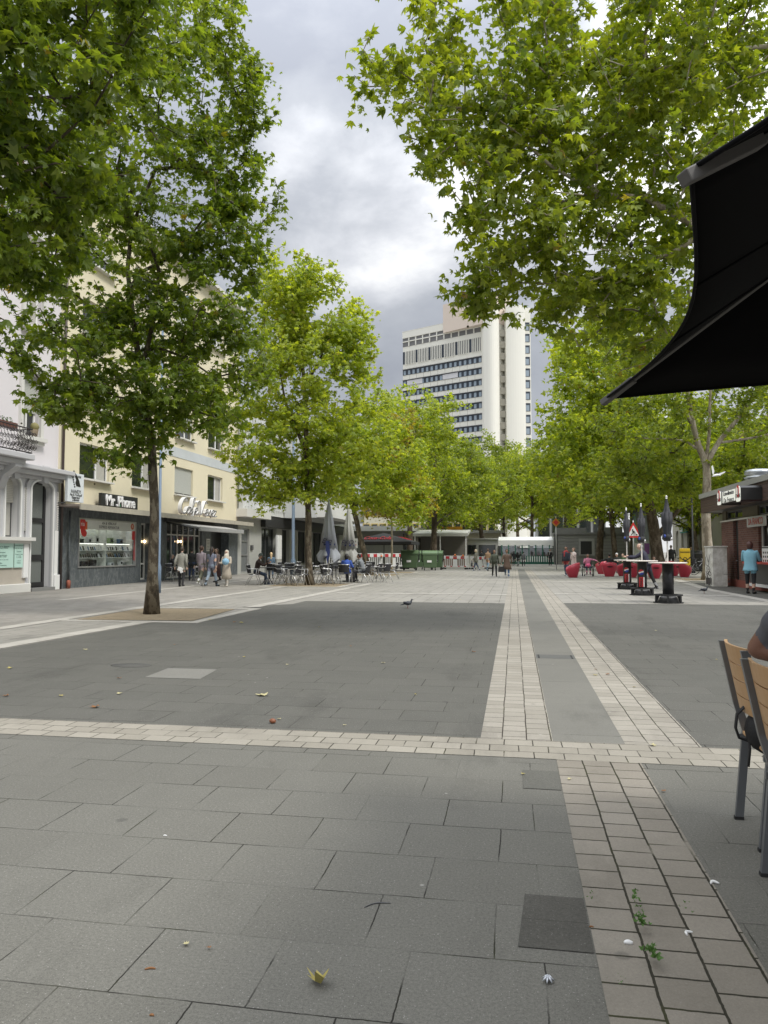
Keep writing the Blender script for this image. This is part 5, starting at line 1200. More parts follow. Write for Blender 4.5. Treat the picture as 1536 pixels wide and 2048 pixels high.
# lamp posts
def lamp(px,py,ytop,label,col,r=.07,head=True,x2=None):
    g=G(px,py); h=HT(g,ytop); t=thing('street_lamp',label,'lamp',g); q=MB(); q.lathe([(r*1.6,0),(r*1.6,.9),(r,1.0),(r*.8,h)],12); q.build('pole',col,t)
    q=MB(); 
    if head: q.tube([(0,0,h-.1),(.5,-.3,h+.1),(1.0,-.6,h+.1)],r*.5,6); q.box((1.2,-.7,h+.08),(.6,.3,.12)); 
    else: q.lathe([(.08,h),(.3,h+.1),(.32,h+.4),(.1,h+.5)],12)
    q.build('head',col,t); return t
pb=M('pole_blue_grey',(.16,.22,.30),.5); lamp(586,1150,640,'tall blue-grey street lamp post left of the terrace tree',pb,.1); lamp(317,1186,620,'blue-grey street lamp post just behind the dark trunk',pb,.05)
lamp(1387,1146,982,'black street lamp post by the bicycles near the kiosk',blackm,.075,False)
# striped barriers
rw=[M('barrier_white',(.66,.66,.63),.5),M('barrier_red',(.45,.03,.04),.5)]
def barrier_proto():
    t=thing('site_barrier','','barrier'); L=2.1
    q=MB()
    for k in range(7): q.box((-L/2+L/14+k*L/7,0,.9),(L/7,.05,.2),None,1-k%2 if False else (k%2))
    q.build('striped_board',rw,t)
    q=MB()
    for k in range(13): 
        if not 5<=k<=7: q.box((-L/2+.08+k*(L-.16)/12,0,.5),(.05,.035,.6))
    q.box((0,0,.5),(.36,.03,.5)); q.build('mesh_panel',rw[0],t)
    q=MB(); q.box((0,-.0,.22),(L,.045,.08)); q.box((0,0,1.02),(L,.045,.04)); q.box((-L/2,0,.55),(.05,.05,1.02)); q.box((L/2,0,.55),(.05,.05,1.02)); q.build('frame',rw[0],t)
    q=MB(); [q.box((x,-.0251,.22),(.16,.01,.07)) for x in(-.8,-.3,.3,.8)]; q.build('red_reflector',rw[1],t)
    for s in(-1,1): q=MB(); q.box((s*(L/2-.1),0,.06),(.2,.75,.12)); q.build('foot',blackm,t,bevel=.02)
    return t
BR=barrier_proto(); bi=[0]
wl3=M('warning_lamp_green',(.1,.3,.25),.3)
def barrier(p,rz,sc_=1.):
    o=BR if bi[0]==0 else dup(BR); bi[0]+=1; o.location=p; o.rotation_euler=(0,0,rz); o.scale=(sc_,)*3
    tag(o,'red and white striped plastic site barrier in the row left of the green bins','barrier','striped site barriers'); return o
a,b_=G(652,1141),G(812,1138); n=3; dv=(b_-a)/n; ln=dv.length; an=math.atan2(dv.y,dv.x)
for k in range(n): tag(barrier(a+dv*(k+.5),an,ln/2.14),'striped site barrier left of the green bins, '+('leftmost of three','middle of three','rightmost of three, next to the bins')[k])
a,b_=G(884,1138),G(937,1138.5); n=1; dv=(b_-a)/n; an=math.atan2(dv.y,dv.x)
for k in range(n): tag(barrier(a+dv*(k+.5),an,dv.length/2.14),'striped barrier standing alone to the right of the green bins')
tag(barrier(b_+Vector((.9,1.1,0)),an+math.pi/3,1.),'striped barrier turned away at the right end of the row')
for i,(px,py) in enumerate(((668,1113),(763,1112),(728,1113),(910,1110),(926,1111))):
    p=D(px,py+3,DEP(G(px,1139))); o=thing('warning_lamp',('orange','orange','orange','amber','amber')[i]+' site lamp with a green base on the barrier top, '+('first from the left','left of the thin tree','behind the seated pair','right of the bins','at the barrier corner')[i],'lamp',p); o.scale=(.7,)*3
    q=MB(); q.cyl((0,0,-.1),.07,.14,10); q.build('battery_case',wl3,o); q=MB(); q.lathe([(.1,.04),(.11,.12),(.09,.26),(.02,.28)],12); q.build('lens',M('lens_orange',(.6,.16,.03),.3),o)
# green wheeled bins
grn=M('bin_green',(.085,.14,.068),.45,var=.1,vs=1.5); grn2=M('bin_lid_green',(.11,.18,.085),.45,var=.1); rub=M('rubber',(.02,.02,.02),.7)
def bin_(px0,px1,py,ytop,label,rz=0,openlid=False):
    a,b_=G(px0,py),G(px1,py); w_=(b_-a).length; g=(a+b_)/2; h=HT(g,ytop); t=thing('wheeled_bin',label,'bin',g+Vector((0,.6,0)),rz,'green wheeled bins')
    d=w_*.72
    q=MB(); z0,z1=.2,h*.78; 
    def tb(x,y,z,k): return (x*k*w_/2,y*k*d/2,z)
    q.add([tb(-1,-1,z0,.86),tb(1,-1,z0,.86),tb(1,1,z0,.86),tb(-1,1,z0,.86),tb(-1,-1,z1,1),tb(1,-1,z1,1),tb(1,1,z1,1),tb(-1,1,z1,1)],[(0,3,2,1),(4,5,6,7),(0,1,5,4),(1,2,6,5),(2,3,7,6),(3,0,4,7)]); q.build('tub',grn,t,bevel=.04)
    q=MB(); q.box((0,0,z1+.03),(w_*1.06,d*1.06,.08)); q.build('rim',grn,t,bevel=.02)
    q=MB(); n=10
    pr=[(d*.53*math.cos(math.pi*k/n),h-z1-.08 if False else (h-z1-.07)*math.sin(math.pi*k/n)) for k in range(n+1)]
    q.prism(pr,lambda u,v,sd:((-.5+sd)*w_*1.04,u,z1+.07+v)); l=q.build('lid',grn2,t,bevel=.015)
    for s in(-1,1):
        q=MB(); q.tube([(s*w_*.535,-d*.3,z1*.62),(s*w_*.535,d*.1,z1+.1),(s*w_*.535,0,z1+.35)],.035,6); q.cyl((s*w_*.5,-d*.3,z1*.55),.06,.1,8); q.build('hinge_arm',rub,t)
        for e in(-1,1):
            q=MB(); q.tube([(s*w_*.36-.03,e*d*.33,.1),(s*w_*.36+.03,e*d*.33,.1)],.1,12); q.box((s*w_*.36,e*d*.33,.19),(.05,.1,.1)); q.build('wheel',rub,t)
    q=MB(); q.box((-.05,-d*.48,z1*.58),(.34,.02,.16),(R(-4),0,0)); q.build('label_plate',white,t)
    return t
bin_(801,835,1141,1100,'leftmost green wheeled bin with a white label plate on its front',R(2))
bin_(843,873,1141,1101,'middle green wheeled bin with the curved lid facing the viewer',R(8)); bin_(858,885,1140,1101,'rightmost green wheeled bin partly behind its neighbour',R(-4)); bin_(824,846,1139,1101,'green wheeled bin behind the gap between the front two',R(3))
# ---- high tables with folded black parasols
bk=M('column_black',(.018,.018,.02),.35); topw=M('table_top_white',(.68,.62,.56),.45); pbk=M('parasol_cloth_black',(.03,.031,.035),.75,var=.2,vs=8)
blu=M('emblem_blue',(.02,.05,.3),.4)
def high_table(px,py,label,w_,ytt,emb,pole_dx=0.,h0=1.12):
    g=G(px,py); t=thing('high_table',label,'table',g,0,'high tables in front of the kiosk'); h=HT(g,ytt)
    q=MB(); q.lathe([(.0,h-.035),(w_,h-.035),(w_+.01,h-.015),(w_,h),(0,h)],40,caps=False); q.build('table_top',topw,t)
    q=MB(); q.tube([(0,0,.1),(0,0,h-.035)],.15,28); col=q.build('column',bk,t)
    q=MB(); n=32
    for (r0,r1,z0,z1) in((.27,.38,.20,.235),(.12,.40,.0,.02)):
        vs=[];fs=[]
        for k in range(n):
            a=2*math.pi*k/n
            for r_,z in((r0,z0),(r1,z0),(r1,z1),(r0,z1)): vs.append((r_*math.cos(a),r_*math.sin(a),z))
        for k in range(n):
            for j in range(4): fs.append((k*4+j,((k+1)%n)*4+j,((k+1)%n)*4+(j+1)%4,k*4+(j+1)%4))
        q.add(vs,fs)
    q.build('ring',rub,t)
    q=MB(); q.lathe([(.3,.02),(.22,.16),(.16,.2)],24); q.build('foot_cone',darkm,t)
    for k in range(6):
        a=k*math.pi/3+.3; q=MB(); q.prism([(.27,.2),(.38,.2),(.385,.02),(.36,.02)],lambda u,v,sd:(u*math.cos(a)-(sd-.5)*.05*math.sin(a),u*math.sin(a)+(sd-.5)*.05*math.cos(a),v)); q.build('bracket',rub,t)
    if emb is not None:
        a0=emb; r=.152
        def onc(u,v,sd): a=a0+u/r; return ((r+sd*.006)*math.cos(a),(r+sd*.006)*math.sin(a),v)
        def strip(mat_,u0,u1,z0,z1,nm,off=0.):
            q=MB(); k=8
            for i in range(k):
                ua,ub=u0+(u1-u0)*i/k,u0+(u1-u0)*(i+1)/k; q.prism([(ua,z0),(ub,z0),(ub,z1),(ua,z1)],lambda u,v,sd:tuple(np.array(onc(u,v,sd))*np.array([1+off,1+off,1])))
            q.build(nm,mat_,col)
        R_=.088; zc=h*.66; q=MB(); mm=[red,white,blu]
        for i in range(14):
            v0,v1=-R_+2*R_*i/14,-R_+2*R_*(i+1)/14; ua=-math.sqrt(max(0,R_**2-((v0+v1)/2)**2))
            for j in range(6):
                u0,u1=ua-2*ua*j/6,ua-2*ua*(j+1)/6; vm=(v0+v1)/2-.25*(u0+u1)/2
                q.prism([(u0,zc+v0),(u1,zc+v0),(u1,zc+v1),(u0,zc+v1)],onc,0 if vm>.022 else (1 if vm>-.022 else 2))
        q.build('round_emblem',mm,col)
        strip(red,-.07,.09,h*.24,h*.52,'red_label'); strip(MC['offw_'] if 'offw_' in MC else white,.07,.1,h*.24,h*.52,'label_edge',.02)
        mt=Matrix.Translation(((r+.03)*math.cos(a0+.1),(r+.03)*math.sin(a0+.1),h*.38))@Euler((0,0,a0+math.pi/2+.1)).to_matrix().to_4x4()@Euler((math.pi/2,0,0)).to_matrix().to_4x4()@Euler((0,0,math.pi/2)).to_matrix().to_4x4()
        text('MAX',.13,'label_letters',bk,col,mt,.02)
    return t,g,h
def black_parasol(px_t,g,h,ytop,label,ybot,w_=.17):
    zt_=HT(g,ytop); zb=HT(g,ybot); t=thing('folded_parasol',label,'parasol',(g.x,g.y,h),0,'folded black parasols'); 
    q=MB(); q.tube([(0,0,-.03),(0,0,zt_-h)],.022,8); q.build('pole',white,t)
    z0=zb-h; z1=zt_-h; prof=[(.02,z1),(.05,z1-.12),(.12,z1-.45),(.17,z0+.75),(.175,z0+.45),(.12,z0+.2),(.14,z0+.1),(.1,z0)]
    n=28; vs=[];fs=[]
    for i,(r_,z) in enumerate(prof):
        for j in range(n):
            a=2*math.pi*j/n; r=r_*(w_/.17)*(1+.17*math.sin(7*a+.5*i)); vs.append((r*math.cos(a),r*math.sin(a),z))
    for i in range(len(prof)-1):
        for j in range(n): fs.append((i*n+j,i*n+(j+1)%n,(i+1)*n+(j+1)%n,(i+1)*n+j))
    q=MB(); q.add(vs,fs,0,True); q.build('canopy',pbk,t)
    q=MB(); q.lathe([(.08,z0-.06),(.14,z0),(.13,z0+.1),(.07,z0+.16)],12); q.ell((.09,-.09,z0+.0),(.04,.04,.05),8,1); q.ell((-.08,-.1,z0+.08),(.035,.035,.05),8,2); q.build('strap_bundle',[rub,alum,blu],t)
    q=MB(); q.ell((0,0,z1+.02),(.03,.03,.04),8); q.build('finial',white,t)
tA=high_table(1255,1178,'farthest of the three high tables, with a round emblem on its black column',.47,1119.5,-1.9)
tB=high_table(1285,1190,'middle high table with a round emblem and red label on its column',.49,1120.8,-1.95)
tC=high_table(1337,1205.5,'nearest high table with a plain black column and ringed foot',.5,1124.5,None)
black_parasol(0,tA[1],tA[2],1018,'folded black parasol on the farthest high table',1080,.11); black_parasol(0,tB[1],tB[2],1010,'folded black parasol on the middle high table, overlapping the warning sign',1082,.11); black_parasol(0,tC[1],tC[2],995,'folded black parasol on the nearest high table, the tallest one',1078,.13)
# small red badge of the nearest column
# warning sign
g=G(1268,1146); h0=HT(g,1075.5); h1=HT(g,1044); p=thing('roadworks_sign','triangular red-rimmed warning sign with a digging man','sign',g); W2=abs(D(1285,1075,DEP(g)).x-D(1252,1075,DEP(g)).x)/2*1.03
def tri(s): 
    cz=h0+(h1-h0)*.36; pts=[(-W2,h0),(W2,h0),(0,h1)]; return [(x*s,cz+(z-cz)*s) for x,z in pts]
q=MB(); q.prism(tri(1.),lambda u,v,sd:(u,-.05+sd*.03,v)); q.build('red_rim',red,p); q=MB(); q.prism(tri(.66),lambda u,v,sd:(u,-.056+sd*.004,v)); q.build('white_field',white,p)
S2=(h1-h0)*.42; zc=h0+S2*.38
q=MB(); F2=lambda u,v,sd:(u*S2,-.064+sd*.006,zc+v*S2)
q.prism([(-.12+.1*math.cos(k*.785),.82+.1*math.sin(k*.785)) for k in range(8)],F2)
for poly in([(-.2,.72),(-.05,.74),(.12,.5),(.06,.34),(-.12,.4)],[(-.12,.42),(.02,.38),(-.12,.2),(-.3,-.02),(-.38,.0),(-.24,.24)],[(.0,.4),(.1,.36),(.14,.16),(.12,-.02),(.04,-.02),(.06,.18)],[(.0,.66),(.26,.38),(.3,.42),(.06,.7)],[(.1,.52),(.46,.02),(.42,.0),(.06,.48)],[(.3,.0),(.62,.0),(.56,.14),(.44,.18)]): q.prism(poly,F2)
q.build('digging_man',blackm,p); q=MB(); q.tube([(0,0,0),(0,0,h1+.1)],.035,8); q.build('post',alum,p); q=MB(); q.box((0,.3,.06),(.8,.4,.12)); q.build('foot',rub,p)
# advertising column
g=G(1285,1134); zt_=HT(g,1012); wp=abs(D(1305,1100,DEP(g)).x-D(1268,1100,DEP(g)).x)/2
p=thing('advertising_column','round poster column with a dark cap behind the leaning brown trunk','poster column',g)
q=MB(); q.lathe([(wp*1.05,0),(wp*1.05,.5),(wp,.52),(wp,zt_-.6)],32); q.build('drum',M('column_pale',(.42,.45,.45),.7,var=.1),p)
q=MB(); q.lathe([(wp*1.5,zt_-.6),(wp*1.55,zt_-.35),(wp*1.4,zt_-.25),(.2,zt_)],32); q.build('cap',M('cap_grey',(.1,.11,.11),.6),p)
for k,(a0,a1,z0,z1,m_) in enumerate(((-2.3,-1.6,2.4,4.2,M('poster_yellow',(.6,.42,.08),.6)),(-1.5,-.9,1.2,2.2,M('poster_purple',(.25,.1,.3),.6)),(-2.6,-1.7,.7,2.2,white),(-1.5,-.7,2.5,5.0,M('poster_grey',(.25,.28,.3),.6)),(-2.7,-2.35,2.4,5.,M('poster_teal',(.3,.45,.45),.6)))):
    q=MB()
    for i in range(6):
        b0,b1=a0+(a1-a0)*i/6,a0+(a1-a0)*(i+1)/6; r_=wp*1.012; q.add([(r_*math.cos(b0),r_*math.sin(b0),z0),(r_*math.cos(b1),r_*math.sin(b1),z0),(r_*math.cos(b1),r_*math.sin(b1),z1),(r_*math.cos(b0),r_*math.sin(b0),z1)],[(0,1,2,3)])
    q.build('poster',m_,p)
# red tub seats
rp=M('seat_red',(.42,.035,.06),.35,var=.08); slot=M('slot_dark',(.02,.005,.008),.8)
def tub():
    t=thing('tub_seat','','seat'); n=36; vs=[];fs=[]
    L=[(.26,0),(.27,.02),(.33,.25),(.39,.45),(.43,.62),(.45,.8)]
    def top(a): s=math.sin(a); return .44+.38*(max(0,-s*.5+.5))**.6     # back (−Y) high, front (+Y) low
    for r_,z in L:
        for k in range(n):
            a=2*math.pi*k/n; tz=top(a); zz=min(z/.8*tz,tz); bul=.03*math.sin(z/.8*3.14); vs.append(((r_+bul)*math.cos(a),(r_+bul)*math.sin(a)*.92,zz))
    for r_,dz in((.41,0),(.36,-.06),(.30,-.36),(.0,-.36)):
        for k in range(n):
            a=2*math.pi*k/n; tz=top(a); z=tz+dz if dz>-.3 else .40; vs.append((r_*math.cos(a),r_*math.sin(a)*.92,max(z,.40)))
    m_=len(L)+4
    for i in range(m_-1):
        for k in range(n): fs.append((i*n+k,i*n+(k+1)%n,(i+1)*n+(k+1)%n,(i+1)*n+k))
    q=MB(); q.add(vs,fs,0,True); q.build('shell',rp,t)
    q=MB(); q.prism([(.2*math.cos(k*.5236),.035*math.sin(k*.5236)+.0) for k in range(12)],lambda u,v,sd:(u*.95,-.405-(.05-u*u*1.1)*.9+sd*.02,.56+v-abs(u)*-.03)); q.build('grip_slot',slot,t)
    return t
TS=tub(); si=[0]
for (px,py,rz,lab) in((1146,1155,100,'red tub seat beside the couple, farthest left'),(1219,1153,0,'red tub seat with a dark grip slot under the person in black'),(1204,1148,40,'red tub seat partly behind the black-clad person'),(1246,1152,60,'red tub seat behind the left high table'),(1263,1155,-20,'red tub seat behind the middle high table column'),(1309,1157,5,'red tub seat below the child'),(1346,1152,-40,'red tub seat just right of the nearest column'),(1336,1147,20,'red tub seat behind the nearest column'),(1369,1154,-80,'red tub seat farthest right, in front of the yellow box')):
    o=TS if si[0]==0 else dup(TS); si[0]+=1; o.location=G(px,py); o.rotation_euler=(0,0,R(rz)); o.scale=(.92,.92,1.); tag(o,lab,'seat','red tub seats')
# yellow post box
g=G(1371,1148); h=HT(g,1097); p=thing('post_box','yellow post box with a black horn emblem','post box',g,R(-6)); yel=M('post_yellow',(.62,.42,.02),.45); w_=.31
q=MB(); q.box((0,.25,h*.62),(w_*2,.5,h*.76)); q.build('box',yel,p,bevel=.04); q=MB(); q.box((0,.25,h*.12),(w_*1.6,.4,h*.24)); q.build('stand',darkm,p)
q=MB(); zc=h*.58
for k in range(10):
    a0,a1=k*.628,(k+1)*.628; q.prism([(.09*math.cos(a0),.09*math.sin(a0)),(.09*math.cos(a1),.09*math.sin(a1)),(.13*math.cos(a1),.13*math.sin(a1)),(.13*math.cos(a0),.13*math.sin(a0))],lambda u,v,sd:(u,-.004-sd*.008,zc+v))
for poly in([(-.3,.16),(-.18,.02),(.1,-.06),(.12,-.12),(-.14,-.05),(-.34,.1)],[(.3,.16),(.16,.02),(.1,.0),(.14,-.06),(.34,.1)],[(-.24,-.2),(.24,-.2),(.2,-.15),(-.2,-.15)],[(-.04,-.12),(.04,-.12),(.04,-.2),(-.04,-.2)]): q.prism(poly,lambda u,v,sd:(u,-.004-sd*.009,zc+v))
q.build('horn_emblem',blackm,p); q=MB(); q.box((0,-.006,h*.86),(.6,.014,.05)); q.build('slot',blackm,p)
g2=G(1399,1142); p=thing('waste_bin','dark grey waste bin behind the bicycles','bin',g2); q=MB(); q.lathe([(.45,0),(.5,1.25),(.55,1.27),(.5,1.35)],16); q.build('body',darkm,p); q=MB(); q.lathe([(.47,1.36),(.3,1.5)],16); q.build('lid',blackm,p)
# bicycles
def bike(px,py,rz,label,col):
    t=thing('bicycle',label,'bicycle',G(px,py),R(rz),'bicycles parked near the kiosk'); fm=M('bike_'+col[0],col[1],.4,.3)
    for y in(-.52,.52):
        q=MB(); q.tube([(0,y+.33*math.cos(k*.314),.34+.33*math.sin(k*.314)) for k in range(21)],.018,6); w_=q.build('wheel',rub,t)
        q=MB(); [q.tube([(0,y,.34),(0,y+.32*math.cos(k*.524),.34+.32*math.sin(k*.524))],.003,3) for k in range(12)]; q.build('spokes',alum,w_)
    q=MB(); 
    for a,b__ in(((0,-.52,.34),(0,-.05,.3)),((0,-.05,.3),(0,-.2,.85)),((0,-.52,.34),(0,-.17,.72)),((0,-.17,.72),(0,.36,.8)),((0,-.05,.3),(0,.38,.7)),((0,.52,.34),(0,.36,.98))): q.tube([a,b__],.018,6)
    q.build('frame',fm,t)
    q=MB(); q.tube([(-.28,.26,1.02),(-.1,.36,1.0),(.1,.36,1.0),(.28,.26,1.02)],.013,6); q.build('handlebar',blackm,t); q=MB(); q.ell((0,-.22,.9),(.09,.15,.04),8); q.build('saddle',blackm,t)
    q=MB(); q.tube([(-.1,-.05,.3),(.1,-.05,.3)],.09,10); q.build('crank',darkm,t); q=MB(); q.box((0,-.62,.74),(.14,.35,.02)); q.build('rack',blackm,t); return t
bike(1406,1150,70,'dark bicycle parked beside the pale tree trunk',('black',(.03,.03,.03))); bike(1396,1146,-60,'silver bicycle leaning near the lamp post',('silver',(.4,.4,.42))); bike(1352,1138,60,'grey bicycle behind the red tub seats',('grey',(.2,.2,.22)))
# utility cabinet with graffiti
g=G(1440,1173.5); zc=HT(g,1092); p=thing('utility_cabinet','pale utility cabinet scrawled with black graffiti beside the kiosk','cabinet',g)
m,T=newmat('cabinet_paint'); tc=T.n('ShaderNodeTexCoord').outputs['Object']
s2=T.n('ShaderNodeSeparateXYZ',Vector=tc)
rib=T.ramp(T.math('FRACT',T.math('MULTIPLY',T.math('ADD',s2.outputs[0],s2.outputs[1]),22.)),[(0,.6),(.3,1.),(.8,1.),(1.,.6)])
grime=T.ramp(T.noise(tc,3,6,.7),[(.35,(.45,.43,.38)),(.6,(.72,.71,.67))]); fin(T,T.mix(.25,grime,T.n('ShaderNodeCombineXYZ',X=rib,Y=rib,Z=rib).outputs[0],'MULTIPLY'),.75,0,rib,.4,.01)
x0=D(1426.5,1100,DEP(g)).x-g.x; x1=D(1457,1100,DEP(g)).x-g.x
q=MB(); q.bb(x0,x1-.05,0,1.25,0.0,zc-.06); q.build('body',m,p,bevel=.015); q=MB(); q.bb(x0-.03,x1-.02,-.03,1.28,zc-.06,zc); q.build('lid',M('cab_lid',(.5,.49,.45),.8),p,bevel=.015)
q=MB(); rs=random.Random(12); F3=lambda u,v,sd:(x0-.003-sd*.006,1.22-u*2.6,v)
def scrib(pts,w_=.02):
    L_,R_=stroke(pts,w_)
    for i in range(len(L_)-1): q.prism([L_[i],L_[i+1],R_[i+1],R_[i]],F3)
cwid=(x1-x0)*.5
scrib([(.04,1.2),(.05,.9),(.16,.84),(.24,.9),(.25,1.12)]); scrib([(.1,.78),(.12,.62),(.24,.58),(.3,.7),(.24,.8),(.14,.78)],.018); scrib([(.05,.6),(.14,.5),(.26,.6),(.36,.52)],.03); scrib([(.06,.5),(.12,.42),(.2,.5),(.28,.42),(.38,.5)],.02); scrib([(.16,.7),(.24,.69)],.025); scrib([(.1,1.3),(.2,1.0),(.34,1.34)],.012)
for k in range(7):
    u=.03+k*.055; scrib([(u,.38+rs.uniform(-.05,.06)),(u+.02,.2),(u+rs.uniform(-.02,.03),rs.uniform(.02,.1))],rs.uniform(.03,.06))
q.build('graffiti',blackm,p); q=MB(); q.box(((x0+x1)/2+.25,-.004,.5),((x1-x0)*.5,.006,.012)); q.box(((x0+x1)/2+.3,-.004,.22),(.05,.006,.1),(0,.3,0)); q.build('panel_seam',darkm,p)
# gull in flight near the trunk
p0=D(1431,951,33); p=thing('gull','small white gull in flight beside the pale trunk','bird',p0,R(20)); wm=M('gull_white',(.7,.7,.7),.6)
q=MB(); q.tube([(-.16,0,-.05),(-.05,0,0),(.1,0,.03),(.2,0,.02),(.26,0,.0)],[.015,.05,.055,.03,.008],8); q.prism([(0,0),(.05,.2),(-.02,.45),(-.08,.4),(-.05,.1)],lambda u,v,sd:(u-.1,sd*.012,v)); q.prism([(0,0),(.25,.12),(.5,.2),(.48,.14),(.2,.0)],lambda u,v,sd:(u,.02+sd*.012,v)); q.build('body',wm,p)
# pigeons
def pigeon(px,py,rz,label,k=1.):
    p=thing('pigeon',label,'bird',G(px,py),R(rz),'pigeons on the paving'); gr=M('pigeon_grey',(.07,.075,.085),.6,var=.3,vs=20); dk=M('pigeon_dark',(.025,.027,.035),.5); pk=M('pigeon_feet',(.3,.09,.08),.6)
    q=MB(); q.tube([(-.12,0,.12),(-.06,0,.14),(.02,0,.145),(.075,0,.15),(.105,0,.19),(.115,0,.225),(.125,0,.24)],[.012,.045,.062,.05,.028,.022,.02],12); q.ell((.127,0,.245),(.026,.022,.023),10); q.prism([(-.1,.14),(-.2,.1),(-.21,.085),(-.1,.1)],lambda u,v,sd:(u,(sd-.5)*.05,v)); q.build('body',gr,p)
    for s in(-1,1):
        q=MB(); q.ell((-.03,s*.045,.145),(.1,.022,.042),10,0,(0,R(14),0)); q.build('wing',dk,p)
        q=MB(); q.tube([(.0,s*.02,.1),(.005,s*.02,.03),(.0,s*.02,.004)],.005,5); [q.tube([(.0,s*.02,.004),(.035,s*.02+e*.015,.003)],.003,4) for e in(-1,0,1)]; q.build('leg',pk,p)
    q=MB(); q.tube([(.148,0,.243),(.175,0,.236)],[.006,.002],5); q.build('beak',dk,p); p.scale=(k,)*3
pigeon(815,1216.5,15,'dark pigeon walking on the dark paving left of the lane',.88); pigeon(1408,1187,-5,'grey pigeon near the pale band by the kiosk',.9)
# fallen leaves and litter
rsn=np.random.RandomState(9)
def leafobj(px,py,size,col,label,rz=0,grp=None,curl=1.6,name='fallen_leaf'):
    V,Fc=MAPLE[0]; V=V.copy(); V[:,2]=.25*curl*V[:,0]**2+.12*curl*np.abs(V[:,1]-.3)**1.5+.05*curl*rsn.rand(len(V)); V[:,0]*=1-.1*curl; V*=size
    V[:,2]-=V[:,2].min()-.008; o=bpy.data.objects.new(name,fastmesh(name,V,Fc,col)); sc.collection.objects.link(o); o.location=G(px,py); o.rotation_euler=(0,0,rz); return tag(o,label,'leaf',grp)
ly=M('leaf_yellow',(.33,.28,.08),.7,var=.6,vs=22); lb=M('leaf_brown',(.2,.09,.03),.7,var=.3,vs=20); lp=M('leaf_pale',(.42,.38,.2),.6,var=.3,vs=20)
leafobj(645,1975,.13,ly,'large curled yellow-green leaf on the near slabs',.9,None,5.)
leafobj(528,1392,.17,lp,'pale green leaf lying beyond the transverse band',1.2); leafobj(195,1415,.12,lb,'small reddish brown leaf left of the pale slab',2.)
leafobj(372,1893,.035,lp,'tiny pale dry leaf near the bottom left',.3)
for i,(px,py,s_) in enumerate(((480,1246,.16),(470,1245,.14),(170,1300,.12),(22,1337,.13),(240,1358,.09),(765,1327,.1),(490,1315,.08),(700,1293,.08),(688,1452,.05),(1188,1352,.08),(1218,1350,.09),(1303,1492,.09),(1270,1376,.07),(1190,1340,.06),(240,1388,.1),(120,1393,.08),(15,1393,.1),(560,1440,.06),(420,1240,.12),(350,1290,.07),(1310,1262,.09),(1432,1320,.06),(945,1305,.11),(920,1200,.1),(640,1255,.1),(420,1900,.03),(1140,1560,.05),(1044,1550,.045),(1330,1585,.05),(575,1330,.07),(830,1390,.05))):
    leafobj(px,py,s_*.8,(ly,lb,lp)[i%3],'small dry leaf scattered on the paving',rnd.uniform(0,6),'small dry leaves on the paving',1.8)
def bit(px,py,dims,col,name,label,cat,rz=0,grp=None):
    q=MB(); n=9; q.tube([(dims[0]*(k/(n-1)-.5),dims[1]*math.sin(math.pi*k/(n-1)),dims[2]*.9) for k in range(n)],[dims[2]*(.35+.65*math.sin(math.pi*(k+.4)/(n))) for k in range(n)],8)
    o=q.build(name,col); o.location=G(px,py); o.rotation_euler=(0,0,rz); return tag(o,label,cat,grp)
bit(1257,1890,(.03,.004,.009),white,'petal','white scrap on the near brick strip, leftmost of three','litter'); bit(1380,1870,(.035,.014,.006),white,'petal','curved white feather on the right edge of the near brick strip','feather',.8); bit(1430,1770,(.035,.02,.007),white,'petal','curled white feather by the chair legs','feather',.2)
bit(755,1812,(.11,.02,.003),darkm,'twig','thin dark curved twig on the near slabs','twig',.5)
bit(300,1940,(.035,.006,.004),lb,'twig','short brown twig near the bottom left','twig',.3)
bit(303,2033,(.014,.003,.004),lb,'scrap','small orange scrap at the bottom left edge','litter'); bit(1183,1856,(.016,.004,.004),lb,'scrap','orange cigarette end at the left edge of the brick strip','litter'); bit(545,1447,(.05,.002,.022),M('nut_brown',(.2,.07,.03),.5),'conker','small brown nut just beyond the transverse band','nut'); bit(330,1672,(.02,.002,.003),white,'scrap','tiny white scrap in a slab joint','litter')
g=G(1096,1965); q=MB(); 
for k in range(7): a=k*.9; q.tube([(0,0,.006),(.008*math.cos(a),.008*math.sin(a),.018),(.02*math.cos(a),.02*math.sin(a),.008)],[.005,.005,.002],5)
o=q.build('paper_scrap',M('foil_silver',(.5,.52,.55),.3,.5)); o.location=g; tag(o,'crumpled silver scrap near the bottom right','litter')
# weeds in the joints
wg=M('weed_green',(.07,.15,.025),.6,var=.3,vs=30)
for i,(px,py,n,s_) in enumerate(((1305,1932,14,.024),(1283,1868,10,.02),(1272,1818,9,.018),(1180,1812,6,.01),(1278,1845,7,.014),(1372,1835,5,.01),(1240,1990,5,.008))):
    c=rsn.normal(0,.012,(n,3))*np.array([.7,2.,.2])+np.array([0,0,.004]); V,Fc=leaves(c,rsn.normal(0,1,(n,3))*np.array([1,1,.3]),2,s_,2,rsn,.008); V[:,2]=np.abs(V[:,2])+.003
    o=bpy.data.objects.new('weed',fastmesh('weed',V,Fc,wg)); sc.collection.objects.link(o); o.location=G(px,py); tag(o,('leafy green weed in the second joint of the near brick strip, nearest tuft','leafy weed tuft just beyond the nearest one in the brick joint','small weed higher up in the same brick joint','tiny weed at the left edge of the near brick strip','tiny weed between two larger tufts in the brick joint','tiny weed in the third joint of the near brick strip','sparse moss tuft low in the left brick joint')[i],'weed')
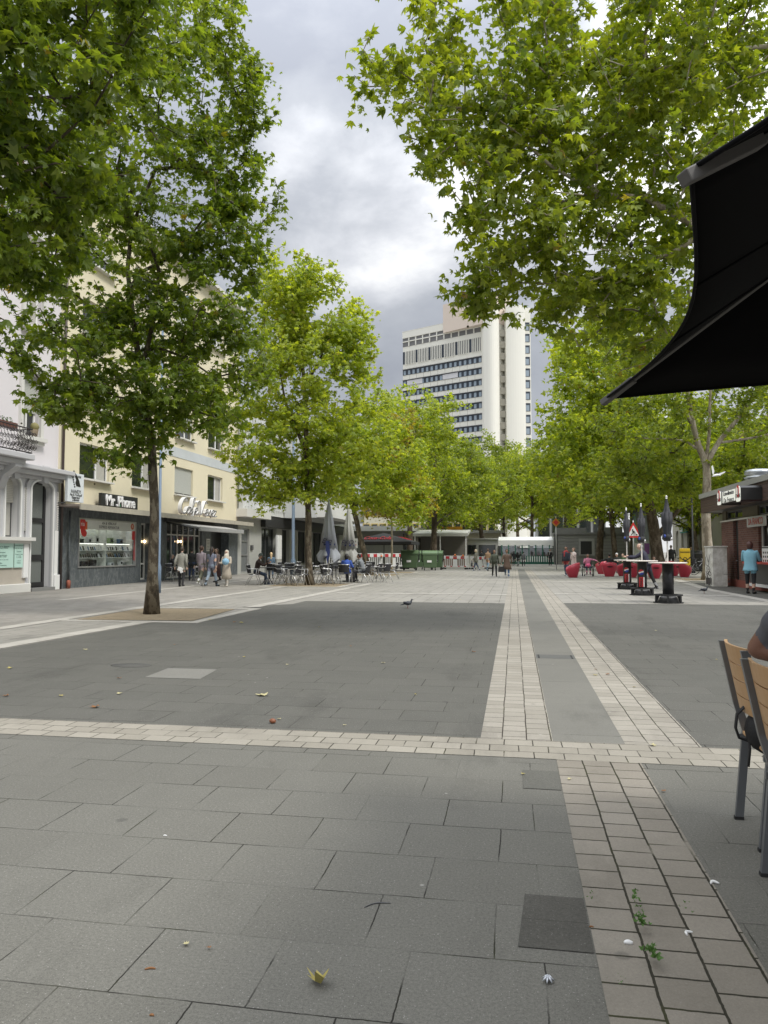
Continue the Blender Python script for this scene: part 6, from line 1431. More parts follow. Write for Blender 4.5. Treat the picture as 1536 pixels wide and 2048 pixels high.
# ---- big black parasol
A_=D(1211,797,3.62); B_=D(1383,338,1.47); H_=D(2590,-262,1.9)
A2=Vector((2*H_.x-A_.x,2*H_.y-A_.y,A_.z)); B2=Vector((2*H_.x-B_.x,2*H_.y-B_.y,A_.z))
t=thing('black_parasol','big black parasol with metal ribs reaching in from the right','parasol',(H_.x,H_.y,0))
fabm=M('parasol_fabric_black',(.0035,.0035,.004),.95,var=.05,Specular_IOR_Level=.12); rib_=M('rib_metal',(.09,.086,.082),.6,.0,var=.15,vs=6)
fl=Vector((F[0],F[1],0)).normalized(); rl=Vector((RT[0],RT[1],0))
Dt=B_-fl*2.3+rl*.12; D2=A_+rl*2.7-fl*.1; A2=Vector((2*H_.x-A_.x,2*H_.y-A_.y,A_.z))-fl*.6
tips=[A_,B_,Dt,A2,B2,D2]; q=MB(); hub=H_
for i in range(6):
    a,b__=tips[i],tips[(i+1)%6]; n=16; m_=8; grid=[]
    mid=(a+b__)/2; cen=Vector((hub.x,hub.y,mid.z))
    for j in range(m_+1):
        v_=j/m_; row=[]
        for k in range(n+1):
            u=k/n; e=a.lerp(b__,u); e=e+(cen-e)*(.115*4*u*(1-u)*(1-.35*(2*u-1)))+Vector((0,0,.05*4*u*(1-u)))
            p_=hub.lerp(e,v_); p_.z-=.05*math.sin(v_*3.14)*4*u*(1-u); row.append(p_)
        grid.append(row)
    vs=[p_ for r_ in grid for p_ in r_]; w1=n+1
    q.add([tuple(p_-t.location) for p_ in vs],[(j*w1+k,j*w1+k+1,(j+1)*w1+k+1,(j+1)*w1+k) for j in range(m_) for k in range(n)],0,True)
cn=q.build('canopy',fabm,t)
q=MB()
for i in range(6):
    a,b__=tips[i],tips[(i+1)%6]; mid=(a+b__)/2; cen=Vector((hub.x,hub.y,mid.z)); pts=[]
    for k in range(17):
        u=k/16; e=a.lerp(b__,u); e=e+(cen-e)*(.115*4*u*(1-u)*(1-.35*(2*u-1)))+Vector((0,0,.05*4*u*(1-u))); pts.append(e-t.location)
    q.tube(pts,.006,5)
    for f_ in(.36,.68):
        e=pts[int(16*f_)]; h_=hub-t.location; q.tube([h_.lerp(e,v_)+Vector((0,0,-.004-.05*math.sin(v_*3.14)*4*f_*(1-f_))) for v_ in [j/8 for j in range(2,9)]],.0035,4)
q.build('hem_and_seams',M('hem_black',(.006,.006,.007),.9,Specular_IOR_Level=.12),t); sm_=cn.modifiers.new('thick','SOLIDIFY'); sm_.thickness=.004; sm_.offset=1
for i,a in enumerate(tips):
    q=MB(); d_=(hub-a).normalized(); s0=a-d_*.02-Vector((0,0,.012)); e0=hub-Vector((0,0,.03))
    side=d_.cross(Vector((0,0,1))).normalized(); up_2=side.cross(d_).normalized()
    def bar(p0,p1,w_,h_):
        vs=[p+side*sx*w_/2+up_2*sz*h_/2-t.location for p in(p0,p1) for sx,sz in((-1,-1),(1,-1),(1,1),(-1,1))]; q.add(vs,[(0,1,2,3),(7,6,5,4),(0,4,5,1),(1,5,6,2),(2,6,7,3),(3,7,4,0)])
    bar(s0+d_*.05,e0,.022,.016); o=q.build('rib',rib_,t,bevel=.003)
    q=MB(); bar(s0,s0+d_*.2,.034,.028); q.build('rib_end',rib_,o,bevel=.003)
q=MB(); hz=H_.z; q.tube([(0,0,0),(0,0,hz+.08)],.035,16); q.build('pole',rib_,t); q=MB(); q.lathe([(.45,0),(.45,.08),(.06,.1)],24); q.build('base',darkm,t)
# ---- wooden chairs
wood=M('slat_wood',(.47,.28,.13),.5,var=.15,vs=7,bump=.15,bsc=30); legm=M('leg_metal',(.17,.18,.19),.4,.5,var=.08)
F0=G(1478,1638); 
def wchair(base,rz,label):
    # local: faces +Y, rear legs at y=0
    t=thing('wooden_chair',label,'chair',base,rz,'wooden slatted chairs with metal legs'); w_=.44; hb=.93
    for s in(0,1):
        x=s*w_
        q=MB(); pts=[(x,0,0),(x,.045,.46),(x,.005,.6),(x,-.06,hb)]
        for i in range(3):
            a,b__=Vector(pts[i]),Vector(pts[i+1]); q.add([a+Vector((dx,dy,0)) for dx,dy in((-.012,-.02),(.012,-.02),(.012,.02),(-.012,.02))]+[b__+Vector((dx,dy,0)) for dx,dy in((-.012,-.02),(.012,-.02),(.012,.02),(-.012,.02))],[(0,3,2,1),(4,5,6,7),(0,1,5,4),(1,2,6,5),(2,3,7,6),(3,0,4,7)])
        q.build('rear_leg',legm,t); q=MB(); q.box((x,0,.008),(.03,.045,.016)); q.build('foot_cap',rub,t)
        q=MB(); q.box((x,.43,.23),(.024,.04,.44)); q.box((x,.22,.43),(.022,.42,.03)); q.build('front_leg',legm,t)
    for k in range(4):
        z0=.60+k*.083; z1=z0+.076; q=MB(); n=8
        for i in range(n):
            def P(u,z): 
                x=w_*u; yb=.005-.065*max(0,(z-.6))/.33; return Vector((x,yb-.035*4*u*(1-u)+.012,z))
            u0,u1=.02+.96*i/n,.02+.96*(i+1)/n; th=Vector((0,.014,0)); ex=.012 if k==3 else 0
            a=[P(u0,z0),P(u1,z0),P(u1,z1+ex),P(u0,z1+ex)]; q.add(a+[p_+th for p_ in a],[(0,1,2,3),(7,6,5,4),(0,4,5,1),(2,6,7,3),(1,5,6,2),(3,7,4,0)])
        q.build('back_slat',wood,t)
    for k in range(5): q=MB(); q.box((w_/2,.06+k*.085,.455),(w_-.04,.075,.018)); q.build('seat_slat',wood,t,bevel=.003)
    return t
# chairs face +X (to the right); rear-left leg at F0, second rear leg nearer the camera
F1=G(1523,1698); rz=math.atan2(F0.y-F1.y,F0.x-F1.x)-math.pi+math.pi
def rzfor(p_far,p_near):   # local -x runs from far leg to near leg
    d_=(p_near-p_far); return math.atan2(d_.y,d_.x)
wc1=wchair(F0,rzfor(F0,F1),'wooden slatted metal-legged chair with the black bag strap hanging from it')
Fa=G(1531,1752); wc2=wchair(Fa,rzfor(Fa,Fa+(F1-F0))+.06,'nearer wooden slatted chair cut off by the right edge')
# backpack hanging on the first chair
bg=thing('backpack','black backpack with a looped strap on the seat of the far wooden chair','bag',(F0.x,F0.y,.6)); mI=lambda p_:p_-bg.location
q=MB(); c=D(1545,1462,3.68); q.ell(mI(c),(.13,.11,.12),16); c2=D(1552,1425,3.65); q.ell(mI(c2),(.08,.08,.06),12); q.build('pouch',M('bag_black',(.012,.012,.013),.7,bump=.3,bsc=60),bg)
q=MB(); lp_=[D(x,y,z) for x,y,z in((1515,1412,3.72),(1492,1410,3.74),(1474,1428,3.74),(1471,1455,3.74),(1478,1475,3.74),(1500,1482,3.72),(1525,1478,3.68))]
q.tube([mI(x) for x in lp_],.02,8,flat=.35); q.tube([mI(D(x,y,3.7)) for x,y in((1497,1470),(1500,1500),(1497,1533))],.013,6,flat=.4); q.tube([mI(D(x,y,3.68)) for x,y in((1500,1470),(1515,1440),(1535,1420))],.012,6,flat=.4); q.build('strap',MC['bag_black'],bg)
# string of lamps in the right-hand tree
pw=[D(x,y,11.8) for x,y in((1212,440),(1262,482),(1310,512),(1345,535),(1372,560))]; t=thing('light_string','thin cable with small dark bulbs strung below the right-hand crown','lights',pw[0]); q=MB(); q.tube([p_-pw[0] for p_ in pw],.004,4); q.build('cable',M('cable',(.2,.22,.2),.6),t)
for p_ in pw[:-1]: q=MB(); q.ell(tuple(p_-pw[0]-Vector((0,0,.06))),(.035,.035,.05),8); q.build('bulb',blackm,t)
a=D(1112,1045,60); q=MB(); q.box((0,0,0),(.5,.04,.5),(0,R(45),0)); q.box((0,-.03,0),(.3,.02,.3),(0,R(45),0),1); o=q.build('diamond_sign',[M('orange_sign',(.55,.22,.02),.5),red]); o.location=a; tag(o,'orange diamond sign high before the grey cabin','sign'); 
q=MB(); q.tube([(0,.1,-a.z),(0,.1,.5)],.04,6); q.build('post',alum,o)
# ---------------------------------------------------------------- people
def cap(mb,p0,r0,p1,r1,tagi,n=10,fx=1.):
    p0,p1=Vector(p0),Vector(p1); d=p1-p0; L=d.length
    if L<1e-5: mb.ell(p0,(r0,)*3,n,tagi); return
    t=d/L; pts=[p0-t*r0*.92,p0-t*r0*.7,p0-t*r0*.3,p0]+[p1,p1+t*r1*.3,p1+t*r1*.7,p1+t*r1*.92]; rr=[r0*.35,r0*.72,r0*.95,r0,r1,r1*.95,r1*.72,r1*.35]
    mb.tube(pts,rr,n,tagi,True,True,fx)
SK={'light':(.55,.36,.27),'tan':(.36,.21,.14),'brown':(.19,.1,.065)}
def fabric(c): return M('cloth_%02d_%02d_%02d'%tuple(int(x*99) for x in c),c,.85,var=.16,vs=5,bump=.3,bsc=25)
def person(label,pos,h,face,legs=((12,8),(-14,18)),arms=((10,8,15),(-10,8,15)),top=(.2,.2,.2),bottom=(.05,.05,.07),shoe=(.03,.03,.03),skin='light',hair=(.03,.02,.015),style='short',lean=0,coat=None,sleeve=True,seat=None,head=(0,0),vox=.013,hat=None,scarf=None,skirt=None,wide=1.,cat='person',slim=1.,capri=False,child=1.,group=None):
    k=h/1.75; t=thing('person',label,cat,pos,R(face),group); mb=MB()
    TG=['skin','top','bottom','shoe','eye']
    def rotx(v,deg): a=R(deg); return Vector((v.x,v.y*math.cos(a)-v.z*math.sin(a),v.y*math.sin(a)+v.z*math.cos(a)))
    # legs first in local coordinates, hips at origin
    J=[]
    for s,(th,kn) in zip((-1,1),legs):
        hip=Vector((s*.092*wide,0,0)); a=R(th); knee=hip+Vector((s*.01,math.sin(a)*.43,-math.cos(a)*.43)); b=R(th-kn); ank=knee+Vector((0,math.sin(b)*.41,-math.cos(b)*.41)); J.append((hip,knee,ank,b))
    low=min(j[2].z for j in J); hz=.075-low
    if seat is not None: hz=seat/k+.1
    O=Vector((0,0,hz))
    pant=1.12 if not slim<1 else 1.
    for (hip,knee,ank,b),s in zip(J,(-1,1)):
        hip,knee,ank=hip+O,knee+O,ank+O
        cap(mb,hip,.088*wide,knee,.06*pant,2); cap(mb,knee,.058*pant,ank+(knee-ank)*(.28 if capri else 0),.046*pant,2)
        if capri: cap(mb,ank+(knee-ank)*.3,.04,ank,.033,0)
        pitch=-.0 if ank.z<.12 else min(.9,max(0,(ank.z-.08)*3.5))
        f=Vector((s*.02,.17*math.cos(pitch),-.045-.17*math.sin(pitch)*.8)); cap(mb,ank+Vector((0,-.02,-.02)),.042,ank+f*.9,.034,3); cap(mb,ank+Vector((0,-.04,-.045)),.03,ank+Vector((0,.02,-.045)),.032,3)
    # torso
    def TP(x,y,z): return rotx(Vector((x,y,z)),-lean)+O
    prof=[(-.1,.1,.09),(-.06,.15,.11),(.0,.165,.118),(.1,.152,.11),(.2,.15,.108),(.32,.168,.118),(.42,.175,.115),(.48,.155,.1),(.52,.1,.075),(.555,.055,.055)]
    vs=[];fs=[];n=16; tg=[]
    for z,rx,ry in prof:
        for q in range(n): a=2*math.pi*q/n; vs.append(TP(rx*wide*math.cos(a),ry*(.8+.25*wide-.05)*math.sin(a),z))
    nb=len(prof)
    for i in range(nb-1):
        for q in range(n): fs.append((i*n+q,i*n+(q+1)%n,(i+1)*n+(q+1)%n,(i+1)*n+q))
    fs+=[tuple(range(n))[::-1],tuple((nb-1)*n+q for q in range(n))]
    mb.add(vs,fs,1,True)
    # neck + head
    cap(mb,TP(0,0,.5),.055,TP(0,.012,.62),.05,0)
    hp,hy=head
    def HP(x,y,z):
        v=Vector((x,y,z)); v=rotx(v,-hp); a=R(hy); v=Vector((v.x*math.cos(a)-v.y*math.sin(a),v.x*math.sin(a)+v.y*math.cos(a),v.z)); return TP(0,.02,.70)+rotx(v,-lean*.4)
    hs=1.0/child**.6
    def hell(c,r,ti,n=12): 
        m2=MB(); m2.ell((0,0,0),[x*hs for x in r],n); mb.add([HP(c[0]*hs+v[0],c[1]*hs+v[1],c[2]*hs+v[2]) for v in m2.v],m2.f,ti,True)
    hell((0,0,.02),(.076,.095,.1),0,16); hell((0,.022,-.05),(.055,.065,.062),0); hell((0,.098,-.015),(.014,.02,.024),0,8)
    for s in(-1,1): hell((s*.078,.0,-.01),(.012,.022,.03),0,8); hell((s*.03,.086,.015),(.013,.008,.008),4,8)
    hell((0,.088,-.052),(.024,.008,.007),4,8)
    # arms
    Hd=[]
    for s,(sw,ab,el) in zip((-1,1),arms):
        sh=TP(s*.185*wide,0,.455); a=R(sw); b=R(ab); d1=Vector((s*math.sin(b),math.sin(a)*math.cos(b),-math.cos(a)*math.cos(b))); elb=sh+d1*.285
        a2=R(sw+el); inn=.25 if el>50 else 0; d2=Vector((s*math.sin(b)*.6-s*inn,math.sin(a2),-math.cos(a2))).normalized(); wr=elb+d2*.25
        cap(mb,TP(s*.15*wide,0,.45),.06,sh,.06,1); cap(mb,sh,.057,elb,.045,1 if sleeve!='none' else 0)
        if sleeve is True: cap(mb,elb,.044,wr,.034,1)
        else: cap(mb,elb+(sh-elb)*.15,.041,wr,.027,0)
        # palm, four fingers, thumb
        sd=d2.cross(Vector((0,0,1))); sd=sd.normalized() if sd.length>.1 else Vector((1,0,0)); up2=sd.cross(d2).normalized(); pe=wr+d2*.085
        cap(mb,wr+d2*.02,.026,pe,.032,0,8,.6)
        for fi,(off,ln) in enumerate(((-.027,.07),(-.009,.08),(.009,.075),(.027,.06))):
            b0=pe+up2*off; m_=b0+d2*ln*.5-sd*s*.012; e_=m_+d2*ln*.4-sd*s*.03; cap(mb,b0,.010,m_,.0095,0,6); cap(mb,m_,.0095,e_,.008,0,6)
        cap(mb,wr+d2*.03-up2*.02,.012,wr+d2*.07-up2*.055,.010,0,6)
        Hd.append(pe+d2*.03)
    # voxel remesh to one continuous surface
    me=bpy.data.meshes.new('tmp'); me.from_pydata([Vector(v)*k for v in mb.v],[],mb.f); tmp=bpy.data.objects.new('tmp',me); sc.collection.objects.link(tmp)
    m_=tmp.modifiers.new('r','REMESH'); m_.mode='VOXEL'; m_.voxel_size=vox; m_.use_smooth_shade=True; m2=tmp.modifiers.new('s','SMOOTH'); m2.factor=.5; m2.iterations=2
    dg=bpy.context.evaluated_depsgraph_get(); body=bpy.data.meshes.new_from_object(tmp.evaluated_get(dg)); bpy.data.objects.remove(tmp); bpy.data.meshes.remove(me)
    kd=KDTree(len(mb.v)); vt=[0]*len(mb.v)
    for f,ti in zip(mb.f,mb.m):
        for v in f: vt[v]=ti
    for i,v in enumerate(mb.v): kd.insert(Vector(v)*k,i)
    kd.balance()
    body.materials.clear()
    for c in (SK[skin] if isinstance(skin,str) else skin,top,bottom,shoe): body.materials.append(fabric(c) if c is not SK.get(skin) else M('skin_'+skin,c,.5,var=.08,vs=12))
    body.materials.append(M('eye_dark',(.03,.015,.012),.5))
    co=np.empty(len(body.vertices)*3); body.vertices.foreach_get('co',co); co=co.reshape(-1,3); vtag=np.array([vt[kd.find(Vector(c))[1]] for c in co])
    mi=[]
    for p_ in body.polygons: mi.append(int(vtag[p_.vertices[0]]))
    body.polygons.foreach_set('material_index',mi); body.polygons.foreach_set('use_smooth',[True]*len(mi)); body.name='body'
    bo=bpy.data.objects.new('body',body); sc.collection.objects.link(bo); bo.parent=t
    # hair
    def child(name,mbx,mat_): mbx.v=[tuple(Vector(v)*k) for v in mbx.v]; return mbx.build(name,mat_,t)
    hm=M('hair_%d_%d'%(int(hair[0]*100),int(hair[1]*100)),hair,.55,var=.25,vs=18)
    def shell(r,yc,zc,cutf,cutz,grow_=1.):
        m3=MB(); m3.ell((0,0,0),r,20); out=[]
        for v in m3.v:
            v=Vector(v)
            if v.y>cutf and v.z<cutz: v=Vector((v.x*.8,v.y*.72,v.z*.9))
            out.append(HP(v.x*hs,(v.y+yc)*hs,(v.z+zc)*hs))
        m4=MB(); m4.add(out,m3.f,0,True); return m4
    if style in('short','long','plait','bun','bob'):
        m4=shell((.086,.105,.105) if style=='short' else (.092,.108,.115),-.012,.03 if style=='short' else .02,.02,.045)
        if style=='long': cap(m4,HP(0,-.06,0),.08,HP(0,-.09,-.3),.05,0,12)
        if style=='plait':
            for q in range(9): z=-.04-q*.055; m4.ell(HP(.008*(-1)**q,-.095,z),(.028-.001*q,.024,.036),8)
        if style=='bun': m4.ell(HP(0,-.11,.06),(.045,.045,.045),10)
        if style=='bob': cap(m4,HP(0,-.03,.0),.108,HP(0,-.03,-.06),.1,0,14)
        child('hair',m4,hm)
    if style=='half': m4=shell((.083,.1,.085),-.018,-.02,-.02,.2); child('hair',m4,hm)
    if style=='scarf':
        m4=shell((.1,.115,.12),-.01,.015,.04,.06); cap(m4,HP(0,-.01,-.06),.1,HP(0,.0,-.16),.12,0,14); cap(m4,HP(0,.03,-.15),.11,HP(0,.06,-.27),.09,0,12); child('headscarf',m4,fabric(scarf))
    elif scarf: m4=MB(); cap(m4,TP(-.06,.03,.53),.06,TP(.06,.03,.53),.06,0); cap(m4,TP(.05,.1,.5),.04,TP(.06,.13,.25),.035,0); child('scarf',m4,fabric(scarf))
    if hat:
        m4=shell((.092,.11,.1),-.005,.05,.05,.0)
        if hat[0]=='cap': m4.box(tuple(HP(0,.12,.055)),(.15,.11,.02))
        child('hat',m4,fabric(hat[1]))
    def loft(rows,name,mat_,nn=22):   # rows: (centre offset x,y,z, rx, ry)
        m5=MB(); vs=[];fs=[]
        for (cx,cy,z,rx,ry) in rows:
            for q in range(nn): a=2*math.pi*q/nn; w_=1+.05*math.sin(5*a+z*9); vs.append(TP(cx+rx*w_*math.cos(a),cy+ry*w_*math.sin(a),z))
        for i in range(len(rows)-1):
            for q in range(nn): fs.append((i*nn+q,i*nn+(q+1)%nn,(i+1)*nn+(q+1)%nn,(i+1)*nn+q))
        m5.add(vs,fs,0,True); o=child(name,m5,mat_); md=o.modifiers.new('thick','SOLIDIFY'); md.thickness=.008; return o
    if coat:
        col,zb,flare=coat; rows=[(0,0,.5,.13*wide,.09),(0,0,.44,.185*wide,.125),(0,0,.3,.18*wide,.128),(0,0,.12,.172*wide,.13),(0,0,-.04,.19*wide,.14)]
        if zb<-.1: rows+=[(0,.0,(zb-.04)/2,.19*wide+flare*.5,.15+flare*.4),(0,.0,zb,.19*wide+flare,.16+flare*.8)]
        loft(rows,'coat',fabric(col))
        for s,(sw,ab,el) in zip((-1,1),arms):
            sh=TP(s*.185*wide,0,.455); a=R(sw); b=R(ab); d1=Vector((s*math.sin(b),math.sin(a)*math.cos(b),-math.cos(a)*math.cos(b))); elb=sh+d1*.285; a2=R(sw+el); inn=.25 if el>50 else 0; d2=Vector((s*math.sin(b)*.6-s*inn,math.sin(a2),-math.cos(a2))).normalized()
            m5=MB(); m5.tube([sh-d1*.05,sh+d1*.05,elb-d1*.03,elb+d2*.04,elb+d2*.23],[.045,.062,.056,.052,.045],12); child('sleeve',m5,fabric(col))
    if skirt: col,zb,flare=skirt; loft([(0,0,.08,.16,.12),(0,0,-.05,.18,.14),(0,0,zb,.2+flare,.16+flare)],'skirt',fabric(col))
    t['hands']=0; del t['hands']
    return t,[Vector(x)*k for x in Hd],k
def P(label,px,py,ytop,face,**kw):
    g=G(px,py); h=max(.9,HT(g,ytop)); Z=DEP(g); kw.setdefault('vox',.012 if Z<38 else .017)
    return person(label,g,h*kw.pop('hk',1.),face,**kw)
def Psit(label,px,py,face,h,seat=.45,**kw):
    g=G(px,py); kw.setdefault('legs',((82,80),(86,92))); kw.setdefault('arms',((35,10,60),(35,10,55))); return person(label,g,h,face,seat=seat,**kw)
def held(name,label,cat,t,hand,build,mat_,grp=None):
    th=thing(name,label,cat,t.matrix_basis@hand if False else (Matrix.Rotation(t.rotation_euler[2],4,'Z')@hand)+t.location,t.rotation_euler[2],grp); q=MB(); build(q); q.build('body',mat_,th); return th
def bagf(q,w_=.3,d_=.12,h_=.3,drop=.25):
    q.box((0,0,-drop-h_/2),(w_,d_,h_),None,0,.85); q.tube([(-w_*.3,0,-drop),(-.05,0,0),(.05,0,0),(w_*.3,0,-drop)],.01,5)
# in front of the cafe
a=P('person from behind in a long beige-grey coat, hands clasped behind the back',363,1173,1093,5,legs=((6,4),(-8,10)),arms=((-28,10,32),(-28,10,32)),top=(.22,.21,.18),bottom=(.02,.02,.022),coat=((.24,.235,.2),-.2,.02),hair=(.05,.035,.025),style='short',wide=1.08)
q=held('paper_bundle','white folded paper held behind the back of the coated woman','paper',a[0],(a[1][0]+a[1][1])/2+Vector((0,-.06,0)),lambda q:(q.box((0,0,0),(.2,.06,.14),(0,.4,0)),q.box((.05,-.03,-.08),(.1,.04,.14),(0,-.4,0))),white)
P('man in a black jacket and blue jeans with his back turned at the cafe door',383,1161,1096,10,legs=((3,2),(-3,4)),top=(.03,.025,.022),bottom=(.03,.05,.11),hair=(.015,.012,.01),wide=1.1)
a=P('woman walking away with a long plait, lilac-grey jumper and olive trousers',402,1172,1090,-12,legs=((14,4),(-16,26)),top=(.26,.22,.24),bottom=(.13,.13,.09),shoe=(.5,.5,.48),hair=(.05,.025,.015),style='plait')
P('woman walking away in a slate blue top and wide light jeans',423,1173,1092,-14,legs=((-12,20),(18,5)),top=(.16,.17,.22),bottom=(.24,.3,.36),hair=(.02,.012,.01),style='long',sleeve=False)
P('woman in a dark patterned dress half hidden beside the one in jeans',433,1164,1096,150,top=(.3,.22,.2),bottom=(.05,.03,.03),hair=(.06,.035,.02),style='long',skirt=((.08,.04,.04),-.6,.06))
a=P('woman in a cream headscarf and open beige coat walking towards the viewer',453,1173,1099,175,legs=((12,4),(-10,14)),arms=((20,12,75),(18,10,80)),top=(.5,.46,.4),bottom=(.42,.4,.35),shoe=(.4,.36,.3),style='scarf',scarf=(.6,.55,.46),coat=((.42,.37,.3),-.55,.06))
held('blue_parcel','light blue and white parcel carried by the woman in the headscarf','parcel',a[0],a[1][0]+Vector((0,.05,.05)),lambda q:q.ell((0,0,0),(.16,.1,.14),12),M('parcel_blue',(.25,.45,.6),.6,var=.4,vs=9))
Psit('grey-haired person seated in the shadow left of the cafe window',343,1161,-60,1.6,top=(.03,.03,.03),hair=(.3,.28,.26))
a=Psit('man in a flat cap and dark brown jacket seated at the left terrace table',512,1169,-82,1.72,legs=((70,75),(75,55)),arms=((50,10,95),(55,8,60)),top=(.035,.022,.018),bottom=(.03,.045,.075),shoe=(.25,.25,.25),skin='tan',hair=(.2,.19,.18),hat=('cap',(.08,.1,.09)),lean=14,head=(20,0),wide=1.08)
P('blonde woman in a blue denim jacket behind the terrace tables',542,1158,1104,20,top=(.1,.16,.22),bottom=(.1,.15,.22),hair=(.55,.4,.22),style='long')
Psit('black-haired woman seen from behind in a blue and pink jacket, seated',693,1167,-4,1.66,top=(.04,.1,.42),bottom=(.05,.05,.06),hair=(.012,.01,.01),style='bob',arms=((25,25,70),(30,12,60)),coat=((.05,.11,.42),-.04,0.),vox=.012)
a=Psit('man in a grey jumper leaning on the table opposite the woman in pink',727,1165,80,1.72,top=(.2,.215,.23),bottom=(.06,.06,.065),hair=(.02,.015,.012),lean=18,arms=((50,10,40),(45,10,45)),skin='tan',head=(-8,0))
# walkers in the middle
a=P('woman in a grey-green coat walking left with a dark bag by the barriers',952,1142,1098,100,legs=((14,4),(-12,20)),arms=((15,10,40),(10,8,10)),top=(.12,.12,.09),bottom=(.06,.08,.12),shoe=(.5,.5,.5),hair=(.4,.34,.22),style='bob',coat=((.13,.13,.1),-.15,.03),wide=1.1)
held('handbag','dark handbag hanging from the arm of the woman by the barriers','bag',a[0],a[1][0],lambda q:bagf(q,.3,.12,.28,.2),M('bag_dark',(.02,.018,.018),.6))
P('person in a tan jacket and light jeans walking away left of the couple',976,1142,1097,-30,legs=((12,5),(-14,20)),top=(.34,.22,.13),bottom=(.22,.3,.36),hair=(.08,.05,.03))
P('man in a dark green jacket and black trousers walking towards the viewer',989,1153,1098,185,legs=((18,10),(-12,14)),top=(.075,.085,.06),bottom=(.02,.02,.025),skin='tan',hair=(.02,.015,.01),coat=((.07,.08,.055),-.02,0.),arms=((-12,12,12),(14,12,14)))
a=P('woman in an open brown coat and blue jeans walking towards the viewer',1014,1154.5,1097,178,legs=((14,4),(-14,22)),arms=((-14,12,20),(16,14,18)),top=(.16,.14,.12),bottom=(.07,.13,.24),shoe=(.55,.55,.55),skin='tan',hair=(.02,.015,.012),style='bun',coat=((.13,.085,.06),-.42,.09),wide=1.06)
held('shopping_bag','dark shopping bag in the hand of the woman in the brown coat','bag',a[0],a[1][1],lambda q:bagf(q,.36,.14,.3,.12),M('bag_dark',(.02,.018,.018),.6))
P('woman in black beside the market tent, leftmost of the three',1028,1132,1102,0,top=(.03,.03,.035),bottom=(.02,.02,.02),hair=(.02,.012,.01),style='long')
P('girl in a black jacket and pale trousers facing the market tent',1036,1133,1104,-5,top=(.015,.015,.015),bottom=(.3,.31,.32),hair=(.015,.01,.01),style='long')
P('person in a grey hooded top at the market tent, rightmost of the three',1047,1133,1103,5,top=(.16,.16,.17),bottom=(.04,.04,.045),hair=(.03,.02,.015))
P('man in black standing at the right end of the market tent',1100.5,1131,1098,170,legs=((2,1),(-2,1)),top=(.018,.018,.02),bottom=(.015,.015,.018),scarf=(.4,.38,.36),hair=(.1,.08,.06))
P('person in dark clothes standing at the white market stall',917,1128,1099,60,top=(.03,.03,.035),bottom=(.03,.03,.03)); P('person in black behind the walking woman near the stall',963,1133,1100,20,top=(.02,.02,.02),bottom=(.02,.02,.02))
# right-hand group
P('man in a dark jacket over a red scarf standing beside the pink coat',1133,1152,1092,150,legs=((8,4),(-6,8)),top=(.3,.04,.04),bottom=(.07,.1,.16),shoe=(.6,.6,.6),skin='tan',hair=(.015,.012,.01),scarf=(.45,.06,.06),coat=((.04,.045,.06),-.02,.0))
P('woman in a pale pink coat raising a hand to her face',1148,1150,1095,120,legs=((2,1),(-2,1)),arms=((20,15,120),(10,10,20)),top=(.6,.54,.5),bottom=(.03,.03,.03),hair=(.14,.08,.05),style='bun',coat=((.55,.45,.42),-.45,.03))
# wheelchair and its user
g=G(1176,1152.5); wcf=thing('wheelchair','dark wheelchair carrying the person in pink','wheelchair',g,R(180))
for s in(-1,1):
    q=MB(); q.tube([(s*.3,-.08+.3*math.cos(k*.314),.31+.3*math.sin(k*.314)) for k in range(21)],.02,6); w_=q.build('wheel',rub,wcf); q=MB(); q.tube([(s*.34,-.08+.25*math.cos(k*.314),.31+.25*math.sin(k*.314)) for k in range(21)],.009,5); q.build('push_rim',alum,w_)
    q=MB(); q.tube([(s*.24,-.28,.95),(s*.24,-.22,.5),(s*.24,.22,.5),(s*.22,.42,.14)],.014,6); q.build('frame',darkm,wcf); q=MB(); q.tube([(s*.22-.02,.38,.07),(s*.22+.02,.38,.07)],.07,10); q.build('caster',rub,wcf)
q=MB(); q.box((0,0,.49),(.44,.42,.05)); q.build('seat',blackm,wcf); q=MB(); q.box((0,-.24,.72),(.44,.04,.42)); q.build('backrest',blackm,wcf); q=MB(); q.box((0,.45,.13),(.4,.16,.02)); q.build('footrest',darkm,wcf)
a=person('black-haired person in a pink top sitting in the wheelchair, one arm stretched right',g+Vector((0,.04,0)),1.5,180,legs=((80,70),(80,72)),arms=((60,70,10),(30,10,80)),seat=.5,top=(.55,.2,.3),bottom=(.03,.04,.06),shoe=(.5,.2,.25),skin='tan',hair=(.012,.01,.01),style='short',wide=1.1,vox=.014)
held('pink_bag','bright pink bag on the lap of the wheelchair user','bag',a[0],Vector((.0,.28,.62)),lambda q:q.ell((0,0,0),(.15,.1,.12),12),M('bag_pink',(.7,.1,.22),.6))
a=Psit('person in a black jacket on a red seat, reaching an arm to the wheelchair user',1219,1151,5,1.7,seat=.42,top=(.018,.018,.02),bottom=(.03,.03,.04),hair=(.01,.01,.01),arms=((20,75,5),(30,15,40)),wide=1.1,lean=-6)
Psit('person in a white beanie and glasses seated among the red seats',1234,1147,160,1.65,top=(.02,.02,.02),bottom=(.03,.03,.03),hat=('beanie',(.6,.6,.6)))
Psit('person in a green top seated behind the left high table',1246,1146,150,1.62,top=(.05,.09,.04),bottom=(.05,.05,.05),hair=(.08,.05,.03),style='long')
a=P('bald man in a navy jacket bending over the middle high table',1296,1180,1087,70,legs=((14,4),(-16,8)),arms=((55,8,40),(60,8,35)),top=(.03,.03,.05),bottom=(.015,.015,.02),shoe=(.3,.3,.3),skin='light',hair=(.25,.24,.22),style='half',lean=20,head=(30,0),hk=1.05,wide=1.12,coat=((.03,.03,.048),-.08,.01))
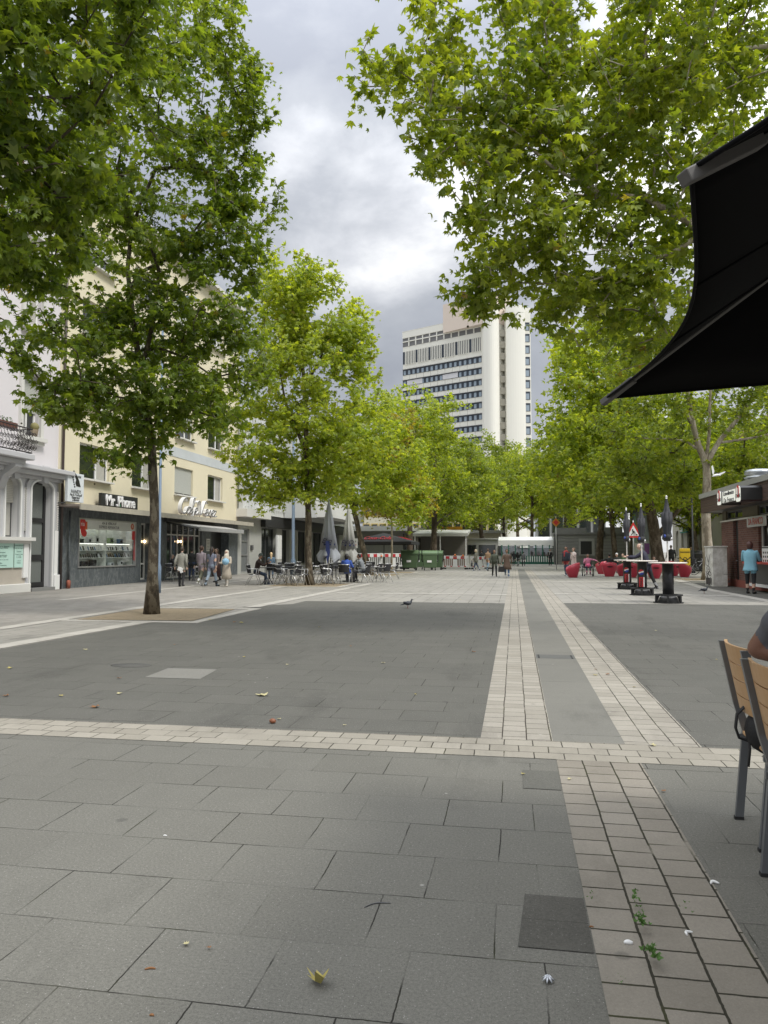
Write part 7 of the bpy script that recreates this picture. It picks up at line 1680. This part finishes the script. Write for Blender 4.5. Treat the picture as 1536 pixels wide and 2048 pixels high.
a=Psit('dark-haired child in a white top on the red seat at the nearest high table',1309,1156,150,1.35,seat=.45,top=(.6,.56,.55),bottom=(.1,.1,.12),hair=(.02,.012,.01),style='short',arms=((50,20,70),(50,20,70)),child=.85)
P('large person in black with their back turned beyond the red seats',1343,1141,1090,10,legs=((3,2),(-3,2)),top=(.012,.012,.013),bottom=(.015,.015,.015),wide=1.3,hair=(.2,.17,.14))
P('dark-haired person behind the yellow post box',1366,1138,1094,170,top=(.1,.03,.03),bottom=(.03,.03,.03)); P('person in grey standing by the bicycles',1383,1136,1093,200,top=(.1,.1,.1),bottom=(.04,.04,.05))
# kiosk customer
P('woman in a light blue denim jacket and cropped black trousers at the kiosk counter',1502,1187.5,1081.5,-35,legs=((3,2),(-4,4)),arms=((22,14,75),(24,10,70)),top=(.2,.42,.52),bottom=(.018,.018,.022),shoe=(.02,.02,.02),hair=(.07,.025,.018),style='bob',coat=((.21,.43,.53),-.16,.025),wide=1.12,capri=True,vox=.011)
# guest whose elbow shows at the right edge
sp_=D(1545,1235,3.55)
E_,S_0=D(1518,1297,3.42),D(1580,1215,3.3)
gp=Vector((S_0.x+.2,S_0.y-.15,0))
t=thing('person','seated guest in a grey T-shirt, bare brown elbow over the chair back','person',gp); mb=MB()
L_=lambda v:tuple(Vector(v)-gp)
hand=D(1640,1330,3.2)
cap(mb,L_(S_0),.062,L_(E_),.05,0,16); cap(mb,L_(E_),.05,L_(hand),.035,0,16)
cap(mb,L_(S_0+Vector((.04,.0,.02))),.075,L_(S_0+(E_-S_0)*.42),.068,1,16)
c=S_0+Vector((.2,-.02,-.1))
for a_,b_,ra,rb,ti in((c,c+Vector((0,0,-.45)),.17,.16,1),(c+Vector((0,0,.02)),c+Vector((0,0,.2)),.08,.06,0),(c+Vector((0,0,-.45)),c+Vector((.4,.1,-.5)),.13,.1,2),(c+Vector((.4,.1,-.5)),Vector((c.x+.45,c.y+.1,.08)),.08,.06,2),(S_0,c+Vector((.15,-.2,.06)),.075,.075,1),(c+Vector((.15,-.2,.05)),c+Vector((.4,-.25,-.25)),.06,.045,0)): cap(mb,L_(a_),ra,L_(b_),rb,ti,16)
mb.ell(L_(c+Vector((.02,0,.36))),(.1,.085,.12),16,0); mb.ell(L_(c+Vector((.11,0,.34))),(.02,.015,.03),8,0)
for kf in range(4): b0=hand+Vector((.04,(kf-1.5)*.018,-.01)); cap(mb,L_(b0),.01,L_(b0+Vector((.06,.0,-.02))),.009,0,8)
cap(mb,L_(hand),.03,L_(hand+Vector((.06,0,0))),.032,0,8); cap(mb,L_(hand+Vector((.02,.03,0))),.012,L_(hand+Vector((.06,.06,.0))),.01,0,8)
me=bpy.data.meshes.new('tmp'); me.from_pydata(mb.v,[],mb.f); tmp=bpy.data.objects.new('tmp',me); sc.collection.objects.link(tmp)
m_=tmp.modifiers.new('r','REMESH'); m_.mode='VOXEL'; m_.voxel_size=.009; m2=tmp.modifiers.new('s','SMOOTH'); m2.iterations=3
dg=bpy.context.evaluated_depsgraph_get(); body=bpy.data.meshes.new_from_object(tmp.evaluated_get(dg)); bpy.data.objects.remove(tmp)
kd=KDTree(len(mb.v)); vt=[0]*len(mb.v)
for f,ti in zip(mb.f,mb.m):
    for v in f: vt[v]=ti
for i,v in enumerate(mb.v): kd.insert(Vector(v),i)
kd.balance(); body.materials.clear()
for m_ in(M('skin_elbow',(.2,.095,.06),.5,var=.12,vs=20,bump=.2,bsc=120),fabric((.1,.1,.11)),fabric((.03,.03,.04))): body.materials.append(m_)
mi=[vt[kd.find(p_.center)[1]] for p_ in body.polygons]; body.polygons.foreach_set('material_index',mi); body.polygons.foreach_set('use_smooth',[True]*len(mi)); bo=bpy.data.objects.new('body',body); sc.collection.objects.link(bo); bo.parent=t
q=MB(); q.ell(L_(c+Vector((-.01,0,.4))),(.105,.095,.11),14); q.build('hair',M('hair_black',(.02,.015,.012),.6),t)
